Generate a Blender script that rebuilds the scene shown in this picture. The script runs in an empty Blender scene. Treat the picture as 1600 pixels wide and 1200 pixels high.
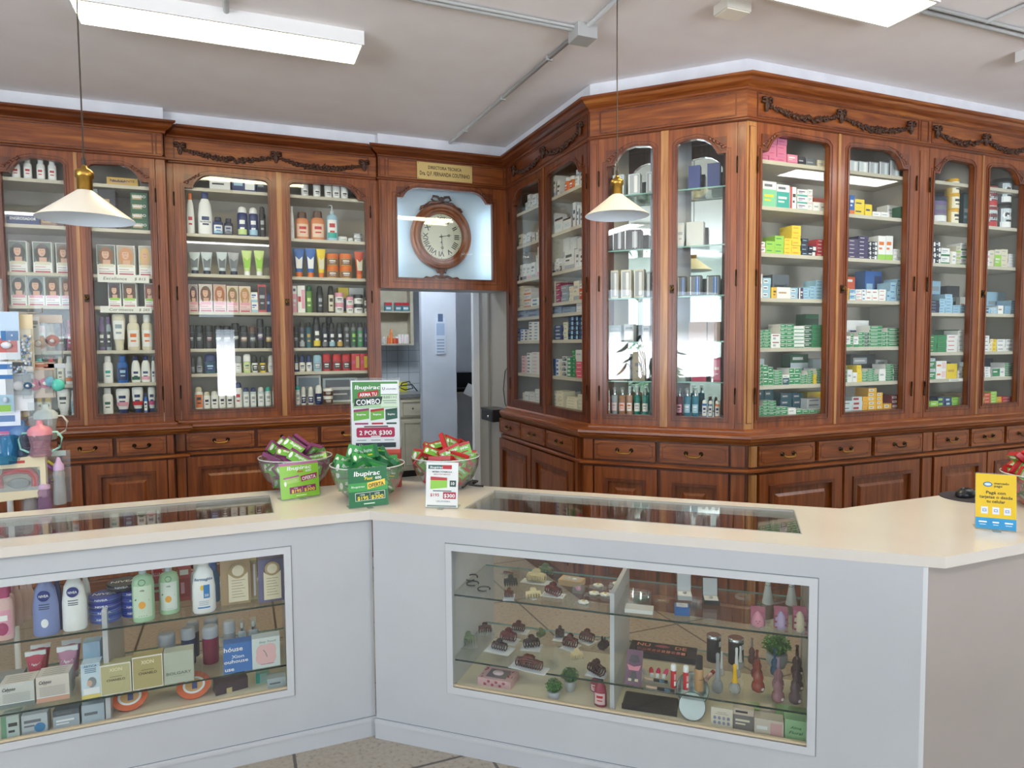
import bpy, math, random
from math import sin, cos, pi, radians, sqrt
from mathutils import Matrix, Vector
from mathutils.geometry import tessellate_polygon
COL = bpy.context.scene.collection
SC = bpy.context.scene
random.seed(7)

# ---------------------------------------------------------------- camera
CAMR = ((0.9257163, 0.0287366, -0.3771253), (-0.3781341, 0.0492437, -0.9244402), (-0.0079942, 0.9983734, 0.0564520))
CAMP = Vector((0, 0, 1.6))
FPX = 1052.03
cd = bpy.data.cameras.new('camera'); cam = bpy.data.objects.new('camera', cd); COL.objects.link(cam)
cd.sensor_fit = 'HORIZONTAL'; cd.sensor_width = 36.0; cd.lens = FPX / 1600 * 36.0; cd.clip_start = 0.02; cd.clip_end = 200
MR = Matrix(CAMR)
cam.matrix_world = Matrix.Translation(CAMP) @ MR.to_4x4()
SC.camera = cam
SC.view_settings.view_transform = 'Standard'; SC.view_settings.look = 'None'
SC.view_settings.gamma = 1.0; SC.view_settings.use_curve_mapping = False
SC.view_settings.exposure = 1.0
SC.cycles.max_bounces = 10; SC.cycles.diffuse_bounces = 4; SC.cycles.glossy_bounces = 4
SC.cycles.transmission_bounces = 6; SC.cycles.transparent_max_bounces = 64
SC.cycles.caustics_reflective = False; SC.cycles.caustics_refractive = False
SC.cycles.use_denoising = True
SC.cycles.sample_clamp_indirect = 6.0
# ---------------------------------------------------------------- daylight outside the shop windows
wd = bpy.data.worlds.new('daylight'); SC.world = wd; wd.use_nodes = True
_n = wd.node_tree.nodes; _l = wd.node_tree.links
_bg = _n['Background']; _bg.inputs['Strength'].default_value = 3.5
_tc = _n.new('ShaderNodeTexCoord'); _sx = _n.new('ShaderNodeSeparateXYZ'); _cr = _n.new('ShaderNodeValToRGB')
_l.new(_tc.outputs['Generated'], _sx.inputs[0]); _l.new(_sx.outputs['Z'], _cr.inputs[0]); _l.new(_cr.outputs[0], _bg.inputs['Color'])
_e = _cr.color_ramp.elements
_e[0].position = 0.0; _e[0].color = (2.45, 2.55, 2.8, 1); _e[1].position = 1.0; _e[1].color = (0.40, 0.55, 0.8, 1)
_e2 = _cr.color_ramp.elements.new(0.02); _e2.color = (0.62, 0.74, 0.85, 1)
WIN_LEFT = (-4.2, -2.4, 1.2, 0.95, 2.6)          # x, y0, y1, z0, z1  opening in the side wall
WIN_FRONT = [(-3.0, -2.1, 1.75, 2.5), (-0.62, 0.0, 2.12, 2.46), (-0.36, 0.0, 0.72, 1.96), (2.9, 4.8, 0.5, 2.5)]   # x0, x1, z0, z1 in the street wall
YF = -2.6
def portal(name, loc, rot, sx, sy):
    d = bpy.data.lights.new(name, 'AREA'); d.shape = 'RECTANGLE'; d.size = sx; d.size_y = sy
    d.cycles.is_portal = True
    o = bpy.data.objects.new(name, d); COL.objects.link(o); o.location = loc; o.rotation_euler = rot
portal('window_daylight', (WIN_LEFT[0], (WIN_LEFT[1]+WIN_LEFT[2])/2, (WIN_LEFT[3]+WIN_LEFT[4])/2), (0, -pi/2, 0), WIN_LEFT[4]-WIN_LEFT[3], WIN_LEFT[2]-WIN_LEFT[1])
for _w in WIN_FRONT:
    portal('window_daylight', ((_w[0]+_w[1])/2, YF, (_w[2]+_w[3])/2), (pi/2, 0, 0), _w[1]-_w[0], _w[3]-_w[2])

# ---------------------------------------------------------------- geometry of view rays, faces
def ray(px, py): return MR @ Vector(((px-800)/FPX, -(py-600)/FPX, -1))
def onz(px, py, z):
    d = ray(px, py); return CAMP + d * ((z-CAMP.z)/d.z)
FR = {'A': ((0, 5.11), 0), 'B': ((0, 5.18), 0), 'C': ((0, 5.14), 0), 'D': ((2.055, 5.14), -90), 'E': ((2.055, 3.73), -45), 'F': ((2.70, 3.08), 0),
      'L': ((0, 2.715), 0), 'M': ((.48, 2.70), -41), 'R': ((0, 1.417), 0), 'S': ((0, 3.6), 0), 'Z': ((0, 8.0), 0)}
def uv_(k):
    t = radians(FR[k][1]); return Vector((cos(t), sin(t), 0)), Vector((-sin(t), cos(t), 0))
def S(k, px, py, d=0.0):
    o = Vector((*FR[k][0], 0)); u, n = uv_(k); r = ray(px, py)
    t = ((o + n*d - CAMP).dot(n)) / r.dot(n); P = CAMP + r*t
    return (P - o).dot(u), P.z
def Wp(k, s, d, z):
    o = Vector((*FR[k][0], 0)); u, n = uv_(k); P = o + u*s + n*d; P.z = z; return P
def rot(k): return radians(FR[k][1])

# ---------------------------------------------------------------- materials
MT = {}
def lin(c):
    if isinstance(c, str):
        c = c.lstrip('#'); c = [int(c[i:i+2], 16)/255 for i in (0, 2, 4)]
    return [x/12.92 if x <= .04045 else ((x+.055)/1.055)**2.4 for x in c]
def mat(name, col='#cccccc', rough=.5, metal=0.0, **k):
    key = (name, str(col), rough, metal, tuple(sorted(k.items())))
    if key in MT: return MT[key]
    m = bpy.data.materials.new(name); m.use_nodes = True
    b = m.node_tree.nodes['Principled BSDF']
    b.inputs['Base Color'].default_value = (*lin(col), 1); b.inputs['Roughness'].default_value = rough; b.inputs['Metallic'].default_value = metal
    if 'coat' in k: b.inputs['Coat Weight'].default_value = k['coat']; b.inputs['Coat Roughness'].default_value = .1
    if 'alpha' in k: b.inputs['Alpha'].default_value = k['alpha']
    if 'emit' in k:
        b.inputs['Emission Color'].default_value = (*k['emit'][:3], 1); b.inputs['Emission Strength'].default_value = k['emit'][3]
    MT[key] = m; return m
def P(col, rough=.42): return mat('print_' + str(col).strip('#'), col, rough)     # paint, plastic, printed card
def noise_mat(name, c1, c2, scale, rough=.5, det=4, stretch=(1, 1, 1), bump=0, c3=None, spec=None, rr=None, dist=0.0, lo=.35, hi=.65, coat=0):
    if name in MT: return MT[name]
    m = bpy.data.materials.new(name); m.use_nodes = True; N = m.node_tree.nodes; L = m.node_tree.links
    b = N['Principled BSDF']; b.inputs['Roughness'].default_value = rough
    if coat: b.inputs['Coat Weight'].default_value = coat; b.inputs['Coat Roughness'].default_value = .15
    tc = N.new('ShaderNodeTexCoord'); mp = N.new('ShaderNodeMapping'); mp.inputs['Scale'].default_value = stretch
    oi = N.new('ShaderNodeObjectInfo'); ad = N.new('ShaderNodeVectorMath'); ad.operation = 'ADD'
    ml = N.new('ShaderNodeVectorMath'); ml.operation = 'SCALE'; ml.inputs[0].default_value = (3.1, 7.3, 5.7)
    L.new(oi.outputs['Random'], ml.inputs['Scale']); L.new(tc.outputs['Object'], mp.inputs[0]); L.new(mp.outputs[0], ad.inputs[0]); L.new(ml.outputs[0], ad.inputs[1])
    nz = N.new('ShaderNodeTexNoise'); nz.inputs['Scale'].default_value = scale; nz.inputs['Detail'].default_value = det; nz.inputs['Distortion'].default_value = dist
    cr = N.new('ShaderNodeValToRGB'); cr.color_ramp.elements[0].position = lo; cr.color_ramp.elements[1].position = hi
    cr.color_ramp.elements[0].color = (*lin(c1), 1); cr.color_ramp.elements[1].color = (*lin(c2), 1)
    if c3: e = cr.color_ramp.elements.new((lo+hi)/2); e.color = (*lin(c3), 1)
    L.new(ad.outputs[0], nz.inputs['Vector']); L.new(nz.outputs['Fac'], cr.inputs[0]); L.new(cr.outputs[0], b.inputs['Base Color'])
    if bump:
        bp = N.new('ShaderNodeBump'); bp.inputs['Strength'].default_value = bump; bp.inputs['Distance'].default_value = .002
        L.new(nz.outputs['Fac'], bp.inputs['Height']); L.new(bp.outputs[0], b.inputs['Normal'])
    MT[name] = m; return m
def glass_mat(name, tint=(1, 1, 1), ior=1.5, rough=0.0, gain=1.0, body=0.0, bodycol='#ffffff'):
    # clear sheet: what is behind shows through, reflections follow Fresnel; body = share of milky or coloured substance
    if name in MT: return MT[name]
    m = bpy.data.materials.new(name); m.use_nodes = True; N = m.node_tree.nodes; L = m.node_tree.links; N.remove(N['Principled BSDF'])
    out = N['Material Output']; tr = N.new('ShaderNodeBsdfTransparent'); tr.inputs[0].default_value = (*tint, 1)
    gl = N.new('ShaderNodeBsdfGlossy'); gl.inputs['Roughness'].default_value = rough
    mx = N.new('ShaderNodeMixShader'); ge = N.new('ShaderNodeNewGeometry'); dt = N.new('ShaderNodeVectorMath'); dt.operation = 'DOT_PRODUCT'
    L.new(ge.outputs['Normal'], dt.inputs[0]); L.new(ge.outputs['Incoming'], dt.inputs[1])
    def mth(op, a, b=None):
        q = N.new('ShaderNodeMath'); q.operation = op; q.use_clamp = op == 'MAXIMUM'
        for i_, v_ in enumerate((a, b)):
            if v_ is None: continue
            if isinstance(v_, (int, float)): q.inputs[i_].default_value = v_
            else: L.new(v_, q.inputs[i_])
        return q.outputs[0]
    f0 = ((ior-1)/(ior+1))**2                      # Schlick reflectance of a sheet, the same from both sides
    fac = mth('ADD', mth('MULTIPLY', mth('POWER', mth('SUBTRACT', 1.0, mth('ABSOLUTE', dt.outputs['Value'])), 5.0), 1-f0), f0)
    src = tr
    if body:
        df = N.new('ShaderNodeBsdfDiffuse'); df.inputs[0].default_value = (*lin(bodycol), 1); m2 = N.new('ShaderNodeMixShader'); m2.inputs[0].default_value = body
        L.new(tr.outputs[0], m2.inputs[1]); L.new(df.outputs[0], m2.inputs[2]); src = m2
    if gain != 1.0:
        mm = N.new('ShaderNodeMath'); mm.operation = 'MULTIPLY'; mm.inputs[1].default_value = gain; mm.use_clamp = True; L.new(fac, mm.inputs[0]); fac = mm.outputs[0]
    L.new(fac, mx.inputs[0]); L.new(src.outputs[0], mx.inputs[1]); L.new(gl.outputs[0], mx.inputs[2]); L.new(mx.outputs[0], out.inputs[0])
    MT[name] = m; return m
def wood(name, dark, mid, light, horiz=False):
    if name in MT: return MT[name]
    m = noise_mat(name, dark, light, 1.0, rough=.36, det=5, stretch=(3.0, 34, 34) if horiz else (34, 34, 2.4), c3=mid, bump=.25, dist=.8, lo=.30, hi=.74, coat=.25)
    return m
W_V = wood('oak_upright', '#622c0c', '#7c401a', '#905224')
W_H = wood('oak_level', '#632d0c', '#80431a', '#9c5f28', True)
W_D = wood('oak_dark', '#471e09', '#5f2c0f', '#743a16')
W_DH = wood('oak_dark_level', '#49200a', '#642f10', '#794018', True)
W_L = wood('oak_light', '#85572f', '#a07142', '#b58552')
W_C = noise_mat('carved_oak', '#2c1609', '#4a2813', 60, rough=.55)
CREAM = noise_mat('cream_shelf_paint', '#c3bba9', '#cfc7b6', 3, rough=.5)
CASE_IN = noise_mat('cabinet_lining_paint', '#a9a294', '#b6afa2', 2.5, rough=.6)
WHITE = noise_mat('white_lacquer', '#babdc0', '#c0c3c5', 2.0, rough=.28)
PANE = glass_mat('window_glass', (.97, .985, .975))
GSHELF = glass_mat('shelf_glass', (.95, .98, .97), gain=1.0)
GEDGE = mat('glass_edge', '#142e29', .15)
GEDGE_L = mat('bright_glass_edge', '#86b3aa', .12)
MIRROR = mat('mirror_silver', '#dfe9e4', .02, 1.0)
BRASS = mat('aged_brass', '#a8843f', .3, 1.0)
IRON = mat('dark_bronze', '#3a2c20', .42, .8)
STEEL = mat('bright_steel', '#c9ccd0', .18, 1.0)
SILVER = mat('silver_paint', '#aeb2b8', .3, .7)
PLAST = glass_mat('clear_plastic', (.93, .96, .95), ior=1.45, rough=.04, body=.10, bodycol='#e6ecee')
FILM = glass_mat('clear_film', (.93, .95, .95), ior=1.4, rough=.08, gain=1.0, body=.09, bodycol='#e8eef2')

# ---------------------------------------------------------------- mesh builder
_txt = {}
def text_mesh(s, bold=False):
    k = (s, bold)
    if k in _txt: return _txt[k]
    c = bpy.data.curves.new('lettering', 'FONT'); c.body = s; c.size = 1.0; c.resolution_u = 2
    if bold: c.offset = .018
    o = bpy.data.objects.new('lettering', c); me = o.to_mesh()
    vs = [(v.co.x, v.co.y) for v in me.vertices]; fs = [tuple(p.vertices) for p in me.polygons]
    o.to_mesh_clear(); bpy.data.objects.remove(o); bpy.data.curves.remove(c)
    xs = [v[0] for v in vs] or [0]; _txt[k] = (vs, fs, min(xs), max(xs)); return _txt[k]
class MB:
    def __init__(s): s.v = []; s.f = []; s.mi = []; s.sm = []; s.mats = []; s.X = None
    def m(s, mt):
        if mt not in s.mats: s.mats.append(mt)
        return s.mats.index(mt)
    def add(s, vs, fs, mt, smooth=False):
        b = len(s.v); X = s.X
        s.v += [tuple(X @ Vector(p)) if X else tuple(p) for p in vs]; i = s.m(mt)
        for f in fs: s.f.append(tuple(b+j for j in f)); s.mi.append(i); s.sm.append(smooth)
        return s
    def box(s, x0, x1, y0, y1, z0, z1, mt, front=None):
        vs = [(x0,y0,z0),(x1,y0,z0),(x1,y1,z0),(x0,y1,z0),(x0,y0,z1),(x1,y0,z1),(x1,y1,z1),(x0,y1,z1)]
        fs = [(0,3,2,1),(4,5,6,7),(1,2,6,5),(2,3,7,6),(3,0,4,7)]
        s.add(vs, fs, mt); s.add([vs[0],vs[1],vs[5],vs[4]], [(0,1,2,3)], front or mt); return s
    def rect(s, x0, x1, z0, z1, y, mt): return s.add([(x0,y,z0),(x1,y,z0),(x1,y,z1),(x0,y,z1)], [(0,1,2,3)], mt)
    def plate(s, outer, holes, y0, y1, mt, smooth=False):      # outline in x,z ; front at y0, back at y1
        def area(p): return sum(p[i-1][0]*p[i][1]-p[i][0]*p[i-1][1] for i in range(len(p)))
        outer = list(outer) if area(outer) > 0 else list(outer)[::-1]
        hs = [list(h) if area(h) < 0 else list(h)[::-1] for h in holes]
        loops = [outer] + hs; fl = [p for l in loops for p in l]; n = len(fl)
        if len(outer) > 4 or hs: tris = tessellate_polygon([[Vector((p[0], p[1], 0)) for p in l] for l in loops])
        else: tris = [tuple(range(n))]
        vs = [(p[0], y0, p[1]) for p in fl] + [(p[0], y1, p[1]) for p in fl]; fs = []
        for t in tris:
            if area([fl[i] for i in t]) < 0: t = t[::-1]
            fs.append(tuple(t)); fs.append(tuple(i+n for i in t[::-1]))
        s.add(vs, fs, mt); b = 0; fs = []
        for l in loops:
            k = len(l)
            for i in range(k):
                j = (i+1) % k; fs.append((b+i, b+i+n, b+j+n, b+j))
            b += k
        s.add(vs, fs, mt, smooth); return s
    def lathe(s, prof, n, mt, cx=0, cy=0, z0=0, sx=1, sy=1, smooth=True, cap=True):   # prof: (r,z) bottom to top
        vs = []; fs = []
        for r, z in prof:
            for i in range(n):
                a = 2*pi*i/n; vs.append((cx+sx*r*cos(a), cy+sy*r*sin(a), z0+z))
        for j in range(len(prof)-1):
            for i in range(n):
                k = (i+1) % n; fs.append((j*n+i, j*n+k, (j+1)*n+k, (j+1)*n+i))
        s.add(vs, fs, mt, smooth)
        if cap:
            if prof[0][0] > 1e-5: s.add(vs[:n], [tuple(range(n))[::-1]], mt)
            if prof[-1][0] > 1e-5: s.add(vs[-n:], [tuple(range(n))], mt)
        return s
    def tube(s, pts, r, n, mt, closed=False):
        pts = [Vector(p) for p in pts]; vs = []; fs = []; N = len(pts)
        for i, p in enumerate(pts):
            a = pts[(i+1) % N] if (i < N-1 or closed) else p; b = pts[i-1] if (i > 0 or closed) else p
            t = (a-b).normalized(); up = Vector((0, 0, 1)) if abs(t.z) < .9 else Vector((1, 0, 0))
            u = t.cross(up).normalized(); w = u.cross(t); rr = r[i] if isinstance(r, (list, tuple)) else r
            for k in range(n):
                q = 2*pi*k/n; vs.append(tuple(p + u*rr*cos(q) + w*rr*sin(q)))
        for i in range(N if closed else N-1):
            j = (i+1) % N
            for k in range(n):
                l = (k+1) % n; fs.append((i*n+k, j*n+k, j*n+l, i*n+l))
        if not closed: fs += [tuple(range(n))[::-1], tuple((N-1)*n+k for k in range(n))]
        return s.add(vs, fs, mt, True)
    def blob(s, cx, cy, cz, rx, ry, rz, mt, n=8, a=0.0):
        prof = [(cos(t), sin(t)) for t in [(-.5+j/(n//2+1))*pi for j in range(n//2+2)]]; vs = []; fs = []
        ca, sa = cos(a), sin(a)
        for r, z in prof:
            for i in range(n):
                q = 2*pi*i/n; x = rx*r*cos(q); y = ry*r*sin(q); zz = rz*z
                vs.append((cx + x*ca - zz*sa, cy + y, cz + x*sa + zz*ca))
        for j in range(len(prof)-1):
            for i in range(n): k = (i+1) % n; fs.append((j*n+i, j*n+k, (j+1)*n+k, (j+1)*n+i))
        return s.add(vs, fs, mt, True)
    def text(s, t, x, z, h, mt, y=0.0, w=None, al='c', bold=True, shear=0.0, ang=0.0, fy=None):   # cap height h, baseline z, facing -y
        vs, fs, a, b = text_mesh(t, bold)
        if not vs: return s
        k = h/.70; kx = k
        if w: kx = w/max(b-a, 1e-4)
        W = (b-a)*kx; ox = {'c': x-W/2, 'l': x, 'r': x-W}[al]; ca, sa = cos(ang), sin(ang); o = []
        for vx, vy in vs:
            px = ox + (vx-a)*kx + shear*vy*k; pz = vy*k
            dx = px-x; px, pz = x + dx*ca - pz*sa, z + dx*sa + pz*ca
            o.append((px, (fy(px) if fy else y) - .0004, pz))
        return s.add(o, fs, mt)
    def patch(s, x0, x1, z0, z1, fy, mt, n=8, ell=False, e=.0006):     # decal following a curved front fy(x)
        vs = []; fs = []; c = (z0+z1)/2; hz = (z1-z0)/2
        for i in range(n+1):
            x = x0+(x1-x0)*i/n
            if ell:
                x = (x0+x1)/2 - cos(pi*i/n)*(x1-x0)/2; q = sin(pi*i/n)*hz
            else: q = hz
            vs += [(x, fy(x)-e, c-q), (x, fy(x)-e, c+q)]
        for i in range(n): fs.append((2*i, 2*i+2, 2*i+3, 2*i+1))
        return s.add(vs, fs, mt, True)
    def mesh(s, name):
        me = bpy.data.meshes.new(name); me.from_pydata(s.v, [], s.f)
        for x in s.mats: me.materials.append(x)
        me.polygons.foreach_set('material_index', s.mi); me.polygons.foreach_set('use_smooth', s.sm); me.update(); return me
    def obj(s, name, parent=None, loc=None, rz=None, bevel=0):
        o = bpy.data.objects.new(name, s.mesh(name)); COL.objects.link(o)
        if parent: o.parent = parent
        if loc is not None: o.location = loc
        if rz is not None: o.rotation_euler = (0, 0, rz)
        if bevel:
            md = o.modifiers.new('edge', 'BEVEL'); md.width = bevel; md.segments = 2; md.limit_method = 'ANGLE'; md.angle_limit = radians(50)
        return o
def tag(o, label, cat, group=None):
    o['label'] = label; o['category'] = cat
    if group: o['group'] = group
    return o
def empty(name, loc, rz=0.0, label=None, cat=None, group=None):
    o = bpy.data.objects.new(name, None); COL.objects.link(o); o.location = loc; o.rotation_euler = (0, 0, rz); o.empty_display_size = .05
    if label: tag(o, label, cat, group)
    return o
def struct(o): o['kind'] = 'structure'; return o
def offs(pts, d, closed=False):          # offset of a plan polyline, d>0 to the right of travel
    P_ = [Vector(p) for p in pts]; n = len(P_); out = []
    for i in range(n):
        a = P_[i-1] if (i > 0 or closed) else None; b = P_[(i+1) % n] if (i < n-1 or closed) else None
        ns = []
        for q, r_ in ((a, P_[i]), (P_[i], b)):
            if q is None or r_ is None: continue
            t = (r_-q).normalized(); ns.append(Vector((t.y, -t.x)))
        if len(ns) == 1: out.append(P_[i] + ns[0]*d)
        else:
            m_ = (ns[0]+ns[1]); m_ = m_/m_.length; out.append(P_[i] + m_*(d/max(.2, m_.dot(ns[0]))))
    return out
PATH = [(-1.52, 5.11), (-.409, 5.11), (-.409, 5.18), (1.025, 5.18), (1.025, 5.14), (2.055, 5.14), (2.055, 3.73), (2.70, 3.08), (6.9, 3.08)]
def sweep(mb, prof, i0, i1, mt, cap=True, path=PATH):           # profile (o,z) run along path points i0..i1 with mitred ends, world coords
    lay = [offs(path, o) for o, z in prof]; n = len(prof); vs = []; fs = []
    for i in range(i0, i1+1):
        for j in range(n): p = lay[j][i]; vs.append((p.x, p.y, prof[j][1]))
    for i in range(i1-i0):
        for j in range(n):
            k = (j+1) % n; fs.append((i*n+j, i*n+k, (i+1)*n+k, (i+1)*n+j))
    if cap: fs += [tuple(range(n))[::-1], tuple((i1-i0)*n+k for k in range(n))]
    return mb.add(vs, fs, mt)
def local(mb, k, s0=0.0):     # turn world coordinates into the frame of face k
    X = (Matrix.Translation(Wp(k, s0, 0, 0)) @ Matrix.Rotation(rot(k), 4, 'Z')).inverted()
    mb.v = [tuple(X @ Vector(p)) for p in mb.v]; return mb
# ================================================================ the room
H = 3.2
CEIL = noise_mat('ceiling_paint', '#ebe6e6', '#eeeaea', 5, rough=.8, bump=.15)
WALLP = noise_mat('wall_paint', '#cbd4cf', '#d3dad6', 2, rough=.7)
BLUEW = noise_mat('pale_blue_wall', '#b9c0cc', '#c4cad4', 3, rough=.65)
TRIMW = noise_mat('white_plaster', '#d2d5da', '#dde0e4', 6, rough=.6)
def tile_mat(name, c1, c2, cj, size, joint, spk=True, rough=.3, up=False):
    m = bpy.data.materials.new(name); m.use_nodes = True; N = m.node_tree.nodes; L = m.node_tree.links; b = N['Principled BSDF']
    b.inputs['Roughness'].default_value = rough
    tc = N.new('ShaderNodeTexCoord'); mp = N.new('ShaderNodeMapping'); mp.inputs['Location'].default_value = (.546, .399, 0.0)
    if up: mp.inputs['Rotation'].default_value = (-pi/2, 0, 0)
    br = N.new('ShaderNodeTexBrick'); br.offset = 0.0; br.inputs['Scale'].default_value = 1/size; br.inputs['Mortar Size'].default_value = joint/size
    br.inputs['Brick Width'].default_value = 1; br.inputs['Row Height'].default_value = 1; br.inputs['Mortar Smooth'].default_value = 0
    br.inputs['Color1'].default_value = (*lin(c1), 1); br.inputs['Color2'].default_value = (*lin(c2), 1); br.inputs['Mortar'].default_value = (*lin(cj), 1)
    L.new(tc.outputs['Object'], mp.inputs[0]); L.new(mp.outputs[0], br.inputs['Vector'])
    if spk:
        nz = N.new('ShaderNodeTexNoise'); nz.inputs['Scale'].default_value = 55; nz.inputs['Detail'].default_value = 3
        cr = N.new('ShaderNodeValToRGB'); cr.color_ramp.elements[0].position = .3; cr.color_ramp.elements[0].color = (.45, .42, .38, 1); cr.color_ramp.elements[1].position = .62; cr.color_ramp.elements[1].color = (1, 1, 1, 1)
        cr.color_ramp.elements.new(.40).color = (.86, .84, .8, 1)
        mx = N.new('ShaderNodeMixRGB'); mx.blend_type = 'MULTIPLY'; mx.inputs[0].default_value = .8
        L.new(tc.outputs['Object'], nz.inputs['Vector']); L.new(nz.outputs['Fac'], cr.inputs[0]); L.new(br.outputs['Color'], mx.inputs[1]); L.new(cr.outputs[0], mx.inputs[2]); L.new(mx.outputs[0], b.inputs['Base Color'])
    else: L.new(br.outputs['Color'], b.inputs['Base Color'])
    MT[name] = m; return m
FLOOR = tile_mat('beige_stone_tile', '#a69c8e', '#a2988a', '#56504a', .709, .006)
b = MB(); b.box(-4.3, 7.2, -2.7, 9.2, -.1, 0, FLOOR); struct(b.obj('floor'))
b = MB(); b.box(-4.3, 7.2, -2.7, 9.2, H, H+.1, CEIL); struct(b.obj('ceiling'))
# walls (with window openings)
b = MB(); x = WIN_LEFT
b.X = Matrix(((0, 1, 0, 0), (1, 0, 0, 0), (0, 0, 1, 0), (0, 0, 0, 1)))
b.plate([(-2.7, 0), (9.2, 0), (9.2, H), (-2.7, H)], [[(x[1], x[3]), (x[2], x[3]), (x[2], x[4]), (x[1], x[4])]], -4.3, -4.2, WALLP)
struct(b.obj('wall_left'))
b = MB(); b.plate([(-4.2, 0), (7.2, 0), (7.2, H), (-4.2, H)], [[(a0, z0), (a1, z0), (a1, z1), (a0, z1)] for a0, a1, z0, z1 in WIN_FRONT], YF-.1, YF, WALLP)
struct(b.obj('wall_front'))
b = MB(); b.box(7.1, 7.2, YF, 9.2, 0, H, WALLP); struct(b.obj('wall_right'))
b = MB(); b.box(-4.2, 7.1, 9.1, 9.2, 0, H, BLUEW); struct(b.obj('wall_back'))
b = MB(); b.box(-4.2, 1.03, 5.56, 5.64, 0, H, BLUEW); struct(b.obj('wall_behind_cabinets'))
b = MB(); b.box(2.44, 7.1, 3.47, 3.55, 0, H, BLUEW); b.box(2.44, 2.5, 3.55, 5.2, 0, H, BLUEW); struct(b.obj('wall_side'))
for i, (a0, a1, z0, z1) in enumerate(WIN_FRONT):
    f = MB(); f.plate([(a0, z0), (a1, z0), (a1, z1), (a0, z1)], [[(a0+.03, z0+.03), (a1-.03, z0+.03), (a1-.03, z1-.03), (a0+.03, z1-.03)]], YF-.09, YF-.01, P('#d8d8d6'))
    struct(f.obj('window_%d' % (i+1)))
f = MB(); f.X = Matrix(((0, 1, 0, 0), (1, 0, 0, 0), (0, 0, 1, 0), (0, 0, 0, 1)))
for q0, q1 in ((x[1], (x[1]+x[2])/2), ((x[1]+x[2])/2, x[2])):
    f.plate([(q0, x[3]), (q1, x[3]), (q1, x[4]), (q0, x[4])], [[(q0+.06, x[3]+.06), (q1-.06, x[3]+.06), (q1-.06, x[4]-.06), (q0+.06, x[4]-.06)]], -4.29, -4.21, P('#d8d8d6'))
struct(f.obj('window_5'))
# plaster band above the cabinets
b = MB(); sweep(b, [(-.0, 3.104), (0.0, H-.0005), (-.10, H-.0005), (-.10, 3.104)], 0, 8, TRIMW); struct(b.obj('trim_1'))
# ---- ceiling lights
def ceiling_light(x0, x1, y0, y1, label, e=(14, 11.8, 7.0)):
    t = empty('ceiling_light', ((x0+x1)/2, (y0+y1)/2, H), 0, label, 'ceiling light')
    hx, hy = (x1-x0)/2, (y1-y0)/2; F = P('#e4e4e2'); f = MB()
    for a in ((-hx, hx, -hy, -hy+.012), (-hx, hx, hy-.012, hy), (-hx, -hx+.012, -hy+.012, hy-.012), (hx-.012, hx, -hy+.012, hy-.012)): f.box(a[0], a[1], a[2], a[3], -.068, 0, F)
    f.box(-hx+.012, hx-.012, -hy+.012, hy-.012, -.01, 0, F); f.obj('frame', t)
    d = MB(); d.box(-hx+.013, hx-.013, -hy+.013, hy-.013, -.062, -.055, mat('lit_diffuser_%g' % e[2], '#fff4dd', .5, emit=(e[0], e[1], e[2], 1.0))); d.obj('diffuser', t)
ceiling_light(-.645, .645, 3.53, 3.795, 'lit rectangular ceiling panel above the white counter near the clock')
ceiling_light(1.70, 2.985, 2.16, 2.43, 'lit rectangular ceiling panel cut by the top edge, before the corner cabinet')
for a, w_ in (((-2.9, -1.6, .9, 1.17), 'near the side window'), ((-.65, .65, -.6, -.33), 'near the street door'), ((4.2, 5.5, -.9, -.63), 'before the wide street window'), ((4.6, 5.9, 1.3, 1.57), 'at the far end of the plain counter')):
    ceiling_light(*a, 'added unseen ceiling fill panel over customer side ' + w_, (11, 11.2, 11.6))  # out-of-view panels added as neutral fill light
# ---- conduit and junction boxes on the ceiling
CON = mat('grey_conduit', '#a9aaa8', .45)
t = empty('electrical_conduit', (1.66, 3.09, H), 0, 'grey surface conduit running across the ceiling to a junction box', 'conduit')
b = MB(); b.box(-.055, .055, -.055, .055, -.07, 0, CON); b.obj('junction_box', t, bevel=.004)
def run(pts, r, nm, par, o):
    b = MB(); b.tube([Vector(p)-Vector(o) for p in pts], r, 8, CON); b.obj(nm, par)
O_ = (1.66, 3.09, H)
run([(1.655, 3.14, H-.013), (1.62, 4.2, H-.013), (1.585, 5.13, H-.013)], .012, 'pipe', t, O_)
run([(1.61, 3.10, H-.013), (.85, 3.10, H-.013), (0.2, 3.09, H-.013)], .012, 'pipe', t, O_)
run([(1.61, 3.075, H-.013), (.85, 3.07, H-.013), (0.2, 3.06, H-.013)], .008, 'pipe', t, O_)
run([(1.665, 3.04, H-.013), (1.66, 2.2, H-.013), (1.67, 1.0, H-.013)], .012, 'pipe', t, O_)
for y_ in (3.45, 4.1, 4.8): b = MB(); b.box(-.03-(y_-3.4)*.033, .005-(y_-3.4)*.033, y_-3.09-.008, y_-3.09+.008, -.028, 0, CON); b.obj('clip', t)
t = empty('light_feed_conduit', (0, 3.62, H), 0, 'short grey conduit feeding the left lit ceiling panel', 'conduit')
run([(.0, 3.60, H-.013), (0, 3.35, H-.013), (.0, 2.9, H-.013)], .014, 'pipe', t, (0, 3.62, H))
t = empty('light_feed_conduit', (3.1, 2.32, H), 0, 'grey conduit leaving the right lit ceiling panel toward the side', 'conduit')
run([(3.0, 2.33, H-.013), (3.8, 2.32, H-.013), (5.2, 2.30, H-.013)], .012, 'pipe', t, (3.1, 2.32, H))
run([(3.0, 2.29, H-.013), (3.8, 2.28, H-.013), (5.2, 2.26, H-.013)], .009, 'pipe', t, (3.1, 2.32, H))
run([(3.49, 2.29, H-.013), (3.49, 2.0, H-.013), (3.5, 1.6, H-.013)], .010, 'pipe', t, (3.1, 2.32, H))
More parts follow.
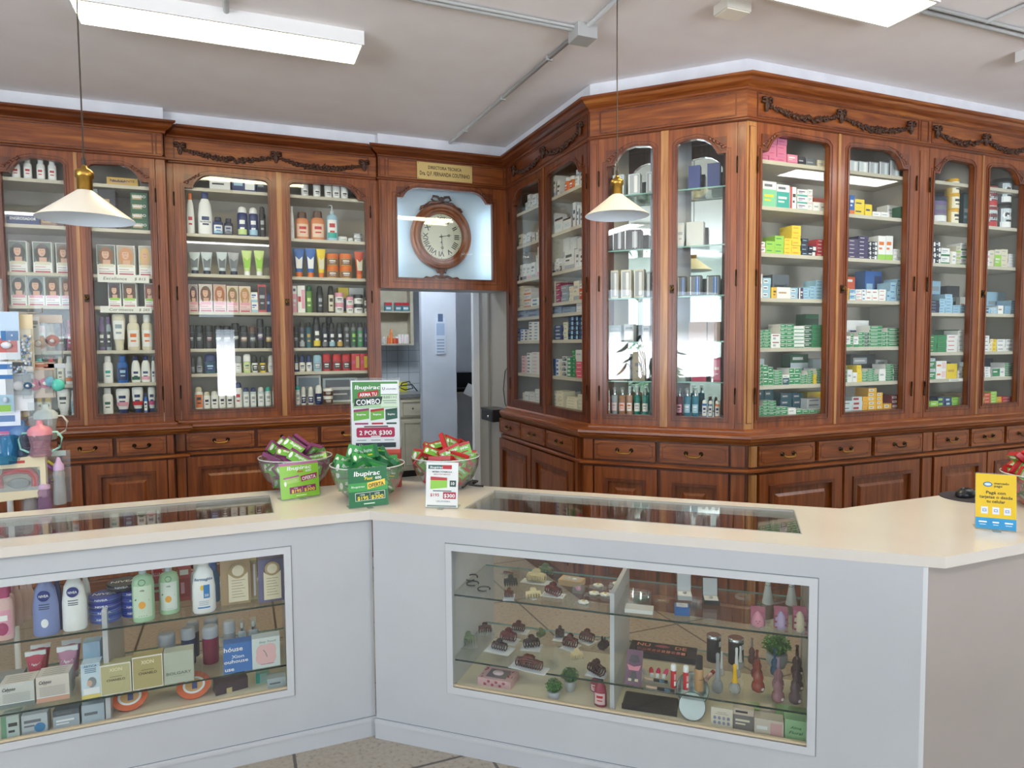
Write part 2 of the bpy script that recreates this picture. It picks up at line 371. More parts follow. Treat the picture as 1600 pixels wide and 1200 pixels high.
b = MB(); b.box(-.07, .07, -.05, .05, -.045, 0, P('#d6d2c6')); b.box(-.065, .065, -.045, .045, -.05, -.045, P('#e6e1d2'))
o = b.obj('smoke_detector', None, (2.21, 2.63, H), 0.0, bevel=.003); tag(o, 'small cream plastic box fixed on the ceiling beside the lit panel', 'ceiling box')
b = MB(); b.box(-.09, .09, -.05, .05, -.06, 0, P('#dcdcda')); b.rect(-.08, .08, -.05, -.015, -.0505, P('#e8e6de'))
o = b.obj('emergency_lamp', None, (4.12, 2.43, H), 0.0, bevel=.003); tag(o, 'white ceiling fitting at the right edge above the medicine cabinet', 'ceiling lamp')
# ---- pendant lamps
def pendant(x, y, zr, r, hc, label):
    t = empty('pendant_lamp', (x, y, H), 0, label, 'pendant lamp', 'pendant lamps over the counter')
    zz = zr-H; sh = r*.66
    b = MB(); b.tube([(0, 0, zz+sh+.105), (0, 0, -.02)], .0026, 6, mat('lamp_cord', '#3a3028', .7)); b.obj('cord', t)
    b = MB(); b.lathe([(0.045, -.02), (.05, -.012), (.05, 0)], 20, BRASS); b.obj('ceiling_rose', t)
    b = MB(); b.lathe([(.019, 0), (.024, .002), (.024, .040), (.029, .044), (.029, .062), (.022, .070), (.010, .076), (.008, .085)], 24, BRASS, z0=zz+sh); b.obj('socket', t)
    b = MB(); b.lathe([(.007, .085), (.007, .105), (.004, .112)], 12, mat('black_ferrule', '#2a221c', .5), z0=zz+sh); b.obj('cord_grip', t)
    b = MB(); b.lathe([(r, 0), (r*.985, .003), (r*.58, sh*.50), (r*.21, sh*.94), (.024, sh)], 56, mat('cream_enamel', '#e6ddcb', .35), z0=zz, cap=False)
    b.obj('shade', t)
    b = MB(); b.lathe([(.022, sh-.004), (r*.205, sh*.93), (r*.57, sh*.49), (r*.975, .002), (r*.998, .0)], 56, mat('daylight_tinted_enamel', '#dcebfa', .4), z0=zz, cap=False); b.obj('shade_lining', t)  # white lining; its blue tint is reflected daylight put into the colour
    b = MB(); b.lathe([(.0, -.0), (.018, .006), (.028, .026), (.024, .045), (.014, .06)], 20, mat('bulb_glass', '#e9eef2', .15), z0=zz+sh*.42); b.obj('bulb', t)
pendant(-.466, 2.723, 2.045, .150, .1, 'cream conical pendant lamp on a long cord before the plain-frieze cabinet')
pendant(1.622, 2.693, 2.187, .1455, .1, 'cream conical pendant lamp hanging before the mirrored corner cabinet')

# ================================================================ room seen through the doorway
ceiling_light(1.2, 1.8, 6.6, 7.3, 'added unseen ceiling panel brightening the back room', (20, 22, 24))  # this panel and the next are added out of view to brighten the room
ceiling_light(2.45, 2.75, 6.9, 7.5, 'second added unseen ceiling panel brightening the back room passage', (9, 10, 11))
CREAMC = noise_mat('worn_cream_paint', '#b9b29c', '#c6bfab', 7, rough=.55)
b = MB(); b.box(1.985, 2.40, 7.62, 7.72, 0, H, BLUEW); struct(b.obj('wall_inner'))
b = MB(); b.box(2.40, 3.4, 8.35, 8.45, 0, H, BLUEW); struct(b.obj('wall_inner_back'))
b = MB(); b.box(2.075, 2.135, 5.2, 5.88, 0, 2.3, mat('grey_panel_paint', '#a29f98', .5)); struct(b.obj('wall_passage'))
b = MB(); b.box(2.135, 2.2, 5.94, 9.1, 0, H, BLUEW)
b2 = MB(); b2.box(2.02, 2.135, 5.88, 5.94, 0, 2.3, P('#dfe2e6')); struct(b2.obj('trim_2'))
b = MB(); b.box(2.066, 2.075, 5.60, 5.625, 0, 2.2, P('#17130f')); b.box(2.06, 2.075, 5.585, 5.60, 0, 2.2, P('#8f8d88')); struct(b.obj('trim_3'))  # near-black strip stands in for the shade in the panel gap
b = MB()
b.box(1.03, 2.055, 5.44, 5.52, 2.062, H, BLUEW); struct(b.obj('wall_above_doorway'))
WT = tile_mat('white_wall_tile', '#cdd4da', '#c6cdd4', '#9aa2aa', .15, .004, spk=False, up=True)
MT['wt2'] = WT
b = MB(); b.box(.9, 2.6, 8.98, 9.0, 1.0, 1.66, WT)
o = b.obj('wall_tiles', None); struct(o)
o.rotation_euler = (0, 0, 0)
def pulls(b, x, y, z): b.blob(x, y, z, .012, .012, .012, P('#6b5f4c'), 8)
t = empty('cream_base_cabinet', (1.79, 8.08, 0), 0, 'worn cream-painted base cabinet with grey worktop in the back room', 'cabinet')
b = MB(); b.box(-.5, .36, 0, .62, .08, .98, CREAMC); b.box(-.46, .34, .03, .6, 0, .08, P('#1b1815')); b.obj('body', t)
b = MB(); b.box(-.52, .375, -.02, .64, .98, 1.02, noise_mat('grey_stone_top', '#6f7071', '#85878a', 9, rough=.3)); b.obj('worktop', t)
for x0, x1 in ((-.49, .02), (.04, .33)):
    b = MB(); b.box(x0, x1, -.012, 0, .74, .95, CREAMC); b.plate([(x0+.02, .76), (x1-.02, .76), (x1-.02, .93), (x0+.02, .93)], [[(x0+.03, .77), (x1-.03, .77), (x1-.03, .92), (x0+.03, .92)]], -.018, -.012, P('#a9a28e')); d_ = b.obj('drawer', t)
    b = MB(); pulls(b, (x0+x1)/2, -.025, .845); b.obj('knob', d_)
    b = MB(); b.box(x0, x1, -.012, 0, .10, .71, CREAMC); b.plate([(x0+.04, .14), (x1-.04, .14), (x1-.04, .67), (x0+.04, .67)], [[(x0+.05, .15), (x1-.05, .15), (x1-.05, .66), (x0+.05, .66)]], -.018, -.012, P('#a9a28e')); b.obj('door', t)
t = empty('wall_shelf_unit', (1.64, 8.62, 1.62), 0, 'open cream wall shelf unit above white tiles in the back room', 'shelf unit')
b = MB(); b.box(-.5, .5, .18, .2, 0, .95, CREAMC)
b.box(.46, .5, 0, .18, 0, .95, CREAMC); b.box(-.5, -.46, 0, .18, 0, .95, CREAMC); b.obj('carcass', t)
for z in (0, .42): b = MB(); b.box(-.46, .46, 0, .18, z, z+.022, CREAMC); b.obj('shelf', t)
Zf = 8.66
def zpos(px, py): 
    r = ray(px, py); tt = Zf/r.y; p = CAMP + r*tt; return p
for i, px in enumerate((607, 622.5, 634)):
    p = zpos(px, 478); b = MB(); b.box(-.045, .045, 0, .06, 0, .11, P('#3f8796')); b.rect(-.045, .045, .07, .11, -.0006, P('#c0343c')); b.rect(-.03, .03, .02, .05, -.0006, P('#d9e3e6'))
    tag(b.obj('medicine_carton', None, (p.x, Zf, 2.062)), ('%s blue carton with a red top band, back room upper shelf' % ('first', 'second', 'third')[i]), 'carton', 'blue cartons in the back room')
for i, (px, c, h) in enumerate(((600, '#c9c9cc', .09), (608, '#e0723a', .10), (613, '#e58a4b', .19), (616.5, '#cf5f2c', .09), (620.5, '#c33a2c', .09), (624.5, '#e9e4e2', .12), (629, '#e7d5d6', .12), (633.5, '#e9e4e2', .12), (637, '#dfd0d4', .12))):
    p = zpos(px, 520); b = MB(); r = .022; b.lathe([(r, 0), (r, h*.7), (r*.6, h*.8)], 12, P(c))
    o = b.obj('pill_bottle', None, (p.x, Zf+.03+(.05 if i == 2 else 0), 1.642)); c2 = MB(); c2.lathe([(r*.8, h*.78), (r*.8, h)], 12, P('#f0ece6' if i not in (1, 2) else '#e9a06a')); c2.obj('cap', o)
    tag(o, ('grey jar', 'wide orange pill bottle', 'tall orange pill bottle', 'small orange pill bottle', 'small red pill bottle', 'first white pill bottle', 'pinkish pill bottle between white ones', 'second white pill bottle', 'last pinkish pill bottle')[i] + ' on the lower back room shelf', 'bottle', 'bottles in the back room')
b = MB()
b.tube([(-.12, 0, .01), (-.05, -.02, .12), (.05, .0, .14), (.1, .02, .05), (.0, .03, .03), (-.1, .02, .08), (.08, -.02, .1), (.15, 0, .012)], .008, 6, P('#2a2a2c'))
o = b.obj('cable_tangle', None, (1.97, 8.4, 1.021)); tag(o, 'tangled black cable on the cream cabinet worktop', 'cable')
b = MB(); b.box(-.07, .07, 0, .02, 0, .13, P('#d8d43e')); o = b.obj('yellow_packet', None, (1.96, 8.56, 1.021)); tag(o, 'bright yellow packet standing on the cream cabinet in the back room', 'packet')
b = MB(); b.box(-.06, .06, -.006, 0, -.42, 0, P('#c9d3e2')); b.box(-.03, .03, -.008, -.006, -.04, .05, P('#5a6d8c')); b.rect(-.05, .05, -.2, -.06, -.0066, P('#9fb3cf'))
for q in range(5): b.rect(-.045, .045, -.40+q*.035, -.385+q*.035, -.0066, P('#8d9fb8'))
o = b.obj('wall_calendar', None, (2.21, 7.619, 1.93)); tag(o, 'narrow pale blue calendar hanging on the back room wall', 'calendar')
t = empty('wall_bracket_shelf', (2.63, 8.0, 1.03), 0, 'small shelf carrying the black printer in the back room', 'shelf')
b = MB(); b.box(-.2, .25, 0, .35, -.03, 0, P('#c9c7c0')); b.obj('board', t)
t = empty('printer', (2.60, 8.03, 1.032), 0, 'black printer on a small shelf in the back room', 'printer')
b = MB(); b.box(-.16, .2, 0, .3, 0, .24, P('#15161a', .3)); b.obj('body', t, bevel=.01)
b = MB(); b.box(-.12, .14, -.12, 0, .04, .055, P('#22232a')); b.obj('paper_tray', t)
b = MB(); b.X = Matrix.Rotation(.5, 4, 'Y') ; b.box(-.02, .1, -.13, -.125, -.02, .12, P('#e6eaf0')); b.obj('paper', t)
# cash drawer on the end of the side cabinet
t = empty('cash_drawer', (2.0, 5.28, .975), radians(-90), 'black metal cash drawer with a key lock beside the side cabinet end', 'cash drawer')
b = MB(); b.box(-.15, .13, -.07, .07, 0, .10, P('#1e1f22', .35)); b.box(-.155, .135, -.075, .07, .088, .103, P('#26272b', .3)); b.obj('housing', t, bevel=.003)
b = MB(); b.box(-.14, .12, -.075, -.07, .008, .08, P('#232428', .35)); b.obj('drawer_front', t)
b = MB(); b.X = Matrix.Translation((.03, -.077, .04)) @ Matrix.Rotation(pi/2, 4, 'X'); b.lathe([(.011, -.002), (.011, .003), (.006, .005)], 14, STEEL); b.obj('lock', t)
b = MB(); b.tube([(0, 0, 0), (-.01, .02, .03), (-.012, .05, .15), (.0, .04, .3), (.01, .0, .34), (.02, -.02, .35)], .004, 6, P('#1a1a1c')); o = b.obj('cable', None, (2.06, 5.16, 1.09)); tag(o, 'thin black cable rising from the side cabinet ledge at the doorway', 'cable')

# leafy plant beside the side window (seen in the mirrored cabinet)
t = empty('potted_plant', (-3.45, -.35, 0), 0, 'tall leafy plant in a pot beside the side window, seen in the mirrored cabinet', 'plant')
b = MB(); b.lathe([(.16, 0), (.22, .38), (.20, .40), (.19, .36)], 28, P('#8a5a44')); b.obj('pot', t)
b = MB(); rd = random.Random(4); LG = noise_mat('broad_leaf', '#2f5a30', '#5c8a48', 12, rough=.4)
for i in range(46):
    a = rd.uniform(0, 2*pi); h = rd.uniform(.55, 1.75); r = rd.uniform(.10, .42); c = (r*cos(a), r*sin(a), h); b.tube([(0, 0, .36), (c[0]*.4, c[1]*.4, h*.8), c], .006, 5, LG)
    b.X = Matrix.Translation(c) @ Matrix.Rotation(a, 4, 'Z') @ Matrix.Rotation(rd.uniform(.2, 1.0), 4, 'Y'); n = 12
    b.add([(.13+.14*cos(2*pi*k/n), .065*sin(2*pi*k/n), .02*cos(4*pi*k/n)) for k in range(n)]+[(.13, 0, .012)], [(k, (k+1) % n, n) for k in range(n)], LG, True); b.X = None
b.obj('foliage', t)
# ================================================================ oak cabinets
ZT, ZB = 2.858, 1.102
def opening(a, b_, z0, z1, orn, q=.10):
    pts = [(a, z0), (b_, z0)]
    if 'R' in orn: pts += [(b_, z1-q), (b_-.045, z1-q), (b_-.062, z1-q*.68), (b_-.085, z1-q*.36), (b_-.12, z1-q*.12), (b_-.165, z1)]
    else: pts += [(b_, z1-.028), (b_-.012, z1-.014), (b_-.03, z1-.008)]
    if 'L' in orn: pts += [(a+.165, z1), (a+.12, z1-q*.12), (a+.085, z1-q*.36), (a+.062, z1-q*.68), (a+.045, z1-q), (a, z1-q)]
    else: pts += [(a+.03, z1-.008), (a+.012, z1-.014), (a, z1-.028)]
    return pts
def carve_corner(b, x, z, d, y):      # little leaf in the corner spandrel; d=+1 grows to the right
    b.plate([(x, z-.085), (x+d*.035, z-.085), (x+d*.05, z-.06), (x+d*.075, z-.028), (x+d*.12, z-.006), (x, z-.006)], [], y-.003, y, W_D)
    for i in range(5): b.blob(x+d*(.012+.02*i), y-.004, z-.018-.012*(4-i)*.9+.002*i, .016, .004, .007, W_D, 6, d*(.5+.2*i))
    b.blob(x+d*.02, y-.005, z-.065, .011, .004, .011, W_D, 6)
def door(par, s0, s1, a, b_, orn, z1=2.80, wv=None, hinge=None, lock=None, y=-.004, zb=ZB, zt=ZT, label=None):
    wv = wv or W_V; op = opening(a, b_, 1.172, z1, orn); m = MB()
    m.plate([(s0, zb), (s1, zb), (s1, zt), (s0, zt)], [op], y, y+.03, wv)
    o2 = [tuple(p) for p in offs(op, .014, True)]; m.plate(o2, [op], y-.007, y, W_D if wv is W_V else wv)
    o3 = [tuple(p) for p in offs(op, .030, True)]; o4 = [tuple(p) for p in offs(op, .025, True)]; m.plate(o3, [o4], y-.003, y, W_D)
    if 'L' in orn: carve_corner(m, a-.004, z1, 1, y-.004)
    if 'R' in orn: carve_corner(m, b_+.004, z1, -1, y-.004)
    d = m.obj('door', par)
    if label: d['label'] = label
    g = MB(); g.box(a-.006, b_+.006, y+.014, y+.018, 1.166, z1+.004, PANE); g.obj('pane', d)
    if hinge:
        hx = s0 if hinge == 'L' else s1
        for z in (1.30, 1.98, 2.62):
            h = MB(); h.tube([(hx, y-.006, z-.04), (hx, y-.006, z+.04)], .0045, 8, IRON); h.blob(hx, y-.006, z+.043, .005, .005, .006, IRON, 6); h.blob(hx, y-.006, z-.043, .005, .005, .006, IRON, 6); h.obj('hinge', d)
    if lock is not None:
        h = MB(); h.box(lock-.014, lock+.014, y-.004, y, 1.905, 1.955, IRON); h.blob(lock, y-.007, 1.93, .010, .006, .012, IRON, 8); h.tube([(lock, y-.004, 1.93), (lock, y-.022, 1.93)], .003, 6, BRASS); h.tube([(lock, y-.022, 1.92), (lock+.008, y-.022, 1.928), (lock+.008, y-.022, 1.938), (lock, y-.022, 1.945), (lock-.008, y-.022, 1.938), (lock-.008, y-.022, 1.928)], .002, 6, BRASS, True); h.obj('lock', d)
    return d
def pull(par, x, z, y):
    b = MB()
    for sx_ in (-.043, .043):
        b.X = Matrix.Translation((x+sx_, y, z+.006)) @ Matrix.Rotation(pi/2, 4, 'X'); b.lathe([(.013, 0), (.012, .004), (.006, .006), (.006, .012), (.008, .016), (.0, .019)], 14, IRON)
    b.X = None
    b.tube([(x-.043, y-.013, z+.006), (x-.038, y-.022, z-.008), (x-.02, y-.024, z-.012), (x+.02, y-.024, z-.012), (x+.038, y-.022, z-.008), (x+.043, y-.013, z+.006)], [.003, .0035, .0045, .0045, .0035, .003], 8, BRASS if random.random() < .6 else IRON)
    b.obj('handle', par)
def drawer(par, s0, s1, z0=.903, z1=1.018, y=-.08, wv=None):
    wv = wv or W_H; b = MB(); b.box(s0, s1, y-.012, y+.3, z0, z1, wv)
    i = .014; q = .016; a, c, e, f = s0+i, s1-i, z0+i, z1-i
    def notch(a, c, e, f, q): return [(a+q, e), (c-q, e), (c-q, e+q*.6), (c, e+q*.6), (c, f-q*.6), (c-q, f-q*.6), (c-q, f), (a+q, f), (a+q, f-q*.6), (a, f-q*.6), (a, e+q*.6), (a+q, e+q*.6)]
    b.plate(notch(a, c, e, f, q), [notch(a+.0035, c-.0035, e+.0035, f-.0035, q)], y-.0138, y-.012, W_D)
    d = b.obj('drawer', par); pull(d, (s0+s1)/2, (z0+z1)/2-.002, y-.012); return d
def lower_door(par, s0, s1, z0=.10, z1=.855, y=-.08, wv=None, lock=None):
    wv = wv or W_V; b = MB(); r = .075 if s1-s0 > .3 else .05; m_ = [(s0+r, z0+r), (s1-r, z0+r), (s1-r, z1-r), (s0+r, z1-r)]
    b.plate([(s0, z0), (s1, z0), (s1, z1), (s0, z1)], [m_], y-.012, y+.012, wv)
    i = .012; m2 = [(s0+r+i, z0+r+i), (s1-r-i, z0+r+i), (s1-r-i, z1-r-i), (s0+r+i, z1-r-i)]; b.plate([(p[0]+(-.008 if p[0] < (s0+s1)/2 else .008), p[1]+(-.008 if p[1] < .4 else .008)) for p in m_], [m2], y-.019, y-.008, W_D)
    i = .05; j = .065
    b.box(s0+r, s1-r, y+.004, y+.012, z0+r, z1-r, wv)
    q = [(s0+r+i, z0+r+i), (s1-r-i, z0+r+i), (s1-r-i, z1-r-i), (s0+r+i, z1-r-i)]; q2 = [(s0+r+j, z0+r+j), (s1-r-j, z0+r+j), (s1-r-j, z1-r-j), (s0+r+j, z1-r-j)]
    vs = [(p[0], y+.004, p[1]) for p in q]+[(p[0], y-.008, p[1]) for p in q2]; b.add(vs, [(0, 1, 5, 4), (1, 2, 6, 5), (2, 3, 7, 6), (3, 0, 4, 7), (4, 5, 6, 7)], wv)
    d = b.obj('cupboard_door', par)
    return d
def pilaster(par, s0, s1, y=0.0, z0=ZB, z1=ZT, wv=None):
    wv = wv or W_V; b = MB(); b.box(s0, s1, y-.002, y+.03, z0, z1, wv)
    if s1-s0 > .035:
        w = s1-s0; a = s0+w*.26; c = s1-w*.26; b.box(a, c, y-.007, y-.002, z0+.04, z1-.03, wv); b.box(a-.004, c+.004, y-.0035, y-.002, z0+.036, z1-.026, W_D)
    b.obj('pilaster', par)
def garland(par, xs, z=2.978, y=-.004, sag=.050):
    b = MB()
    def bow(x, z):
        for d in (-1, 1):
            b.tube([(x, y-.010, z), (x+d*.018, y-.016, z+.016), (x+d*.034, y-.012, z+.012), (x+d*.036, y-.010, z-.004), (x+d*.018, y-.012, z-.008), (x, y-.010, z)], [.008, .010, .009, .008, .007, .007], 6, W_C)
            b.tube([(x, y-.008, z-.004), (x+d*.008, y-.010, z-.03), (x+d*.004, y-.008, z-.058)], [.008, .010, .004], 6, W_C)
        b.blob(x, y-.014, z, .010, .008, .010, W_C, 7); b.blob(x, y-.010, z-.045, .010, .006, .016, W_C, 7)
    for x in xs: bow(x, z)
    rd = random.Random(5)
    for x0, x1 in zip(xs, xs[1:]):
        n = max(12, int((x1-x0)/.0115)); cv = lambda t: z-.014-4*sag*t*(1-t)
        for i in range(1, n):
            t = i/n; X_ = x0+(x1-x0)*t; Z_ = cv(t); fat = .35+1.0*sin(pi*t)**.7; sl = -4*sag*(1-2*t)/(x1-x0)
            for q in range(3):
                a = sl+rd.choice((-1, 1))*rd.uniform(.3, 1.3); l = rd.uniform(.010, .018)*(.55+.45*fat); b.blob(X_+rd.uniform(-.006, .006), y-rd.uniform(.003, .012), Z_+rd.uniform(-.011, .011)*fat, l, .0045, l*.36, W_C, 6, a)
            if i % 5 == 2 and fat > .9: b.blob(X_, y-.012, Z_+rd.uniform(-.004, .004), .0125, .010, .0125, W_C, 8); b.blob(X_, y-.020, Z_, .006, .006, .006, W_C, 6)
    b.obj('garland', par)
def shelves(par, s0, s1, zs, d0=.03, d1=.335, mt=None, th=.022):
    for z in zs:
        b = MB(); b.box(s0, s1, d0, d1, z-th, z, mt or CREAM); b.obj('shelf', par)
def case_box(par, s0, s1, depth=.36, z0=1.12, left=True, right=True, parts=()):
    b = MB(); b.box(s0, s1, depth-.012, depth, z0, 3.0, CASE_IN)
    b.box(s0, s0+.015, .028, depth, z0, 3.0, CASE_IN); b.box(s1-.015, s1, .028, depth, z0, 3.0, CASE_IN)
    b.box(s0, s1, .028, depth, 2.985, 3.0, CASE_IN)
    for p in parts: b.box(p-.009, p+.009, .05, depth, z0, 2.985, CASE_IN)
    b.box(s0, s1, .0, depth, 1.105, 1.168, CREAM)
    b.obj('carcass', par)
CROWN = [(-.02, 3.03), (.004, 3.03), (.010, 3.036), (.010, 3.044), (.018, 3.050), (.032, 3.056), (.050, 3.068), (.060, 3.082), (.074, 3.088), (.078, 3.092), (.078, 3.104), (-.02, 3.104)]
FRIEZE = [(-.06, 2.862), (.0, 2.862), (.0, 3.034), (-.06, 3.034)]
BEAD = [(-.02, 2.858), (.010, 2.858), (.016, 2.864), (.016, 2.872), (.008, 2.878), (.004, 2.882), (-.02, 2.882)]
LEDGE = [(-.02, 1.106), (.006, 1.106), (.022, 1.098), (.024, 1.088), (.100, 1.085), (.116, 1.080), (.118, 1.066), (.108, 1.058), (.104, 1.046), (.092, 1.036), (.084, 1.026), (.0, 1.026)]
BELT = [(.06, .888), (.086, .888), (.098, .882), (.098, .872), (.088, .864), (.06, .860)]
BASE = [(.05, 0.0), (.095, 0.0), (.095, .085), (.086, .095), (.05, .095)]
BODY = [(-.28, .0), (.066, .0), (.066, 1.03), (-.28, 1.03)]
def runs(par, k, i0, i1, body=True, ledge=True, frieze=True, cap=True):
    def one(nm, prof, mt):
        b = MB(); sweep(b, prof, i0, i1, mt, cap); local(b, k); b.obj(nm, par)
    if frieze: one('frieze', FRIEZE, W_H if k != 'D' else W_DH); one('cornice', CROWN, W_DH if k in 'ABCD' else W_H); one('moulding', BEAD, W_DH)
    if ledge: one('ledge', LEDGE, W_H); one('belt_moulding', BELT, W_H); one('plinth', BASE, W_DH)
    if body: one('base_carcass', BODY, W_D)
def pframe(par, s0, s1, z0=2.89, z1=3.025, y=0.0):        # thin raised border on the frieze panel
    b = MB(); b.plate([(s0, z0), (s1, z0), (s1, z1), (s0, z1)], [[(s0+.008, z0+.008), (s1-.008, z0+.008), (s1-.008, z1-.008), (s0+.008, z1-.008)]], y-.004, y, W_D); b.obj('frieze_border', par)
def posts(par, *bx):
    for q in bx: b = MB(); b.box(*q[0], -.088, -.06, *q[1], q[2] if len(q) > 2 else W_V); b.obj('corner_post', par)
def unit(k, label): return empty('display_cabinet', Wp(k, 0, 0, 0), rot(k), label, 'cabinet', 'oak pharmacy cabinets')
SHZ = {}
# A ------------------------------------------------ (local x equals world x)
A = unit('A', 'oak glazed pharmacy cabinet with a plain frieze, behind the hanging baby goods')
runs(A, 'A', 0, 1, body=False); b = MB(); b.box(-1.52, -.409, -.066, .33, 0, 1.03, W_D); b.obj('base_carcass', A)
case_box(A, -1.52, -.425, parts=(-.925,)); SHZ['A'] = [2.68, 2.392, 2.092, 1.883, 1.592, 1.374, 1.168]
shelves(A, -1.50, -.44, SHZ['A'][:-1])
door(A, -1.385, -.930, -1.318, -.988, 'L', hinge='L'); door(A, -.914, -.470, -.852, -.508, 'R', hinge='R', lock=-.888)
b = MB(); b.box(-.932, -.912, -.010, .03, ZB, ZT, W_L); b.obj('door_stile', A)
pilaster(A, -.466, -.410); pilaster(A, -1.50, -1.388); pframe(A, -1.40, -.475); pframe(A, -.462, -.415)
b = MB(); b.box(-.424, -.409, .0, .33, 1.1, 3.1, W_V); b.obj('side_panel', A)
for q in ((-1.345, -1.07), (-1.045, -.768), (-.742, -.455)): drawer(A, *q)
lower_door(A, -1.40, -.945); lower_door(A, -.925, -.455)
posts(A, ((-.448, -.412), (.1, .855)), ((-.448, -.412), (.9, 1.02)))
# B
B = unit('B', 'oak glazed cabinet with a carved garland, between the plain cabinet and the clock')
runs(B, 'B', 2, 3, body=False); b = MB(); b.box(-.409, 1.03, -.066, .33, 0, 1.03, W_D); b.obj('base_carcass', B)
case_box(B, -.405, 1.02, parts=(.31,)); SHZ['B'] = [2.715, 2.399, 2.121, 1.859, 1.598, 1.422, 1.172]
shelves(B, -.39, 1.005, SHZ['B'][:-1])
door(B, -.366, .298, -.298, .238, 'L', hinge='L'); door(B, .330, .966, .388, .926, 'R', hinge='R', lock=.352)
b = MB(); b.box(.297, .331, -.012, .03, ZB, ZT, W_L); b.obj('door_stile', B)
pilaster(B, -.407, -.368); pilaster(B, .968, 1.024); pframe(B, -.36, .96)
garland(B, (-.318, .30, .925))
for q in ((-.335, .098), (.122, .533), (.558, .955)): drawer(B, *q)
lower_door(B, -.335, .300); lower_door(B, .320, .955)
posts(B, ((-.40, -.345), (.1, .855)), ((-.40, -.345), (.9, 1.02)), ((.965, 1.03), (.1, 1.02)))
b = MB(); b.box(1.018, 1.03, 0, .38, 0, 3.05, W_V); b.obj('side_panel', B)
# C: clock case over the doorway
Cc = empty('clock_case', Wp('C', 0, 0, 0), 0, 'oak case with a pale lit glazed recess over the doorway, holding the oval clock', 'clock case')
runs(Cc, 'C', 4, 5, body=False, ledge=False)
b = MB(); op = opening(1.162, 1.934, 2.132, 2.822, 'LR', .085)
b.plate([(1.085, 2.05), (2.052, 2.05), (2.052, ZT), (1.085, ZT)], [op], -.004, .03, W_V)
b.plate([tuple(p) for p in offs(op, .016, True)], [op], -.012, -.004, W_D)
b.plate([tuple(p) for p in offs(op, .040, True)], [[tuple(p) for p in offs(op, .034, True)][i] for i in range(len(op))] and [[tuple(p) for p in offs(op, .034, True)]], -.008, -.004, W_D)
carve_corner(b, 1.158, 2.822, 1, -.008); carve_corner(b, 1.938, 2.822, -1, -.008); b.obj('door', Cc)
b = MB(); b.box(1.156, 1.94, .008, .012, 2.126, 2.826, PANE); b.obj('pane', Cc)
pilaster(Cc, 1.028, 1.083, z0=2.05); pframe(Cc, 1.095, 2.04); pframe(Cc, 1.032, 1.08)
LB = mat('pale_blue_lining', '#bccbd6', .6)
b = MB(); b.box(1.10, 2.0, .17, .18, 2.07, 2.95, LB); b.box(1.10, 1.112, .03, .17, 2.07, 2.95, LB); b.box(1.99, 2.0, .03, .17, 2.07, 2.95, LB); b.box(1.10, 2.0, .03, .17, 2.07, 2.10, LB); b.box(1.10, 2.0, .03, .17, 2.90, 2.95, LB); b.obj('lining', Cc)
b = MB(); b.box(1.035, 2.05, .0, .30, 2.052, 2.066, P('#b9bcc0')); b.obj('soffit', Cc)
for xx, sd in ((1.135, 1), (1.965, -1)):     # light tubes hidden behind the case frame
    b = MB(); b.tube([(xx, .055, 2.16), (xx, .055, 2.70)], .009, 10, mat('lit_tube', '#eef6ff', .4, emit=(7, 8.6, 9.6, 1.0))); b.obj('light_tube', Cc)
# nameplate
b = MB(); PL = mat('engraved_brass', '#c4ab6c', .5, .2); INK = P('#1c140c')
b.box(-.2225, .2225, 0, .004, -.0645, .0645, PL)
b.text('DIRECTORA TECNICA', 0, .016, .024, INK, 0, w=.27); b.text('Dra. Q.F. FERNANDA COUTINHO', 0, -.034, .030, INK, 0, w=.405)
for sx_ in (-.212, .212):
    for sz in (-.055, .055): b.blob(sx_, -.001, sz, .004, .002, .004, BRASS, 6)
tag(b.obj('name_plate', None, Wp('C', 1.544, -.0085, 2.955)), 'engraved brass name plate fixed on the frieze above the clock', 'sign')
# clock
K = empty('wall_clock', Wp('C', 1.547, .15, 2.48), 0, 'carved round oak wall clock with Roman numerals hanging in the lit recess', 'clock')
rX, rZ = .250, .262
def ring(r0, r1, y0, y1, mt, n=56):
    b = MB(); o = [(r1*rX*cos(2*pi*i/n), r1*rZ*sin(2*pi*i/n)) for i in range(n)]; h = [(r0*rX*cos(2*pi*i/n), r0*rZ*sin(2*pi*i/n)) for i in range(n)]; b.plate(o, [h], y0, y1, mt, True); return b
b = MB(); n = 64; prof = [(1.0, .0), (1.0, -.035), (.97, -.052), (.93, -.058), (.90, -.050), (.865, -.048), (.84, -.056), (.80, -.060), (.765, -.052), (.74, -.035), (.72, -.034), (.70, -.040), (.68, -.030), (.68, 0)]
vs = []; fs = []
for r, y in prof:
    for i in range(n): a = 2*pi*i/n; vs.append((r*rX*cos(a), y, r*rZ*sin(a)))
for j in range(len(prof)-1):
    for i in range(n): k2 = (i+1) % n; fs.append((j*n+i, j*n+k2, (j+1)*n+k2, (j+1)*n+i)[::-1])
b.add(vs, fs, W_V, True); b.obj('case', K)
b = MB(); fx, fz = .172, .182; b.plate([(fx*cos(2*pi*i/48), fz*sin(2*pi*i/48)) for i in range(48)], [], -.020, -.010, mat('enamel_dial', '#e6e2d0', .45))
BK = P('#1d1b19')
for i in range(60):
    a = 2*pi*i/60; b.blob(.160*sin(a), -.0205, .170*cos(a), .0022 if i % 5 else .004, .0004, .0022 if i % 5 else .004, BK, 6)
for i, rn in enumerate(('XII', 'I', 'II', 'III', 'IIII', 'V', 'VI', 'VII', 'VIII', 'IX', 'X', 'XI')):
    a = 2*pi*i/12; b2 = MB(); b2.text(rn, 0, -.020, .040, BK, 0, al='c'); R = Matrix.Rotation(a, 4, 'Y'); T_ = Matrix.Translation((.130*sin(a), -.0206, .138*cos(a)))
    vs = [tuple((T_ @ R) @ Vector(p)) for p in b2.v]; b.add(vs, b2.f, BK)
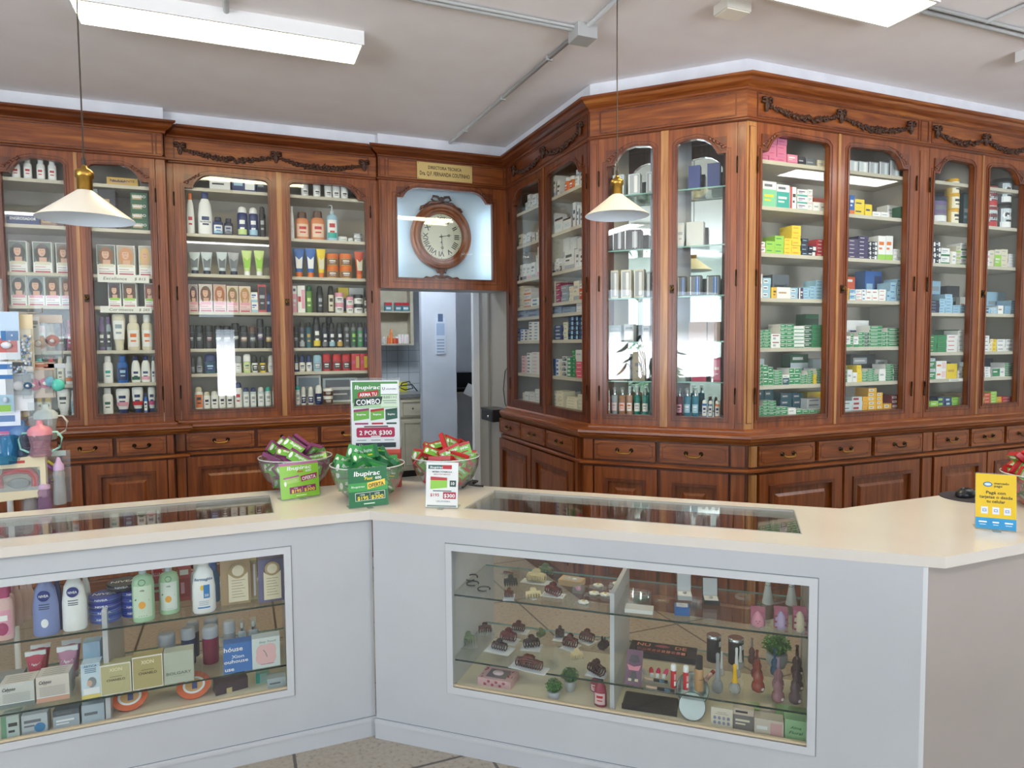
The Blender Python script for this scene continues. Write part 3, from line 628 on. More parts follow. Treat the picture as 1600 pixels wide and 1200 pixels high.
b.blob(0, -.0205, -.045, .006, .001, .006, BK, 8)
b.obj('dial', K)
for nm, ang, ln, w in (('hour_hand', radians(80), .095, .007), ('minute_hand', radians(176), .135, .0045)):
    b = MB(); b.X = Matrix.Rotation(ang, 4, 'Y'); b.plate([(-w/2, -.02), (w/2, -.02), (w*.35, ln*.62), (0, ln), (-w*.35, ln*.62)], [], -.027, -.025, BK)
    n = 16; b.plate([(.010*cos(2*pi*i/n), ln*.66+.010*sin(2*pi*i/n)) for i in range(n)], [[(.006*cos(2*pi*i/n), ln*.66+.006*sin(2*pi*i/n)) for i in range(n)]], -.0275, -.0255, BK); b.blob(0, -.027, 0, .009, .003, .009, BK, 10); b.obj(nm, K)
b = MB(); n = 40; b.plate([(fx*1.0*cos(2*pi*i/n), fz*1.0*sin(2*pi*i/n)) for i in range(n)], [], -.034, -.032, PANE); b.obj('dial_glass', K)
b = MB()
for d in (-1, 1):
    b.tube([(0, -.03, .275), (d*.03, -.035, .31), (d*.065, -.03, .315), (d*.08, -.03, .29), (d*.05, -.03, .272), (0, -.03, .272)], [.010, .011, .011, .010, .010, .009], 8, W_C)
    b.tube([(d*.03, -.03, .268), (d*.09, -.025, .262), (d*.13, -.02, .235), (d*.16, -.02, .225), (d*.175, -.02, .20)], [.012, .013, .011, .012, .006], 8, W_D)
    for i in range(5): b.blob(d*(.08+.022*i), -.03, .262-.013*i, .016, .008, .008, W_D, 7, -d*.6)
b.blob(0, -.04, .292, .02, .014, .02, W_C, 9); b.obj('carved_crest', K)
b = MB()
b.lathe([(.03, -.33), (.02, -.318), (.014, -.30), (.03, -.28), (.035, -.262)], 16, W_D, sy=.5, cy=-.02)
for d in (-1, 1):
    b.tube([(0, -.02, -.325), (d*.05, -.02, -.318), (d*.09, -.02, -.334), (d*.13, -.02, -.326), (d*.155, -.02, -.342)], [.012, .011, .010, .009, .005], 8, W_D)
    b.tube([(0, -.02, -.275), (d*.035, -.02, -.285), (d*.045, -.02, -.265), (d*.03, -.02, -.26)], [.010, .009, .007, .005], 8, W_D)
b.obj('carved_foot', K)
# D
D = unit('D', 'oak side cabinet of white cartons between the doorway and the mirrored corner')
runs(D, 'D', 5, 6)
case_box(D, .045, 1.395, parts=(.745,)); SHZ['D'] = [2.64, 2.385, 2.115, 1.90, 1.822, 1.64, 1.385, 1.170]
shelves(D, .06, 1.38, SHZ['D'][:-1])
door(D, .085, .732, .165, .662, 'L', z1=2.80, wv=W_D, hinge='L'); door(D, .752, 1.378, .802, 1.318, 'R', wv=W_D, hinge='R', lock=.775)
b = MB(); b.box(.731, .753, -.010, .03, ZB, ZT, W_V); b.obj('door_stile', D)
pilaster(D, .035, .084, wv=W_D); pilaster(D, 1.379, 1.405, wv=W_D); pframe(D, .10, 1.38)
garland(D, (.20, .74, 1.30))
b = MB(); b.box(.0, .047, -.002, .36, 0, 3.03, W_D); b.obj('side_panel', D)
for q in ((.045, .478), (.500, .918), (.944, 1.362)): drawer(D, *q, wv=W_H)
lower_door(D, .045, .672); lower_door(D, .695, 1.345)
posts(D, ((1.37, 1.40), (.1, 1.02)))
# E
E_ = unit('E', 'mirrored corner display cabinet of perfumes with glass shelves, set across the corner')
runs(E_, 'E', 6, 7)
SHZ['E'] = [2.52, 2.185, 1.890, 1.620, 1.378, 1.168]
b = MB()
for pts in ([(.062, .03), (.155, .215), (.155, .23), (.055, .03)], [(.86, .03), (.768, .215), (.768, .23), (.868, .03)]):
    vs = [(p[0], p[1], z) for z in (1.12, 2.99) for p in pts]; b.add(vs, [(0, 1, 2, 3), (7, 6, 5, 4), (0, 4, 5, 1), (1, 5, 6, 2), (2, 6, 7, 3), (3, 7, 4, 0)], W_D)
b.box(.14, .785, .222, .232, 1.12, 2.99, W_D); b.box(.45, .478, .03, .22, 1.12, 2.99, W_D)
for z0, z1 in ((1.105, 1.168), (2.97, 2.99)):
    pts = [(.058, .0), (.865, .0), (.765, .222), (.158, .222)]; vs = [(p[0], p[1], z) for z in (z0, z1) for p in pts]; b.add(vs, [(3, 2, 1, 0), (4, 5, 6, 7), (0, 1, 5, 4), (1, 2, 6, 5), (2, 3, 7, 6), (3, 0, 4, 7)], W_D)
b.obj('carcass', E_)
for q0, q1 in ((.160, .448), (.480, .766)):
    b = MB(); b.box(q0, q1, .214, .220, 1.17, 2.965, MIRROR); b.obj('mirror', E_)
for z in SHZ['E'][:-1]:
    for q in ([(.085, .04), (.448, .04), (.448, .212), (.160, .212)], [(.480, .04), (.840, .04), (.765, .212), (.480, .212)]):
        b = MB(); vs = [(p[0], p[1], zz) for zz in (z-.008, z) for p in q]; b.add(vs, [(3, 2, 1, 0), (4, 5, 6, 7), (1, 2, 6, 5), (2, 3, 7, 6), (3, 0, 4, 7)], GSHELF); b.add(vs, [(0, 1, 5, 4)], GEDGE_L); b.obj('glass_shelf', E_)
door(E_, .057, .436, .108, .388, 'L', z1=2.79, hinge='L'); door(E_, .480, .866, .530, .803, 'R', z1=2.79, hinge='R', lock=.505)
b = MB(); b.box(.436, .480, -.012, .03, ZB, ZT, W_L); b.obj('door_stile', E_)
pilaster(E_, .0, .055); pilaster(E_, .868, .915); pframe(E_, .06, .86)
for q in ((.052, .424), (.452, .842)): drawer(E_, *q)
lower_door(E_, .052, .434); lower_door(E_, .458, .842)
posts(E_, ((-.02, .04), (.1, .855)), ((-.02, .04), (.9, 1.02)), ((.855, .93), (.1, .855)), ((.855, .93), (.9, 1.02)))
# F
Fc = unit('F', 'long oak medicine cabinet with two garlands, to the side of the mirrored corner')
runs(Fc, 'F', 7, 8)
case_box(Fc, .055, 1.42); SHZ['F'] = [2.664, 2.400, 2.130, 1.869, 1.576, 1.353, 1.170]
shelves(Fc, .07, 1.40, SHZ['F'][:-1]); SHZ['G'] = [2.668, 2.403, 2.128, 1.799, 1.535, 1.353, 1.165]
b = MB(); case_box(Fc, 1.422, 4.1, parts=(2.60,)); shelves(Fc, 1.44, 4.08, SHZ['G'][:-1])
b = MB()
door(Fc, .072, .690, .104, .616, 'L', z1=2.80, hinge='L'); door(Fc, .706, 1.366, .780, 1.283, 'R', hinge='R', lock=.742)
b.box(.689, .707, -.010, .03, ZB, ZT, W_L); b.obj('door_stile', Fc); b = MB(); b.box(1.998, 2.012, -.010, .03, ZB, ZT, W_L); b.obj('door_stile', Fc)
door(Fc, 1.486, 1.999, 1.532, 1.912, 'L', hinge='L'); door(Fc, 2.011, 2.53, 2.075, 2.438, 'R', hinge='R', lock=2.042)
door(Fc, 2.64, 3.24, 2.70, 3.18, 'L', hinge='L'); door(Fc, 3.25, 3.85, 3.31, 3.79, 'R', hinge='R')
pilaster(Fc, .0, .070, wv=W_L); pilaster(Fc, 1.368, 1.484); pilaster(Fc, 2.532, 2.638); pilaster(Fc, 3.852, 4.18)
pframe(Fc, .07, 1.385); pframe(Fc, 1.50, 2.55); pframe(Fc, 1.40, 1.475); pframe(Fc, 2.56, 4.1)
garland(Fc, (.13, .70, 1.30)); garland(Fc, (1.54, 2.02, 2.50)); garland(Fc, (2.7, 3.25, 3.8))
for q in ((.035, .452), (.484, .912), (.946, 1.366), (1.478, 1.812), (1.843, 2.176), (2.205, 2.54), (2.66, 3.1), (3.13, 3.55)): drawer(Fc, *q)
for q in ((.040, .676), (.696, 1.348), (1.486, 2.000), (2.014, 2.53), (2.65, 3.2), (3.22, 3.8)): lower_door(Fc, *q)
posts(Fc, ((-.02, .022), (.1, .855), W_L), ((-.02, .022), (.9, 1.02), W_L), ((1.38, 1.465), (.1, .855)), ((1.38, 1.465), (.9, 1.02)))
# ================================================================ white counters
TOPM = noise_mat('cream_laminate_top', '#d6cfc4', '#dad4ca', 3, rough=.16)
LIP = P('#dedcd8', .3)
CPATH = [(-2.2, 2.70), (.478, 2.70), (2.000, 1.384), (4.2, 1.384)]
def plan_poly(mb, pts, z0, z1, mt, holes=()):
    m2 = MB(); m2.plate(pts, holes, -z1, -z0, mt)       # plate builds in x,z ; turn it flat
    mb.add([(p[0], p[2], -p[1]) for p in m2.v], [f[::-1] if True else f for f in m2.f], mt); return mb
Fr = [tuple(p) for p in CPATH]; Bk = [tuple(p) for p in offs(CPATH, -.585)]
def wpt(k, s, d): p = Wp(k, s, d, 0); return (p.x, p.y)
WHITE_C = WHITE
def mk_counter(k, nm, i, s0, s1, win, hole, label, shelves_z, dvs, front_end=None):
    t = empty('display_counter', Wp(k, 0, 0, 0), rot(k), label, 'counter', 'white shop counters')
    b = MB(); plan_poly(b, [Fr[i], Fr[i+1], Bk[i+1], Bk[i]], .905, .94, TOPM, [[wpt(k, *q) for q in hole]] if hole else []); local(b, k); b.obj('top', t)
    WHITE = WHITE_C if k != 'R' else noise_mat('shaded_white_lacquer', '#a89e97', '#ada39c', 2.0, rough=.3)  # white lacquer darkened and warmed: shade and lamp light put into its colour
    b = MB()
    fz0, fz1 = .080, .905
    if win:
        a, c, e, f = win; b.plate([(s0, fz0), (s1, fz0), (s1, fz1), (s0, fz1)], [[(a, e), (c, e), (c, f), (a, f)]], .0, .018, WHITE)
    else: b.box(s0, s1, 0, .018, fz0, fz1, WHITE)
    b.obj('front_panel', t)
    b = MB(); b.box(s0-.004, s1+.004, -.006, .018, 0, .066, WHITE); b.box(s0-.004, s1+.004, -.010, .018, .066, .080, P('#c4c6c8', .3)); b.box(s0, s1, -.0004, .0, .081, .0835, P('#6a7076')); b.obj('kick_board', t)
    if win:
        a, c, e, f = win; g = .026
        b = MB(); b.plate([(a-g, e-g), (c+g, e-g), (c+g, f+g), (a-g, f+g)], [[(a, e), (c, e), (c, f), (a, f)]], -.005, .004, P('#c6c9cb', .3))
        b.plate([(a-g-.003, e-g-.003), (c+g+.003, e-g-.003), (c+g+.003, f+g+.003), (a-g-.003, f+g+.003)], [[(a-g, e-g), (c+g, e-g), (c+g, f+g), (a-g, f+g)]], -.0006, .004, P('#787d80')); 
        b.box(a, c, .004, .016, e-.001, e+.008, P('#cdbb9b')); b.obj('window_frame', t)
        b = MB(); b.box(a-.004, c+.004, .008, .012, e-.004, f+.004, PANE); b.obj('pane', t)
        b = MB(); ia, ic = a-.015, c+.015      # open-backed case: sides and floor
        b.box(ia-.016, ia, .018, .50, .22, .903, WHITE); b.box(ic, ic+.016, .018, .50, .22, .903, WHITE); b.box(ia-.016, ic+.016, .018, .50, .232, .250, P('#d9d0bd', .4)); b.obj('case_panels', t)
        for z in shelves_z:
            b = MB(); vs = [(ia+.001, .024, z-.007), (ic-.001, .024, z-.007), (ic-.001, .40, z-.007), (ia+.001, .40, z-.007), (ia+.001, .024, z), (ic-.001, .024, z), (ic-.001, .40, z), (ia+.001, .40, z)]
            b.add(vs, [(3, 2, 1, 0), (4, 5, 6, 7), (1, 2, 6, 5), (3, 0, 4, 7)], GSHELF); b.add(vs, [(0, 1, 5, 4)], GEDGE); b.add(vs, [(2, 3, 7, 6)], GEDGE_L); b.obj('glass_shelf', t)
        for dv in dvs:
            b = MB(); x, zt_ = dv; b.box(x-.008, x+.008, .045, .40, .25, zt_, WHITE); b.obj('divider', t)
    else:
        b = MB(); b.box(s0, s0+.018, .018, .5, 0, .903, WHITE); b.box(s1-.018, s1, .018, .5, 0, .903, WHITE); b.obj('case_panels', t)
    if hole:
        (x0, y0), (x1, _), (_, y1), _2 = hole
        b = MB(); b.box(x0+.001, x1-.001, y0+.001, y1-.001, .930, .936, PANE); b.obj('top_glass', t)
        b = MB(); g = .004; AL = P('#9aa3a0', .3)
        for q in ((x0-g, x1+g, y0-g, y0), (x0-g, x1+g, y1, y1+g), (x0-g, x0, y0, y1), (x1, x1+g, y0, y1)): b.box(*q, .9385, .9408, AL)
        b.obj('glass_trim', t)
    return t
SHC = [.812, .630, .370, .250]
mk_counter('L', 'L', 0, -2.2, .488, (-1.95, .146, .262, .803), ((-2.0, .115), (.118, .115), (.118, .460), (-2.0, .460)), 'white display counter of creams and perfumes, under the plain-frieze cabinet', (.600, .352), ((-.470, .66),))
CM = mk_counter('M', 'M', 1, .010, 1.952, (.356, 1.627, .268, .811), ((.346, .155), (1.612, .155), (1.612, .505), (.346, .505)), 'white display counter of hair clips and nail varnish, slanting across the middle', (.630, .370), ((.972, .695),))
mk_counter('R', 'R', 2, 1.968, 4.0, None, None, 'plain white counter carrying the yellow card, nearest the medicine cabinet', (), ())
b = MB(); b.X = Matrix.Translation((1.955, 0, 0)) @ Matrix.Rotation(radians(21), 4, 'Z'); b.box(-.004, .012, .001, .02, .08, .904, P('#d0d2d3', .3)); b.obj('post', CM)
# ================================================================ goods: shapes
CC = dict(w='#dfdfdc', W='#eeeeec', c='#ded6be', C='#efe6c8', k='#1b1b1e', K='#34343a', g='#2c8a54', G='#1c5a3c', l='#9bcf4c', L='#c9e08f', y='#ecd02f', Y='#e8b02c', o='#e2762e', O='#cf4f24', r='#c2242e', R='#86202c',
          p='#e3a0b4', P='#c2487c', n='#25366b', N='#151d3a', b='#2d66b4', B='#9fc6dc', t='#2fa79b', T='#235a66', s='#a9adb3', S='#6c7076', u='#5d4032', U='#8c6a55', v='#66507f', V='#3d2c5e', m='#b79b78', M='#8d2f52', a='#c9a24e', e='#c8d4d8', f='#8f9ea8', h='#e9c9c9')
def Q(c): return P(CC[c]) if len(c) == 1 else P('#'+c)
STY = {'g': [(0, .06, 1, .94, 1), (.12, .52, .66, .66, 0)], 'b': [(.1, .28, .66, .76, 1), (.16, .44, .58, .60, 3)], 'w': [(0, .0, 1, .24, 1), (.1, .62, .75, .76, 3), (.1, .44, .5, .52, 3)],
       't': [(0, .0, 1, .70, 1), (.12, .80, .7, .9, 3), (.12, .40, .8, .5, 2), (.12, .25, .6, .32, 2)], 'p': [(.12, .45, .7, .6, 3)], 's': [(.0, .0, .30, 1, 1), (.40, .55, .9, .7, 3), (.40, .3, .75, .4, 3)],
       'o': [(.55, .15, .95, .85, 1), (.08, .4, .45, .6, 2)], 'i': [(.06, .1, .94, .6, 1), (.15, .7, .85, .84, 3), (.2, .2, .5, .5, 2)], 'n': [], 'q': [(.08, .08, .92, .92, 1), (.2, .5, .8, .62, 2), (.3, .3, .7, .36, 2)],
       'c': [(.08, .06, .92, .94, 1), (.5, .1, .8, .9, 2)], 'r': [(.0, .86, 1, 1, 1), (.15, .3, .85, .62, 2)]}
def rings(mb, rr, n, mt, cap=True):            # rr: (rx, ry, z)
    vs = []; fs = []
    for rx, ry, z in rr:
        for i in range(n): a = 2*pi*i/n; vs.append((rx*cos(a), ry*sin(a), z))
    for j in range(len(rr)-1):
        for i in range(n): k = (i+1) % n; fs.append((j*n+i, j*n+k, (j+1)*n+k, (j+1)*n+i))
    mb.add(vs, fs, mt, True)
    if cap: mb.add(vs[:n], [tuple(range(n))[::-1]], mt); mb.add(vs[-n:], [tuple(range(n))], mt)
PROF = {  # (body profile, cap profile, label zone)
 'flip': ([(.9, 0), (1, .03), (1, .60), (.92, .72), (.60, .78)], [(.62, .78), (.66, .80), (.64, .96), (.55, 1)], (.10, .56)),
 'inv': ([(.62, .16), (.72, .22), (.95, .62), (1, .86), (.93, .97), (.7, 1)], [(.58, 0), (.62, .01), (.62, .16)], (.3, .82)),
 'spray': ([(.96, 0), (1, .02), (1, .72), (.86, .78), (.80, .79)], [(.82, .79), (.82, .88), (.66, .97), (.35, 1)], (.06, .66)),
 'axe': ([(.97, 0), (1, .02), (1, .69)], [(1, .70), (1, .92), (.93, .98), (.75, 1)], (.30, .52)),
 'roll': ([(.80, 0), (.98, .12), (1, .35), (.80, .56)], [(.80, .56), (.84, .60), (.78, .86), (.5, .97), (0, 1)], (.10, .45)),
 'stick': ([(.95, 0), (1, .04), (1, .58)], [(1, .60), (.99, .84), (.85, .97), (.5, 1)], (.12, .50)),
 'pump': ([(.95, 0), (1, .03), (1, .60), (.85, .70), (.32, .75)], [(.34, .75), (.34, .83), (.13, .84), (.13, .93)], (.08, .58)),
 'tub': ([(.90, 0), (.97, .06), (.97, .60)], [(1, .61), (1, .96), (.95, 1)], (.10, .54)),
 'lotion': ([(.88, 0), (1, .04), (.98, .46), (.80, .72), (.46, .84)], [(.46, .84), (.48, .85), (.46, .98), (.4, 1)], (.10, .50)),
 'pill': ([(.97, 0), (1, .03), (1, .70), (.78, .76)], [(.84, .76), (.84, .98), (.8, 1)], (.12, .62)),
 'can': ([(.97, 0), (1, .02), (1, .84)], [(1.03, .85), (1.03, .99), (.98, 1)], (.05, .80)),
 'mist': ([(.96, 0), (1, .02), (1, .66), (.9, .70), (.42, .71)], [(.42, .71), (.42, .78), (.62, .78), (.62, .99), (.56, 1)], (.12, .42)),
}
_mc = {}
def goods(kind, w, h, dp, cols, txt=None):
    key = (kind, round(w, 3), round(h, 3), round(dp, 3), cols, txt)
    if key in _mc: return _mc[key]
    c = cols.split(','); rx, ry = w/2, dp/2; out = []
    if kind[0] == '#':                          # carton, style letter follows
        st = kind[1]; m = MB(); m.box(-rx, rx, -ry, ry, 0, h, Q(c[0]))
        if st == 'd':                           # hair colour carton with a portrait
            m.rect(-rx+.003, rx-.003, h*.34, h-.003, -ry-.0004, Q(c[1])); hc = Q(c[2]); y = -ry-.0008; n = 14
            m.plate([(rx*.80*cos(2*pi*i/n), h*.64+h*.30*sin(2*pi*i/n)*(1.0 if sin(2*pi*i/n) > 0 else 1.25)) for i in range(n)], [], y, -ry, hc)
            m.plate([(rx*.40*cos(2*pi*i/n)-rx*.05, h*.69+h*.165*sin(2*pi*i/n)) for i in range(n)], [], y-.0004, -ry, P('#dcae92')); m.rect(-rx*.35, rx*.45, h*.34, h*.50, y-.0003, P('#d8a98e'))
            m.plate([(rx*.4*cos(a)-rx*.02, h*.78+h*.12*sin(a)) for a in [pi*i/8 for i in range(9)]], [], y-.0008, -ry, hc)
            for ex in (-.17, .07): m.rect(rx*(ex-.06), rx*(ex+.06), h*.715, h*.73, y-.0008, P('#3a2620'))
            m.rect(-rx*.16, rx*.08, h*.615, h*.63, y-.0008, P('#b4545a'))
            m.rect(-rx*.8, rx*.8, h*.26, h*.36, y-.001, Q(c[3])); m.rect(-rx*.8, rx*.3, h*.18, h*.20, -ry-.0005, P('#c3707a')); m.rect(-rx*.8, rx*.8, h*.10, h*.12, -ry-.0005, P('#8a7d80')); m.rect(-rx*.8, rx*.8, 0.002, h*.06, -ry-.0005, P('#b53a56'))
        else:
            for od, (a, b_, e, f, i) in enumerate(STY[st]): m.rect(-rx+w*a, -rx+w*e, h*b_, h*f, -ry-.0004-.0003*od, Q(c[i]) if i < len(c) else P('#4b5058'))
            if st == 'c':                       # cellophane wrapped; white streaks paint its glints
                m.rect(-rx*.9, -rx*.78, h*.05, h*.95, -ry-.001, P('#f2f4f4')); m.rect(rx*.3, rx*.36, h*.05, h*.95, -ry-.001, P('#f6f8f8'))
        if txt: 
            for i, q in enumerate(txt.split('/')): m.text(q, 0, h*(.62-.28*i)-min(h*.14, .014), min(h*.28, w*.9/max(3, len(q))*1.15), Q(c[3]) if len(c) > 3 else P('#30343c'), -ry-.0012, w=w*.8)
        out = [('carton', m)]
    elif kind == 'tube':                        # squeeze tube standing on its cap
        m = MB(); k0 = .60; rings(m, [(rx*k0, rx*k0*.9, h*.17), (rx*.72, rx*.52, h*.45), (rx*.88, rx*.28, h*.75), (rx, .0022, h*.96), (rx, .002, h)], 18, Q(c[0])); f = lambda x: -rx*.45
        m2 = MB(); m2.lathe([(rx*k0*.98, 0), (rx*k0*1.02, .004), (rx*k0*1.0, h*.17)], 18, Q(c[1]))
        m3 = MB(); m3.plate([(-rx*.5, h*.3), (rx*.5, h*.3), (rx*.62, h*.72), (0, h*.60), (-rx*.62, h*.72)], [], -rx*.56, -rx*.30, Q(c[2]))
        out = [('squeeze_tube', m), ('cap', m2), ('label', m3)]
    else:
        bp, cp, lz = PROF[kind]; n = 22; m = MB(); bm = Q(c[0])
        if kind == 'mist': bm = glass_mat('tint_'+c[0], tuple(.35+.65*v for v in lin(CC.get(c[0], '#'+c[0]))), body=.45, bodycol=CC.get(c[0], '#'+c[0]))
        rings(m, [(rx*r, ry*r, h*z) for r, z in bp], n, bm)
        m2 = MB(); rings(m2, [(rx*r, ry*r, h*z) for r, z in cp], n, PLAST if kind == 'mist' else Q(c[1]))
        if kind == 'pump': m2.tube([(0, 0, h*.93), (0, 0, h*.965), (-rx*.1, -.005, h*.98), (-rx*.6, -.012, h*.975), (-rx*.7, -.014, h*.94)], rx*.12, 7, Q(c[1]))
        if kind == 'mist': m2.lathe([(rx*.44, h*.71), (rx*.44, h*.78)], 16, STEEL); m2.lathe([(rx*.3, h*.78), (rx*.3, h*.90)], 12, P('#dcdcdc'))
        fy = lambda x: -ry*sqrt(max(0.0, 1-(x/rx)**2))
        m3 = MB(); z0, z1 = h*lz[0], h*lz[1]
        if len(c) > 2: m3.patch(-rx*.80, rx*.80, z0, z1, fy, Q(c[2]), 8)
        if len(c) > 3: m3.patch(-rx*.50, rx*.50, z0+(z1-z0)*.58, z0+(z1-z0)*.80, fy, Q(c[3]), 5, e=.0011); m3.patch(-rx*.42, rx*.42, z0+(z1-z0)*.30, z0+(z1-z0)*.40, fy, Q(c[3]), 5, e=.0011)
        if len(c) > 4: m3.patch(-rx*.84, rx*.84, z0, z0+(z1-z0)*.30, fy, Q(c[4]), 8, e=.0009)
        if txt: m3.text(txt, 0, z0+(z1-z0)*.45, min(w*.95/len(txt)*1.1, (z1-z0)*.4), P('#f2f2f0') if c[0] in 'kKnNrRSuMPV' else P('#2a2c34'), w=w*.72, fy=lambda x: fy(x)-.0012)
        out = [('bottle', m), ('cap', m2)]+([('label', m3)] if m3.v else [])
    _mc[key] = [(nm, mb.mesh(nm)) for nm, mb in out]; return _mc[key]
NAME = {'flip': 'shampoo_bottle', 'inv': 'conditioner_bottle', 'spray': 'spray_can', 'axe': 'deodorant_can', 'roll': 'roll_on_deodorant', 'stick': 'deodorant_stick', 'pump': 'pump_bottle', 'tub': 'cream_jar', 'lotion': 'lotion_bottle', 'pill': 'pill_bottle', 'can': 'powder_tub', 'mist': 'body_mist_bottle', 'tube': 'squeeze_tube', '#': 'medicine_carton'}
def put(P3, rz, kind, w, h, dp, cols, label, cat, group=None, txt=None, name=None):
    ms = goods(kind, w, h, dp, cols, txt); nm = name or NAME[kind if kind[0] != '#' else '#']
    if kind == '#d': nm = 'hair_dye_carton'
    elif kind[0] == '#' and not name:
        c0 = cols.split(',')[0]
        if 'perfume' in label: nm = 'perfume_box'
        elif 'green' in label.split(',')[0] or kind == '#g': nm = 'green_medicine_carton'
        elif 'blue' in label.split(',')[0] or 'navy' in label.split(',')[0]: nm = 'blue_medicine_carton'
        elif c0 in 'wWcCe': nm = 'white_medicine_carton'
    o = bpy.data.objects.new(nm, ms[0][1]); COL.objects.link(o); o.location = P3; o.rotation_euler = (0, 0, rz); tag(o, label, cat, group)
    for pn, me in ms[1:]: c = bpy.data.objects.new(pn, me); COL.objects.link(c); c.parent = o
    return o
ORD = 'first second third fourth fifth sixth seventh eighth ninth tenth eleventh twelfth thirteenth fourteenth fifteenth sixteenth seventeenth eighteenth nineteenth twentieth'.split()
DOORN = {'A1': 'plain cabinet outer door', 'A2': 'plain cabinet inner door', 'B1': 'garland cabinet first door', 'B2': 'garland cabinet second door', 'D1': 'side cabinet first door', 'D2': 'side cabinet second door',
         'E1': 'mirrored cabinet first door', 'E2': 'mirrored cabinet second door', 'F1': 'medicine cabinet first door', 'F2': 'medicine cabinet second door', 'G1': 'medicine cabinet third door', 'G2': 'medicine cabinet fourth door'}
ROWN = ['top', 'second', 'third', 'fourth', 'fifth', 'sixth', 'seventh', 'bottom']
def rows(dn, i, og, sc, spec, d0=.055):
    face = 'F' if dn[0] in 'FG' else dn[0]; zs = SHZ[dn[0]]; z = zs[i]; rn = 'bottom' if i == len(zs)-1 else ROWN[i]; cnt = 0
    for it in spec.strip().split(';'):
        tk = it.split()
        if not tk: continue
        x0, x1, tp = [float(q) for q in tk[:3]]; kd = tk[3]; cols = tk[4]; desc = ' '.join(tk[5:]); txt = None
        if '=' in desc: desc, txt = desc.split('='); desc = desc.strip(); txt = txt.replace('_', ' ')
        d = d0; n = 1
        if '@' in kd: kd, q = kd.split('@'); d = float(q)
        if ':' in kd: kd, q = kd.split(':'); n = int(q)
        px0, px1, py = og[0]+x0/sc, og[0]+x1/sc, og[1]+tp/sc
        s0, _ = S(face, px0, py, d); s1, _ = S(face, px1, py, d); _, zt = S(face, (px0+px1)/2, py, d)
        w = (s1-s0)*.985; hh = max(.012, zt-z)/n; cnt += 1
        if kd[0] == '#': dp = .10 if d < .1 else .08
        elif kd in ('flip', 'inv', 'stick', 'lotion', 'pump'): dp = w*.62
        elif kd == 'tube': dp = w*.5
        else: dp = w
        if dn[0] == 'E': dp = min(dp, .07)
        cen = d+dp/2
        for l in range(n):
            cat = {'#': 'carton'}.get(kd[0], {'spray': 'spray can', 'axe': 'spray can', 'tub': 'jar', 'can': 'tub', 'tube': 'tube', 'roll': 'deodorant', 'stick': 'deodorant'}.get(kd, 'bottle'))
            lab = desc + (', %s up in pile %s' % (ORD[l], ORD[cnt-1]) if n > 1 else ', %s item from left' % ORD[cnt-1]) + ', %s shelf, %s' % (rn, DOORN[dn])
            j = random.uniform(-.012, .012) if kd[0] == '#' else random.uniform(-.1, .1); jx = random.uniform(-.0012, .0012) if n > 1 else 0
            P3 = Wp(face, (s0+s1)/2+jx, cen+(random.uniform(0, .006) if n > 1 else 0), z+hh*l)
            put(P3, rot(face)+(j if n == 1 or l == n-1 else j*.4), kd, w, hh*.992 if n > 1 else hh, dp, cols, lab, cat, 'goods on the %s shelf, %s' % (rn, DOORN[dn]), txt)
CA1 = ((0, 150), 4); CA2 = ((0, 400), 3)
rows('A1', 0, *CA1, "65 120 390 flip w,w,W,r white bottle with red label; 138 193 385 flip w,w,W,r white bottle with red label; 220 275 390 flip w,w,W,r white bottle with red label; 292 347 395 flip w,w,W,r white bottle with red label")
rows('A2', 0, *CA1, "665 862 512 #b a,m,u,u long gold carton =RELAXANTE")
rows('A1', 1, *CA1, "38 247 742 #n n,b,w,W long navy carton =ENGROSADOR; 252 350 748 #b U,m,u,u brown carton; 352 398 775 #p u,m,u,m dark brown carton")
rows('A2', 1, *CA1, "580 607 580 #p f,w,w,K grey carton end; 612 718 585 #b K,m,u,k black carton with gold oval; 812 920 605 #b:4 G,m,w,w green and tan carton =HERBO")
rows('A1', 2, *CA1, "50 165 905 #d W,56655c,2e1d18,c brunette hair colour carton; 200 320 912 #d W,5b6660,3a231b,c dark-haired hair colour carton; 345 440 920 #d W,6b6a60,6d4a33,c chestnut hair colour carton")
rows('A2', 2, *CA1, "600 718 930 #d W,5d6558,8a5b3a,c brown-haired hair colour carton; 727 840 935 #d W,a89c8c,c98f62,c copper blonde hair colour carton; 863 945 938 #d W,b7ad9a,d9b277,c blonde hair colour carton")
rows('A1', 3, *CA2, "45 122 92 #d W,8d8f8c,1b1416,p black-haired colour carton; 125 205 95 #d W,77858c,23202a,p blue-black hair colour carton; 207 280 97 #d W,5b5540,5b3a2c,p brown hair colour carton; 282 330 99 #d W,6a6a66,7a4b3c,p auburn hair colour carton")
rows('A2', 3, *CA2, "505 565 125 #d W,4a3a44,3a1822,l plum hair colour carton; 573 637 127 #d W,4a3a2c,5b3320,l reddish hair colour carton; 675 722 130 #d W,6a4a44,7d3a2c,l red hair colour carton")
rows('A1', 4, *CA2, "45 85 295 flip h,w,W,s pale bottle; 90 128 290 flip w,w,p,s pink label bottle; 132 168 290 flip w,r,W,r red-capped bottle; 172 210 292 flip h,u,W,u pink bottle; 214 255 290 flip U,u,m,k tan bottle; 258 305 300 flip v,v,K,w purple bottle =ELVIVE; 308 332 300 flip M,P,P,w dark pink bottle")
rows('A2', 4, *CA2, "455 490 285 flip v,v,K,w purple bottle =ELVIVE; 492 518 285 flip f,v,K,w lilac bottle =ELVIVE; 520 584 272 inv c,c,W,f cream conditioner bottle; 590 650 275 flip c,c,W,o ivory shampoo bottle; 658 712 275 flip c,w,W,o pearl shampoo bottle")
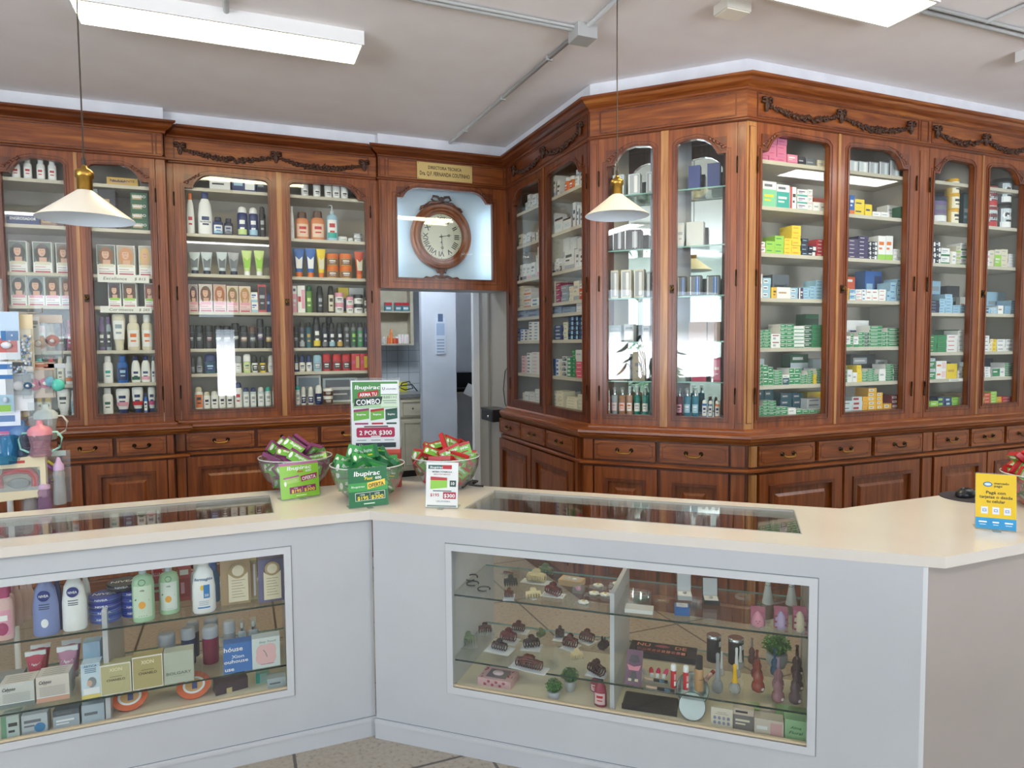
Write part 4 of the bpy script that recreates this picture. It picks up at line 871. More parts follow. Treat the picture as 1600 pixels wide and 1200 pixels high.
rows('A1', 5, *CA2, "60 100 480 flip w,s,B,b pale blue label bottle; 110 150 478 flip w,w,p,r white bottle with pink label; 160 205 478 flip w,t,B,t teal label bottle; 214 256 475 flip c,r,C,r cream bottle with red cap; 262 296 472 flip c,c,C,u cream shampoo bottle; 300 342 470 flip W,W,W,s,o white repair shampoo bottle")
rows('A2', 5, *CA2, "478 526 470 flip W,w,W,t white bottle with green print; 545 596 468 flip b,b,n,B blue shampoo bottle; 610 655 470 lotion W,n,W,n,G white bottle with navy cap; 656 703 470 lotion W,n,W,n,p white bottle navy cap almond label; 706 726 472 lotion W,n,W,n pale bottle with navy cap")
rows('A1', 6, *CA2, "60 95 640 flip a,a,m,u gold oil bottle; 100 135 640 flip a,k,m,u amber oil bottle; 168 196 632 flip a,a,C,u gold serum bottle; 204 238 630 flip a,a,C,u golden serum bottle; 260 326 625 inv W,w,W,k white conditioner bottle with black oval; 330 346 630 flip w,w,B,s pale bottle by the frame")
rows('A2', 6, *CA2, "475 526 620 flip W,w,W,G white shampoo bottle with green oval; 538 606 622 inv W,n,W,n,p white and navy bottle; 614 670 615 inv W,n,W,n,r white and navy bottle red band; 672 690 640 flip b,n,W,n blue bottle; 691 726 615 inv W,n,W,n,P white and navy bottle pink band")
CB1 = ((250, 180), 4.286); CB2 = ((280, 430), 9.23); CB3 = ((440, 430), 9.23); CB4 = ((250, 430), 3.243)
rows('B1', 0, *CB1, "330 470 425 #p w,S,s,K white and black carton; 478 640 418 #o n,W,B,W navy carton; 645 712 430 #p N,W,B,f dark navy carton")
rows('B2', 0, *CB1, "945 995 458 tub W,w,W,k white jar; 1025 1077 460 tub W,w,W,k white jar; 1102 1153 468 tub W,w,W,k white jar; 1156 1208 470 tub W,w,W,k white jar; 1212 1262 475 tub W,w,W,k white jar")
rows('B1', 1, *CB1, "170 225 520 lotion W,o,W,r white lotion bottle with orange cap; 245 347 510 lotion W,n,W,n tall white milk lotion bottle =lactovit; 350 422 680 flip n,N,W,b,B navy and light blue bottle; 425 487 690 flip N,N,s,n,S navy and grey bottle; 512 586 608 spray n,W,n,W,L tall navy foam can; 590 657 615 spray n,W,n,W,B navy foam can with white cap; 660 706 610 spray k,K,k,s black foam can")
rows('B2', 1, *CB1, "868 896 610 lotion W,W,W,w white lotion bottle; 905 1000 645 flip d98a5c,u,e9c9b0,r amber soap bottle; 1010 1105 640 flip d98a5c,u,e9c9b0,r amber soap bottle; 1115 1190 598 pump B,e,W,r,t pale teal pump bottle; 1196 1258 812 tub W,w,W,t flat white jar; 1262 1296 822 tub W,w,W,t small white jar; 1299 1360 790 tub:2 W,s,W,G flat white jar")
rows('B1', 2, *CB1, "190 268 915 tube e,N,S clear gel tube; 270 350 915 tube e,N,S clear gel tube; 375 450 915 tube e,N,S clear gel tube; 452 530 918 tube s,N,S greyish gel tube; 545 615 905 tube L,W,l lime gel tube; 628 698 905 tube L,W,l lime gel tube")
rows('B2', 2, *CB1, "890 968 890 tube b,o,W blue gel tube; 972 1044 890 tube b,o,W blue gel tube; 1047 1110 895 tube y,o,c yellow gel tube; 1115 1200 925 tub:2 c79a58,o,U,W orange-lidded gel jar; 1205 1293 925 tub:2 c79a58,o,U,W orange-lidded gel jar; 1302 1368 912 tube O,o,c red gel tube")
rows('B1', 3, *CB2, "135 265 135 #d h,8f8f8f,5a1f2b,p burgundy hair colour carton; 280 475 130 #d h,c9c4ba,6b4a34,p brunette hair colour carton; 490 670 135 #d h,c9a68c,a8643f,p copper hair colour carton; 680 850 155 #d h,c9c0a0,8b6d44,p honey hair colour carton; 860 1030 160 #d h,d9c9a8,b98b58,p blonde hair colour carton; 1035 1130 245 #w:2 W,B,b,b small blue and white carton; 1132 1250 135 #q c0484f,K,s red carton with a black bottle; 1258 1318 275 #p n,w,w,B navy carton")
rows('B2', 3, *CB3, "155 215 155 #t W,p,w,v pink and white carton; 225 335 150 #o W,p,r,s white carton with pink corner; 345 447 145 spray 5f8a3f,G,5f8a3f,L green spray can; 500 602 150 spray k,k,K,s black spray can; 664 756 150 spray k,k,c,K black spray can with cream label; 768 902 250 tub:2 W,p,W,K pink-lidded jar; 935 1042 310 tub:2 W,p,W,K small pink-lidded jar; 1046 1184 275 tub:2 W,K,W,k black-lidded jar; 1195 1225 320 tub:2 W,k,W,k dark-lidded jar by the frame; 815 965 180 #i@.2 y,n,w,y yellow and blue carton; 970 1180 185 #w@.2 w,s,s,s wide pale carton")
rows('B1', 4, *CB2, "135 215 720 axe k,k,K,w black deodorant can; 222 345 720 axe K,k,K,w black deodorant can; 365 490 720 axe K,k,5a2c3a,w black and plum deodorant can; 500 612 725 axe K,k,T,w black and teal deodorant can =AXE; 620 747 728 axe k,k,S,f black deodorant can =AXE; 752 862 690 axe@.09 k,k,K,w taller black deodorant can =AXE; 866 986 728 axe K,k,U,w black and brown deodorant can =AXE; 1000 1107 735 axe K,u,S,w dark brown deodorant can =AXE; 1112 1216 630 axe k,k,v,w tall black deodorant can =AXE; 1240 1342 740 axe k,k,a,w black and gold deodorant can =AXE")
rows('B2', 4, *CB3, "165 246 740 axe k,k,K,w black deodorant can; 250 336 675 spray 4a4666,k,K,s,s black and lilac spray can; 345 435 675 spray T,k,T,a teal spray can; 446 564 600 spray K,k,K,W,y tall yellow and black spray can; 576 668 680 spray N,k,N,W,S navy spray can; 675 774 680 spray K,k,N,W,B light blue and black spray can; 792 886 680 spray K,k,N,W,a gold and black spray can; 896 986 675 spray S,K,K,s grey spray can; 992 1082 675 spray S,K,G,l grey spray can with green ring; 1090 1180 675 spray S,K,g,s green and grey spray can; 1192 1230 680 spray n,k,n,s blue spray can by the frame; 640 735 605 axe@.13 k,k,K,s tall black can standing behind")
rows('B1', 5, *CB4, "150 177 415 roll K,K,S,s dark roll-on; 180 215 410 roll S,S,s,K grey roll-on; 222 282 400 stick T,n,n,B dark blue stick; 288 321 408 roll W,k,K,W black and white roll-on; 335 370 408 stick W,s,w,s white stick; 378 412 408 stick w,s,W,s pale stick; 420 458 400 stick L,W,c,g pale green stick; 462 497 407 roll W,k,K,W black-capped white roll-on; 502 537 407 roll y,k,K,W yellow and black roll-on; 545 578 405 roll W,w,W,s white roll-on")
rows('B2', 5, *CB4, "680 700 402 stick n,N,W,w navy stick; 702 737 405 roll W,n,W,n white roll-on with navy cap; 739 771 405 roll W,n,W,n white roll-on with navy cap; 776 820 405 stick B,B,f,W light blue stick; 823 866 398 stick r,r,K,W red stick; 873 921 398 stick r,r,K,W red stick; 923 966 398 stick r,r,K,W red stick; 970 1011 398 #o r,a,P,W red and gold pack; 1013 1050 398 #o r,y,P,W red and yellow pack")
rows('B1', 6, *CB4, "172 215 568 spray W,c,o,N white spray can with orange band; 218 253 592 spray W,c,W,N white spray can; 256 295 588 spray W,w,W,N white spray can; 297 331 588 spray W,w,W,N white spray can; 335 373 590 spray W,w,W,N white spray can; 376 415 545 spray W,n,W,r tall white can with navy cap; 418 452 570 spray e,n,W,s white antiperspirant can with navy cap; 455 488 570 spray e,n,W,s white antiperspirant can with navy cap; 493 528 568 spray e,w,W,s all white antiperspirant can; 530 564 567 spray e,t,W,s white antiperspirant can with teal cap; 568 590 567 spray e,o,W,s white can by the door frame")
rows('B2', 6, *CB4, "684 709 560 spray e,t,W,s white can with teal cap; 712 741 565 roll W,w,n,W white roll-on with navy label; 748 780 565 roll W,w,n,W white roll-on with navy label; 785 825 557 roll n,W,n,W navy roll-on with white cap; 828 880 573 tub:2 U,W,u,W brown jar with white lid; 690 815 508 #q@.17 w,f,s,S pale framed carton; 822 1000 520 #q@.2 e,S,w,s wide grey framed carton")
CD1 = ((795, 250), 6); CD2 = ((795, 430), 5.4545)
rows('D1', 0, *CD1, "95 150 330 #p@.12 G,g,g,g dark green pouch; 155 173 400 #w e,s,s,s small white carton; 175 200 325 #w w,s,s,s tall white carton; 203 222 375 #w w,s,s,K white carton; 224 258 322 #w w,s,s,s white carton; 262 290 295 pill W,w,W,s white bottle")
rows('D2', 0, *CD1, "418 440 150 #w w,s,K,K tall white carton; 443 480 195 #s w,S,K,k white carton with black squares; 510 553 165 pill o,w,O,W orange-label pill bottle; 556 598 150 pill o,w,O,W orange-label pill bottle; 602 655 90 pill s,e,w,s tall grey pill bottle; 660 700 75 #s w,s,k,k white carton with black square")
rows('D1', 1, *CD1, "88 122 700 #w c,s,s,K cream carton; 130 160 715 #w w,s,s,s white carton; 166 200 680 #w w,s,s,s white carton; 205 243 710 #s w,S,s,K white carton; 246 270 680 #s w,K,s,s white carton; 273 292 650 #w c,s,s,s cream carton")
rows('D2', 1, *CD1, "395 428 505 #p w,s,s,s tall white carton; 432 505 545 #r w,K,e,K white carton with black band; 508 580 545 #r w,K,e,K white carton with black band; 590 626 400 #s w,S,s,K tall white carton with grey side; 630 655 425 #s w,S,s,K tall white carton with grey side; 658 698 450 #s w,S,s,K tall white carton with grey side")
rows('D1', 2, *CD1, "65 97 1085 #q w,K,w small white carton with black square; 107 128 985 #w w,K,s,s white carton; 132 165 975 #w w,S,s,s white carton; 168 206 975 #w w,p,s,s white carton with pink foot; 210 246 960 #w w,s,s,K white carton; 250 292 808 tube W,p,w white tube")
rows('D2', 2, *CD1, "470 573 722 #p@.14 w,s,s,s tall white back carton; 575 638 724 #p@.14 w,s,s,s tall white back carton; 640 692 728 #p@.14 w,s,s,s tall white back carton; 402 438 960 #w w,K,s,s small white carton; 443 470 925 #w w,f,s,s white carton; 474 498 955 #i w,N,w,s white carton with navy panel; 524 614 840 #w w,s,s,K broad white carton; 618 657 835 #s w,w,s,S white carton; 660 694 850 #s w,w,s,N white carton")
rows('D1', 3, *CD2, "65 120 95 #p:4 c,h,p,s cream and pink carton; 125 184 110 #w:3 w,o,s,s white carton with orange foot; 187 262 195 #b:2 W,B,n,n light blue and white carton")
rows('D2', 3, *CD2, "358 396 55 #p c,m,s,s cream carton; 400 440 65 #w:4 M,P,y,w purple carton; 444 508 85 #p:3 f,w,w,e grey-blue carton; 512 550 95 #p:4 c,w,s,s cream carton; 553 600 50 #w c,s,s,s tall cream carton; 602 632 70 #t w,O,w,s white and red carton")
rows('D1', 4, *CD2, "60 150 290 #p:2 8fa0b8,w,w,N grey-blue flat carton; 153 262 290 #p:2 8fa0b8,w,w,N grey-blue flat carton")
rows('D2', 4, *CD2, "345 450 272 #p:2 8fa0b8,w,w,N grey-blue flat carton; 453 565 272 #p:2 8fa0b8,w,w,N grey-blue flat carton; 575 630 240 #p:2 w,r,s,s cream flat carton")
rows('D1', 5, *CD2, "62 95 455 #b:3 b,W,w,n blue and white carton; 98 130 462 #b:4 W,b,w,b white and blue carton; 133 165 462 #b:4 w,n,w,n white and navy carton; 168 205 398 #b:6 W,f,w,n small blue and white carton; 208 262 398 #b:6 W,e,w,n small pale carton")
rows('D2', 5, *CD2, "350 384 425 #b:4 f,n,w,w blue-grey carton; 387 460 425 #b:4 n,f,w,w navy carton; 463 500 400 #p:4 c,w,w,t pale green carton; 504 549 352 #o:5 N,B,b,w navy carton with round window; 551 589 352 #o:5 N,B,b,w navy carton with round window; 591 632 352 #o:5 N,B,b,w navy carton with round window")
rows('D1', 6, *CD2, "105 148 688 #b:5 h,p,w,O salmon carton; 150 188 662 #b:6 W,f,w,n blue-striped carton; 190 262 655 #b:6 w,h,w,s pinkish white carton")
rows('D2', 6, *CD2, "360 397 712 #b:5 b,n,W,B blue carton; 400 430 714 #b:4 W,b,w,b white and blue carton; 433 448 740 #p c,y,s,s slim cream carton; 451 489 692 #i:4 W,K,s,k dark-cornered white carton; 494 535 700 #b:5 g,W,w,w green-striped carton; 538 565 636 #p:7 g,W,w,L green carton; 568 632 636 #p:3 w,c,s,s cream carton; 568 632 735 #p:4 e0506c,W,w,W rose red carton")
rows('D1', 7, *CD2, "62 112 960 #p@.15 n,b,w,b dark blue folded bag; 115 134 1000 #p:2 c,w,s,s small cream carton; 136 170 992 #p w,s,s,s white carton; 172 221 995 #p:3 w,s,s,s white carton; 223 262 972 #p:4 w,s,s,s white carton")
rows('D2', 7, *CD2, "375 418 985 #p:4 C,c,s,s cream carton; 420 460 988 #p:4 C,c,s,s cream carton; 463 526 990 #p:3@.12 w,s,s,s white carton; 489 582 1037 #p:4 C,y,s,s pale yellow carton; 585 630 1015 #p:4 c,w,s,s ivory carton")
CE1 = ((940, 230), 5.4525); CE2 = ((940, 440), 5.4525)
rows('E1', 0, *CE1, "95 188 236 #c e,s,W silver wrapped perfume box; 226 326 226 #c e,s,W silver wrapped perfume box; 380 432 212 #c e,s,W silver wrapped perfume box", .06)
rows('E2', 0, *CE1, "740 840 156 #n 2c3c78,s,W navy perfume box with claw marks; 900 1010 134 #n 2c3c78,s,W navy perfume box with claw marks", .06)
rows('E1', 1, *CE1, "92 186 712 #c K,k,s black wrapped perfume box; 190 335 702 #c K,k,s wide black wrapped perfume box", .06)
rows('E2', 1, *CE1, "640 702 645 #q e,w,s pale grey perfume box with emblem; 722 870 634 #n ccd0ce,w,s large pale perfume box", .06)
rows('E1', 2, *CE1, "76 140 1050 #c c,s,W clear silver perfume box; 165 250 1045 #c c,s,W clear silver perfume box; 275 360 1040 #c c,s,W clear silver perfume box; 384 412 1062 #c s,e,W clear silver perfume box", .06)
rows('E2', 2, *CE1, "650 716 1100 #c K,S,b black perfume box, blue flask; 750 850 1092 #c K,S,b black perfume box, blue flask; 895 1006 1092 #c K,S,b black perfume box, blue flask", .06)
rows('E1', 3, *CE2, "60 166 372 #i f,W,w,s grey perfume box with white flask; 190 276 362 #i s,W,w,S grey perfume box; 350 408 372 #i s,W,w,S silver grey perfume box", .06)
rows('E2', 3, *CE2, "742 896 342 #n 8f6f5c,m,a brown perfume box with gilt wings; 905 1012 342 #n 8f6f5c,m,a brown perfume box with gilt wings", .06)
rows('E1', 4, *CE2, "92 192 618 #q 7a5442,8c6650,a brown perfume box with gold arrow; 262 370 598 #q 9a8b76,a39683,S tan perfume box with dark figure", .06)
rows('E2', 4, *CE2, "627 715 646 #q 8fa39c,a3b5ad,w grey-green perfume box; 768 890 626 #n b01e4c,w,w crimson perfume box; 950 1012 652 #q b5305a,c96a86,h crimson patterned perfume box", .06)
rows('E1', 5, *CE2, "50 72 905 mist h,w,w,s pale pink body mist; 76 132 900 mist e,w,h,s clear body mist; 140 200 900 mist d9a07c,w,h,o peach body mist; 206 258 900 mist e9b9a0,w,W,o pale peach body mist; 270 326 900 mist t,w,W,s turquoise body mist; 340 396 905 mist 5fb9b4,w,W,s aqua body mist", .05)
rows('E2', 5, *CE2, "632 688 910 mist M,w,p,N floral pink body mist; 696 757 905 mist 3f9fc0,w,B,W blue body mist; 765 826 905 mist 3f9fc0,w,B,W blue body mist; 852 896 1010 spray b,W,W,n,W small white-capped spray; 906 946 1015 spray 5b7fa0,W,W,n,W small white-capped spray; 962 1006 1015 spray o,W,W,n,W small orange spray with white cap", .05)
CF1 = ((1175, 200), 6); CF2 = ((1175, 395), 6.154); CF3 = ((1175, 520), 6.154); CG1 = ((1440, 240), 6.667); CG2 = ((1440, 400), 9.23); CG3 = ((1440, 520), 9.23)
rows('F1', 0, *CF1, "95 160 145 #p:3 d9789a,h,w,P pink pack; 163 238 90 #p:4 d9789a,p,w,P pink pack; 240 330 100 #p:4 d9789a,p,w,P pink pack; 333 428 250 #w e98aa6,P,w,w pink carton; 432 500 268 #p K,s,s,s black carton; 505 600 288 #p S,w,s,s grey carton; 615 682 302 #p c,w,s,s white packet")
rows('F2', 0, *CF1, "912 1000 305 #c s,e,W grey wrapped pack; 1004 1092 315 #c s,e,W grey wrapped pack; 1096 1190 318 #c S,s,e dark grey wrapped pack; 1194 1290 318 #c S,s,e dark grey wrapped pack; 1294 1392 300 #c S,s,e dark grey wrapped pack")
rows('F1', 1, *CF1, "100 229 502 #t W,7fc9a0,y,S white, green and yellow carton; 232 352 532 #t W,t,w,S white and teal carton; 360 416 553 #s W,r,v,K white carton with red edge; 430 525 575 #w:3 W,t,s,v white carton; 528 571 575 #w:3 W,h,s,s white carton; 574 640 695 #p W,s,s,s low white carton; 644 697 702 #p W,s,s,s low white carton; 580 697 657 #p@.17 O,o,w,o orange carton behind")
rows('F2', 1, *CF1, "918 965 630 #w b,o,W,W blue and orange carton; 968 1060 668 #p:2 y,Y,w,n yellow carton; 1063 1126 716 #p y,Y,w,n yellow carton; 1130 1208 786 #p W,s,s,s flat white carton; 1212 1288 790 #p W,s,s,s flat white carton; 1270 1394 728 #w@.12 W,o,s,s white carton with orange foot; 1398 1440 738 #p G,g,w,g dark green carton")
rows('F1', 2, *CF1, "76 128 1065 #w:2 W,p,s,K white carton; 131 214 1060 #p:2 l,L,w,g lime green carton; 217 302 1010 #p:3 l,W,w,g lime green carton; 305 372 1035 #p:4 y,Y,w,o yellow carton; 378 463 915 #p:6 y,Y,w,o yellow carton; 470 530 1035 #p:4 N,n,w,B navy carton; 533 604 1105 #o:2 N,W,w,s navy carton with white disc; 606 690 1045 #b:5 r,r,W,W red carton")
rows('F2', 2, *CF1, "905 998 1040 #b:5 V,v,W,c purple carton; 1001 1094 1015 #b:6 V,V,W,W purple carton; 1098 1124 1065 #o:4 N,W,w,w navy carton with white disc; 1128 1176 1065 #o:4 N,W,w,w navy carton with white disc; 1184 1256 1012 #w W,l,s,o tall white carton with green foot; 1258 1324 1012 #w W,l,s,o tall white carton with green foot; 1327 1386 1136 #p:3 W,s,s,s white carton; 1389 1440 1170 #p:2 W,s,s,s flat white carton")
rows('F1', 3, *CF2, "75 101 205 #p W,s,s,s tall white carton; 104 182 240 #b:3 B,W,w,n light blue carton; 185 236 333 #s Y,y,w,K yellow carton; 239 372 332 #p W,c,s,m long cream carton; 195 357 212 #p@.17 S,s,s,K grey carton =Crema_NF; 375 449 336 #b:2 B,W,w,n light blue carton; 452 493 338 #s V,W,w,w purple and white carton; 496 555 336 #p:4 B,W,w,b light blue carton; 558 615 322 #p:4 B,W,w,b light blue carton; 618 695 265 #p:6 B,W,w,b light blue carton")
rows('F2', 3, *CF2, "905 992 232 #t@.15 O,O,w,W orange-red carton behind; 900 936 340 #p:3 Y,o,w,O amber carton; 940 1000 350 #w:2 B,W,w,b light blue carton; 1003 1058 352 #w:2 W,p,w,s white and pink carton; 1061 1100 350 #b:3 W,B,w,n white and blue carton; 1104 1160 352 #p:2 W,c,w,r white carton; 1163 1222 352 #p:2 W,c,w,r white carton; 1226 1292 352 #p:3 W,c,w,r white carton; 1088 1250 178 #o@.17 b,n,B,w big shiny blue pack behind; 1296 1330 370 #p B,s,w,b light blue carton; 1334 1396 286 #p:3 B,W,w,b light blue carton; 1400 1458 250 #p:5 B,W,w,b light blue carton")
GW = "green and white carton"
rows('F1', 4, *CF2, "65 120 742 #g:6 W,g,w GW; 123 181 738 #g:6 W,g,w GW; 186 274 780 #i:2 W,W,s,R white carton with dark logo; 277 333 685 #g:6 W,g,w GW; 336 406 685 #g:6 W,g,w GW; 410 505 705 #w:6 W,g,w,w long white and green carton; 508 576 700 #g:5 W,G,w GW; 579 695 692 #g:6 G,g,W dark green carton; 515 642 590 #r@.18 G,g,G dark green tub pack behind".replace('GW', GW))
rows('F2', 4, *CF2, "893 948 800 #w:1 W,g,s,s white carton; 951 976 770 #g:3 W,g,w GW; 979 1025 805 #w W,g,s,s white carton; 1028 1084 760 #g:4 W,g,w GW; 1088 1132 765 #g:4 W,G,w GW; 1135 1255 702 #g:6 W,g,w GW; 1258 1302 760 #g:4 W,g,w GW; 1305 1445 722 #g:5 W,g,w GW; 900 1125 650 #q@.16 W,W,n,n white carton =DERMOCREMA_NF".replace('GW', GW))
rows('F1', 5, *CF3, "50 110 302 #g:6 W,g,w GW; 113 160 312 #g:3 W,g,w GW; 163 207 330 #g:3 W,g,w GW; 210 290 360 #g:6 W,g,w GW; 295 358 405 #t W,T,w,s white carton with blue window; 361 410 340 #g:3 W,g,w GW; 413 470 340 #g:3 W,g,w GW; 473 531 402 #g:4 W,g,w GW; 535 589 362 #g:6 W,g,w GW; 592 620 400 #p y,y,w,Y slim yellow carton; 623 682 345 #g:6 W,g,w GW; 370 542 206 #t@.17 G,e,s,w green and grey carton behind; 585 695 250 #p@.17 e,s,s,s pale grey carton behind; 60 118 250 #p@.17 e,s,s,s pale carton behind".replace('GW', GW))
rows('F2', 5, *CF3, "873 915 322 #g:4 W,g,w GW; 918 966 355 #p W,s,s,s white carton; 969 1012 382 #p W,s,s,s white carton; 1015 1060 312 #p:3 y,L,w,Y yellow and white carton; 1063 1116 370 #g:4 W,g,w GW; 1119 1180 345 #g:6 W,g,w GW; 1183 1220 395 #g:3 W,g,w GW; 1223 1286 350 #p W,e,s,s white carton; 1290 1362 302 #g:7 W,g,w GW; 1366 1432 305 #g:7 W,G,w GW; 955 1190 208 #b:2@.18 K,s,w,w grey and white carton behind; 1195 1305 260 #t@.18 W,g,w,s green-fronted carton behind".replace('GW', GW))
rows('F1', 6, *CF3, "45 106 706 #g:4 W,g,w GW; 109 165 650 #g:5 W,g,w GW; 168 236 655 #g:5 W,g,w GW; 239 290 715 #g:2 W,g,w GW; 293 346 712 #g:2 W,g,w GW; 349 422 722 #p W,s,s,s white carton; 425 489 735 #g W,g,w GW; 492 549 737 #g W,g,w GW; 552 619 737 #g W,g,w GW; 622 690 735 #g W,g,w GW; 50 120 548 #b:3@.17 T,S,N,w dark teal carton behind; 122 210 548 #b:3@.17 T,S,N,w dark teal carton behind; 280 390 580 #b:3@.17 T,S,N,w dark teal carton behind; 393 500 580 #b:3@.17 T,S,N,w dark teal carton behind; 530 688 630 #p:3@.12 W,s,s,n white carton; 530 685 568 #i@.22 y,s,n,Y yellow carton behind".replace('GW', GW))
rows('F2', 6, *CF3, "870 968 655 #p:2 e,W,s,K long white carton; 971 1066 615 #b:3 e,r,w,K white and red carton; 1069 1117 615 #p:4 Y,W,s,o amber carton; 1120 1201 532 #b:5 Y,W,s,K amber carton; 1204 1262 575 #b:4 Y,W,s,K amber and white carton; 1265 1342 682 #b Y,W,s,K amber carton with white label; 1346 1424 600 #b:3 R,W,s,r dark red carton")
rows('G1', 1, *CG1, "130 335 440 can n,N,v,S,W wide navy powder tub; 182 338 335 can:1@.2 k,K,K,s black-capped tub behind; 344 436 255 can:3 d9b55a,Y,C,k yellow and white powder can; 442 500 370 #t@.15 T,T,f,T dark teal carton behind")
rows('G2', 1, *CG1, "690 862 330 can:2 d5cfc4,R,e,R,r red and white powder can =GN; 868 992 250 can:2 K,k,e,K,W dark powder can =GN")
rows('G1', 2, *CG1, "110 156 912 #o:4 N,W,w,w navy carton with white disc; 159 206 912 #o:4 N,W,w,w navy carton with white disc; 209 298 985 #w:2 W,g,o,s white and green carton; 302 360 1022 #s W,c,s,s white carton; 363 412 965 #w:3 c,l,s,s cream and lime carton; 415 490 932 #w:3 W,g,s,s white and green carton")
rows('G2', 2, *CG1, "675 710 1012 #s W,B,s,p white carton; 713 762 1005 #p:2 c,w,s,s cream carton; 765 832 1000 #t:1 c,l,w,s cream carton with lime panel; 836 906 996 #p:4 c,w,s,s ivory carton; 910 996 1046 #p:5 w,c,s,s white carton")
rows('G1', 3, *CG2, "125 262 640 #b:4 N,n,w,f navy carton; 266 347 617 #p:5 B,W,w,b light blue carton; 350 456 550 #p:6 B,W,w,b light blue carton; 459 560 712 #p:3 B,e,w,b light blue carton; 563 640 702 #p:3 B,W,w,b light blue carton; 130 275 362 #i@.17 B,b,w,f light blue carton behind; 370 550 432 #p@.18 N,k,w,f navy carton behind; 556 645 590 #p@.15 W,r,s,r white carton behind")
rows('G2', 3, *CG2, "915 1005 740 #b:2 B,N,w,n light blue carton; 1008 1100 742 #b:2 B,W,w,n light blue carton; 1104 1180 715 #p W,c,s,U cream carton; 1204 1300 722 #p:4 B,W,w,b light blue carton; 1303 1380 640 #p:6 B,W,w,b light blue carton; 930 1206 520 #p@.17 B,f,w,f big light blue carton behind; 1297 1367 372 #p@.22 e,s,s,s tall pale carton behind")
rows('G1', 4, *CG3, "110 232 35 #b:4 g,G,w,L green carton; 236 362 30 #g:4 G,g,W green carton; 370 526 30 #p:4 W,c,s,r white carton; 534 622 -32 #p:5 W,e,s,s white carton; 340 545 -45 #w@.18 G,g,W,W green carton behind")
rows('G2', 4, *CG3, "900 988 40 #p:4 W,c,s,n white carton; 991 1035 88 #p:3 C,y,s,o pale yellow carton; 1038 1092 92 #p:3 y,Y,s,O yellow carton; 1096 1216 92 #p:3 W,c,s,n white carton; 1220 1352 92 #p:3 W,c,s,n white carton")
rows('G1', 5, *CG3, "110 207 365 #t:2 e,g,W,s green and grey carton; 211 360 405 #o:2 W,h,o,s white carton with salmon sweep; 363 516 446 #p y,Y,w,a yellow carton; 519 590 542 #p W,s,s,s white carton; 593 632 482 #g:2 W,g,w green and white carton; 420 622 425 #p@.17 e,s,s,s pale carton behind")
rows('G2', 5, *CG3, "880 915 495 #g:2 W,g,w green and white carton; 918 1000 492 #b:4 W,W,s,n white carton; 1018 1130 512 #g W,g,w green and white carton; 1133 1202 506 #p W,e,s,s white carton; 1206 1330 432 #g:6 W,g,w green and white carton; 890 1030 370 #p@.17 N,G,w,T dark green carton behind; 1035 1195 440 #t@.17 W,g,w,s green-fronted carton behind")
rows('G1', 6, *CG3, "80 120 1000 #p l,g,w,K lime carton; 126 242 987 #p l,g,w,W lime carton; 246 345 930 #b:2 n,l,w,l navy and lime carton; 348 440 935 #b:2 n,B,w,w navy carton; 444 556 930 #p:2 l,L,w,g lime carton; 559 602 932 #p:3 h,p,s,O pink carton; 330 590 868 #p@.17 U,u,w,m brown carton behind")
rows('G2', 6, *CG3, "868 906 880 #p:3 l,g,w,y lime carton; 909 1006 870 #p:3 O,o,w,h orange carton; 1010 1096 846 #p:4 l,g,w,W lime carton; 1100 1162 925 #p:2 Y,l,w,g amber and lime carton; 1165 1330 918 #p:2 r,O,w,h red carton")
# price strips on the shelf edges
def strip(face, s, z, w, h, txts, label):
    b = MB(); b.box(-w/2, w/2, 0, .0015, -h/2, h/2, P('#e6e4dc')); sc = P('#2c2420')
    for t_, x_, hh, ww in txts: b.text(t_, x_, -hh/2, hh, sc, 0, w=ww, bold=False, shear=.2)
    tag(b.obj('price_strip', None, Wp(face, s, .026, z), rot(face)), label, 'price label')
strip('A', -.680, 2.066, .30, .052, (('Excellence', -.05, .020, .135), ('$ 815', .095, .018, .065)), 'paper price strip reading Excellence under the hair colour cartons')
strip('A', -.672, 1.862, .30, .044, (('Cor·intensa', -.03, .018, .14), ('$ 285', .105, .016, .062)), 'paper price strip reading Cor intensa on a lower shelf edge')
strip('F', 1.93-.06, 1.344, .20, .018, (('Calendula', -.04, .008, .08),), 'narrow paper strip on a shelf edge behind the third medicine door')
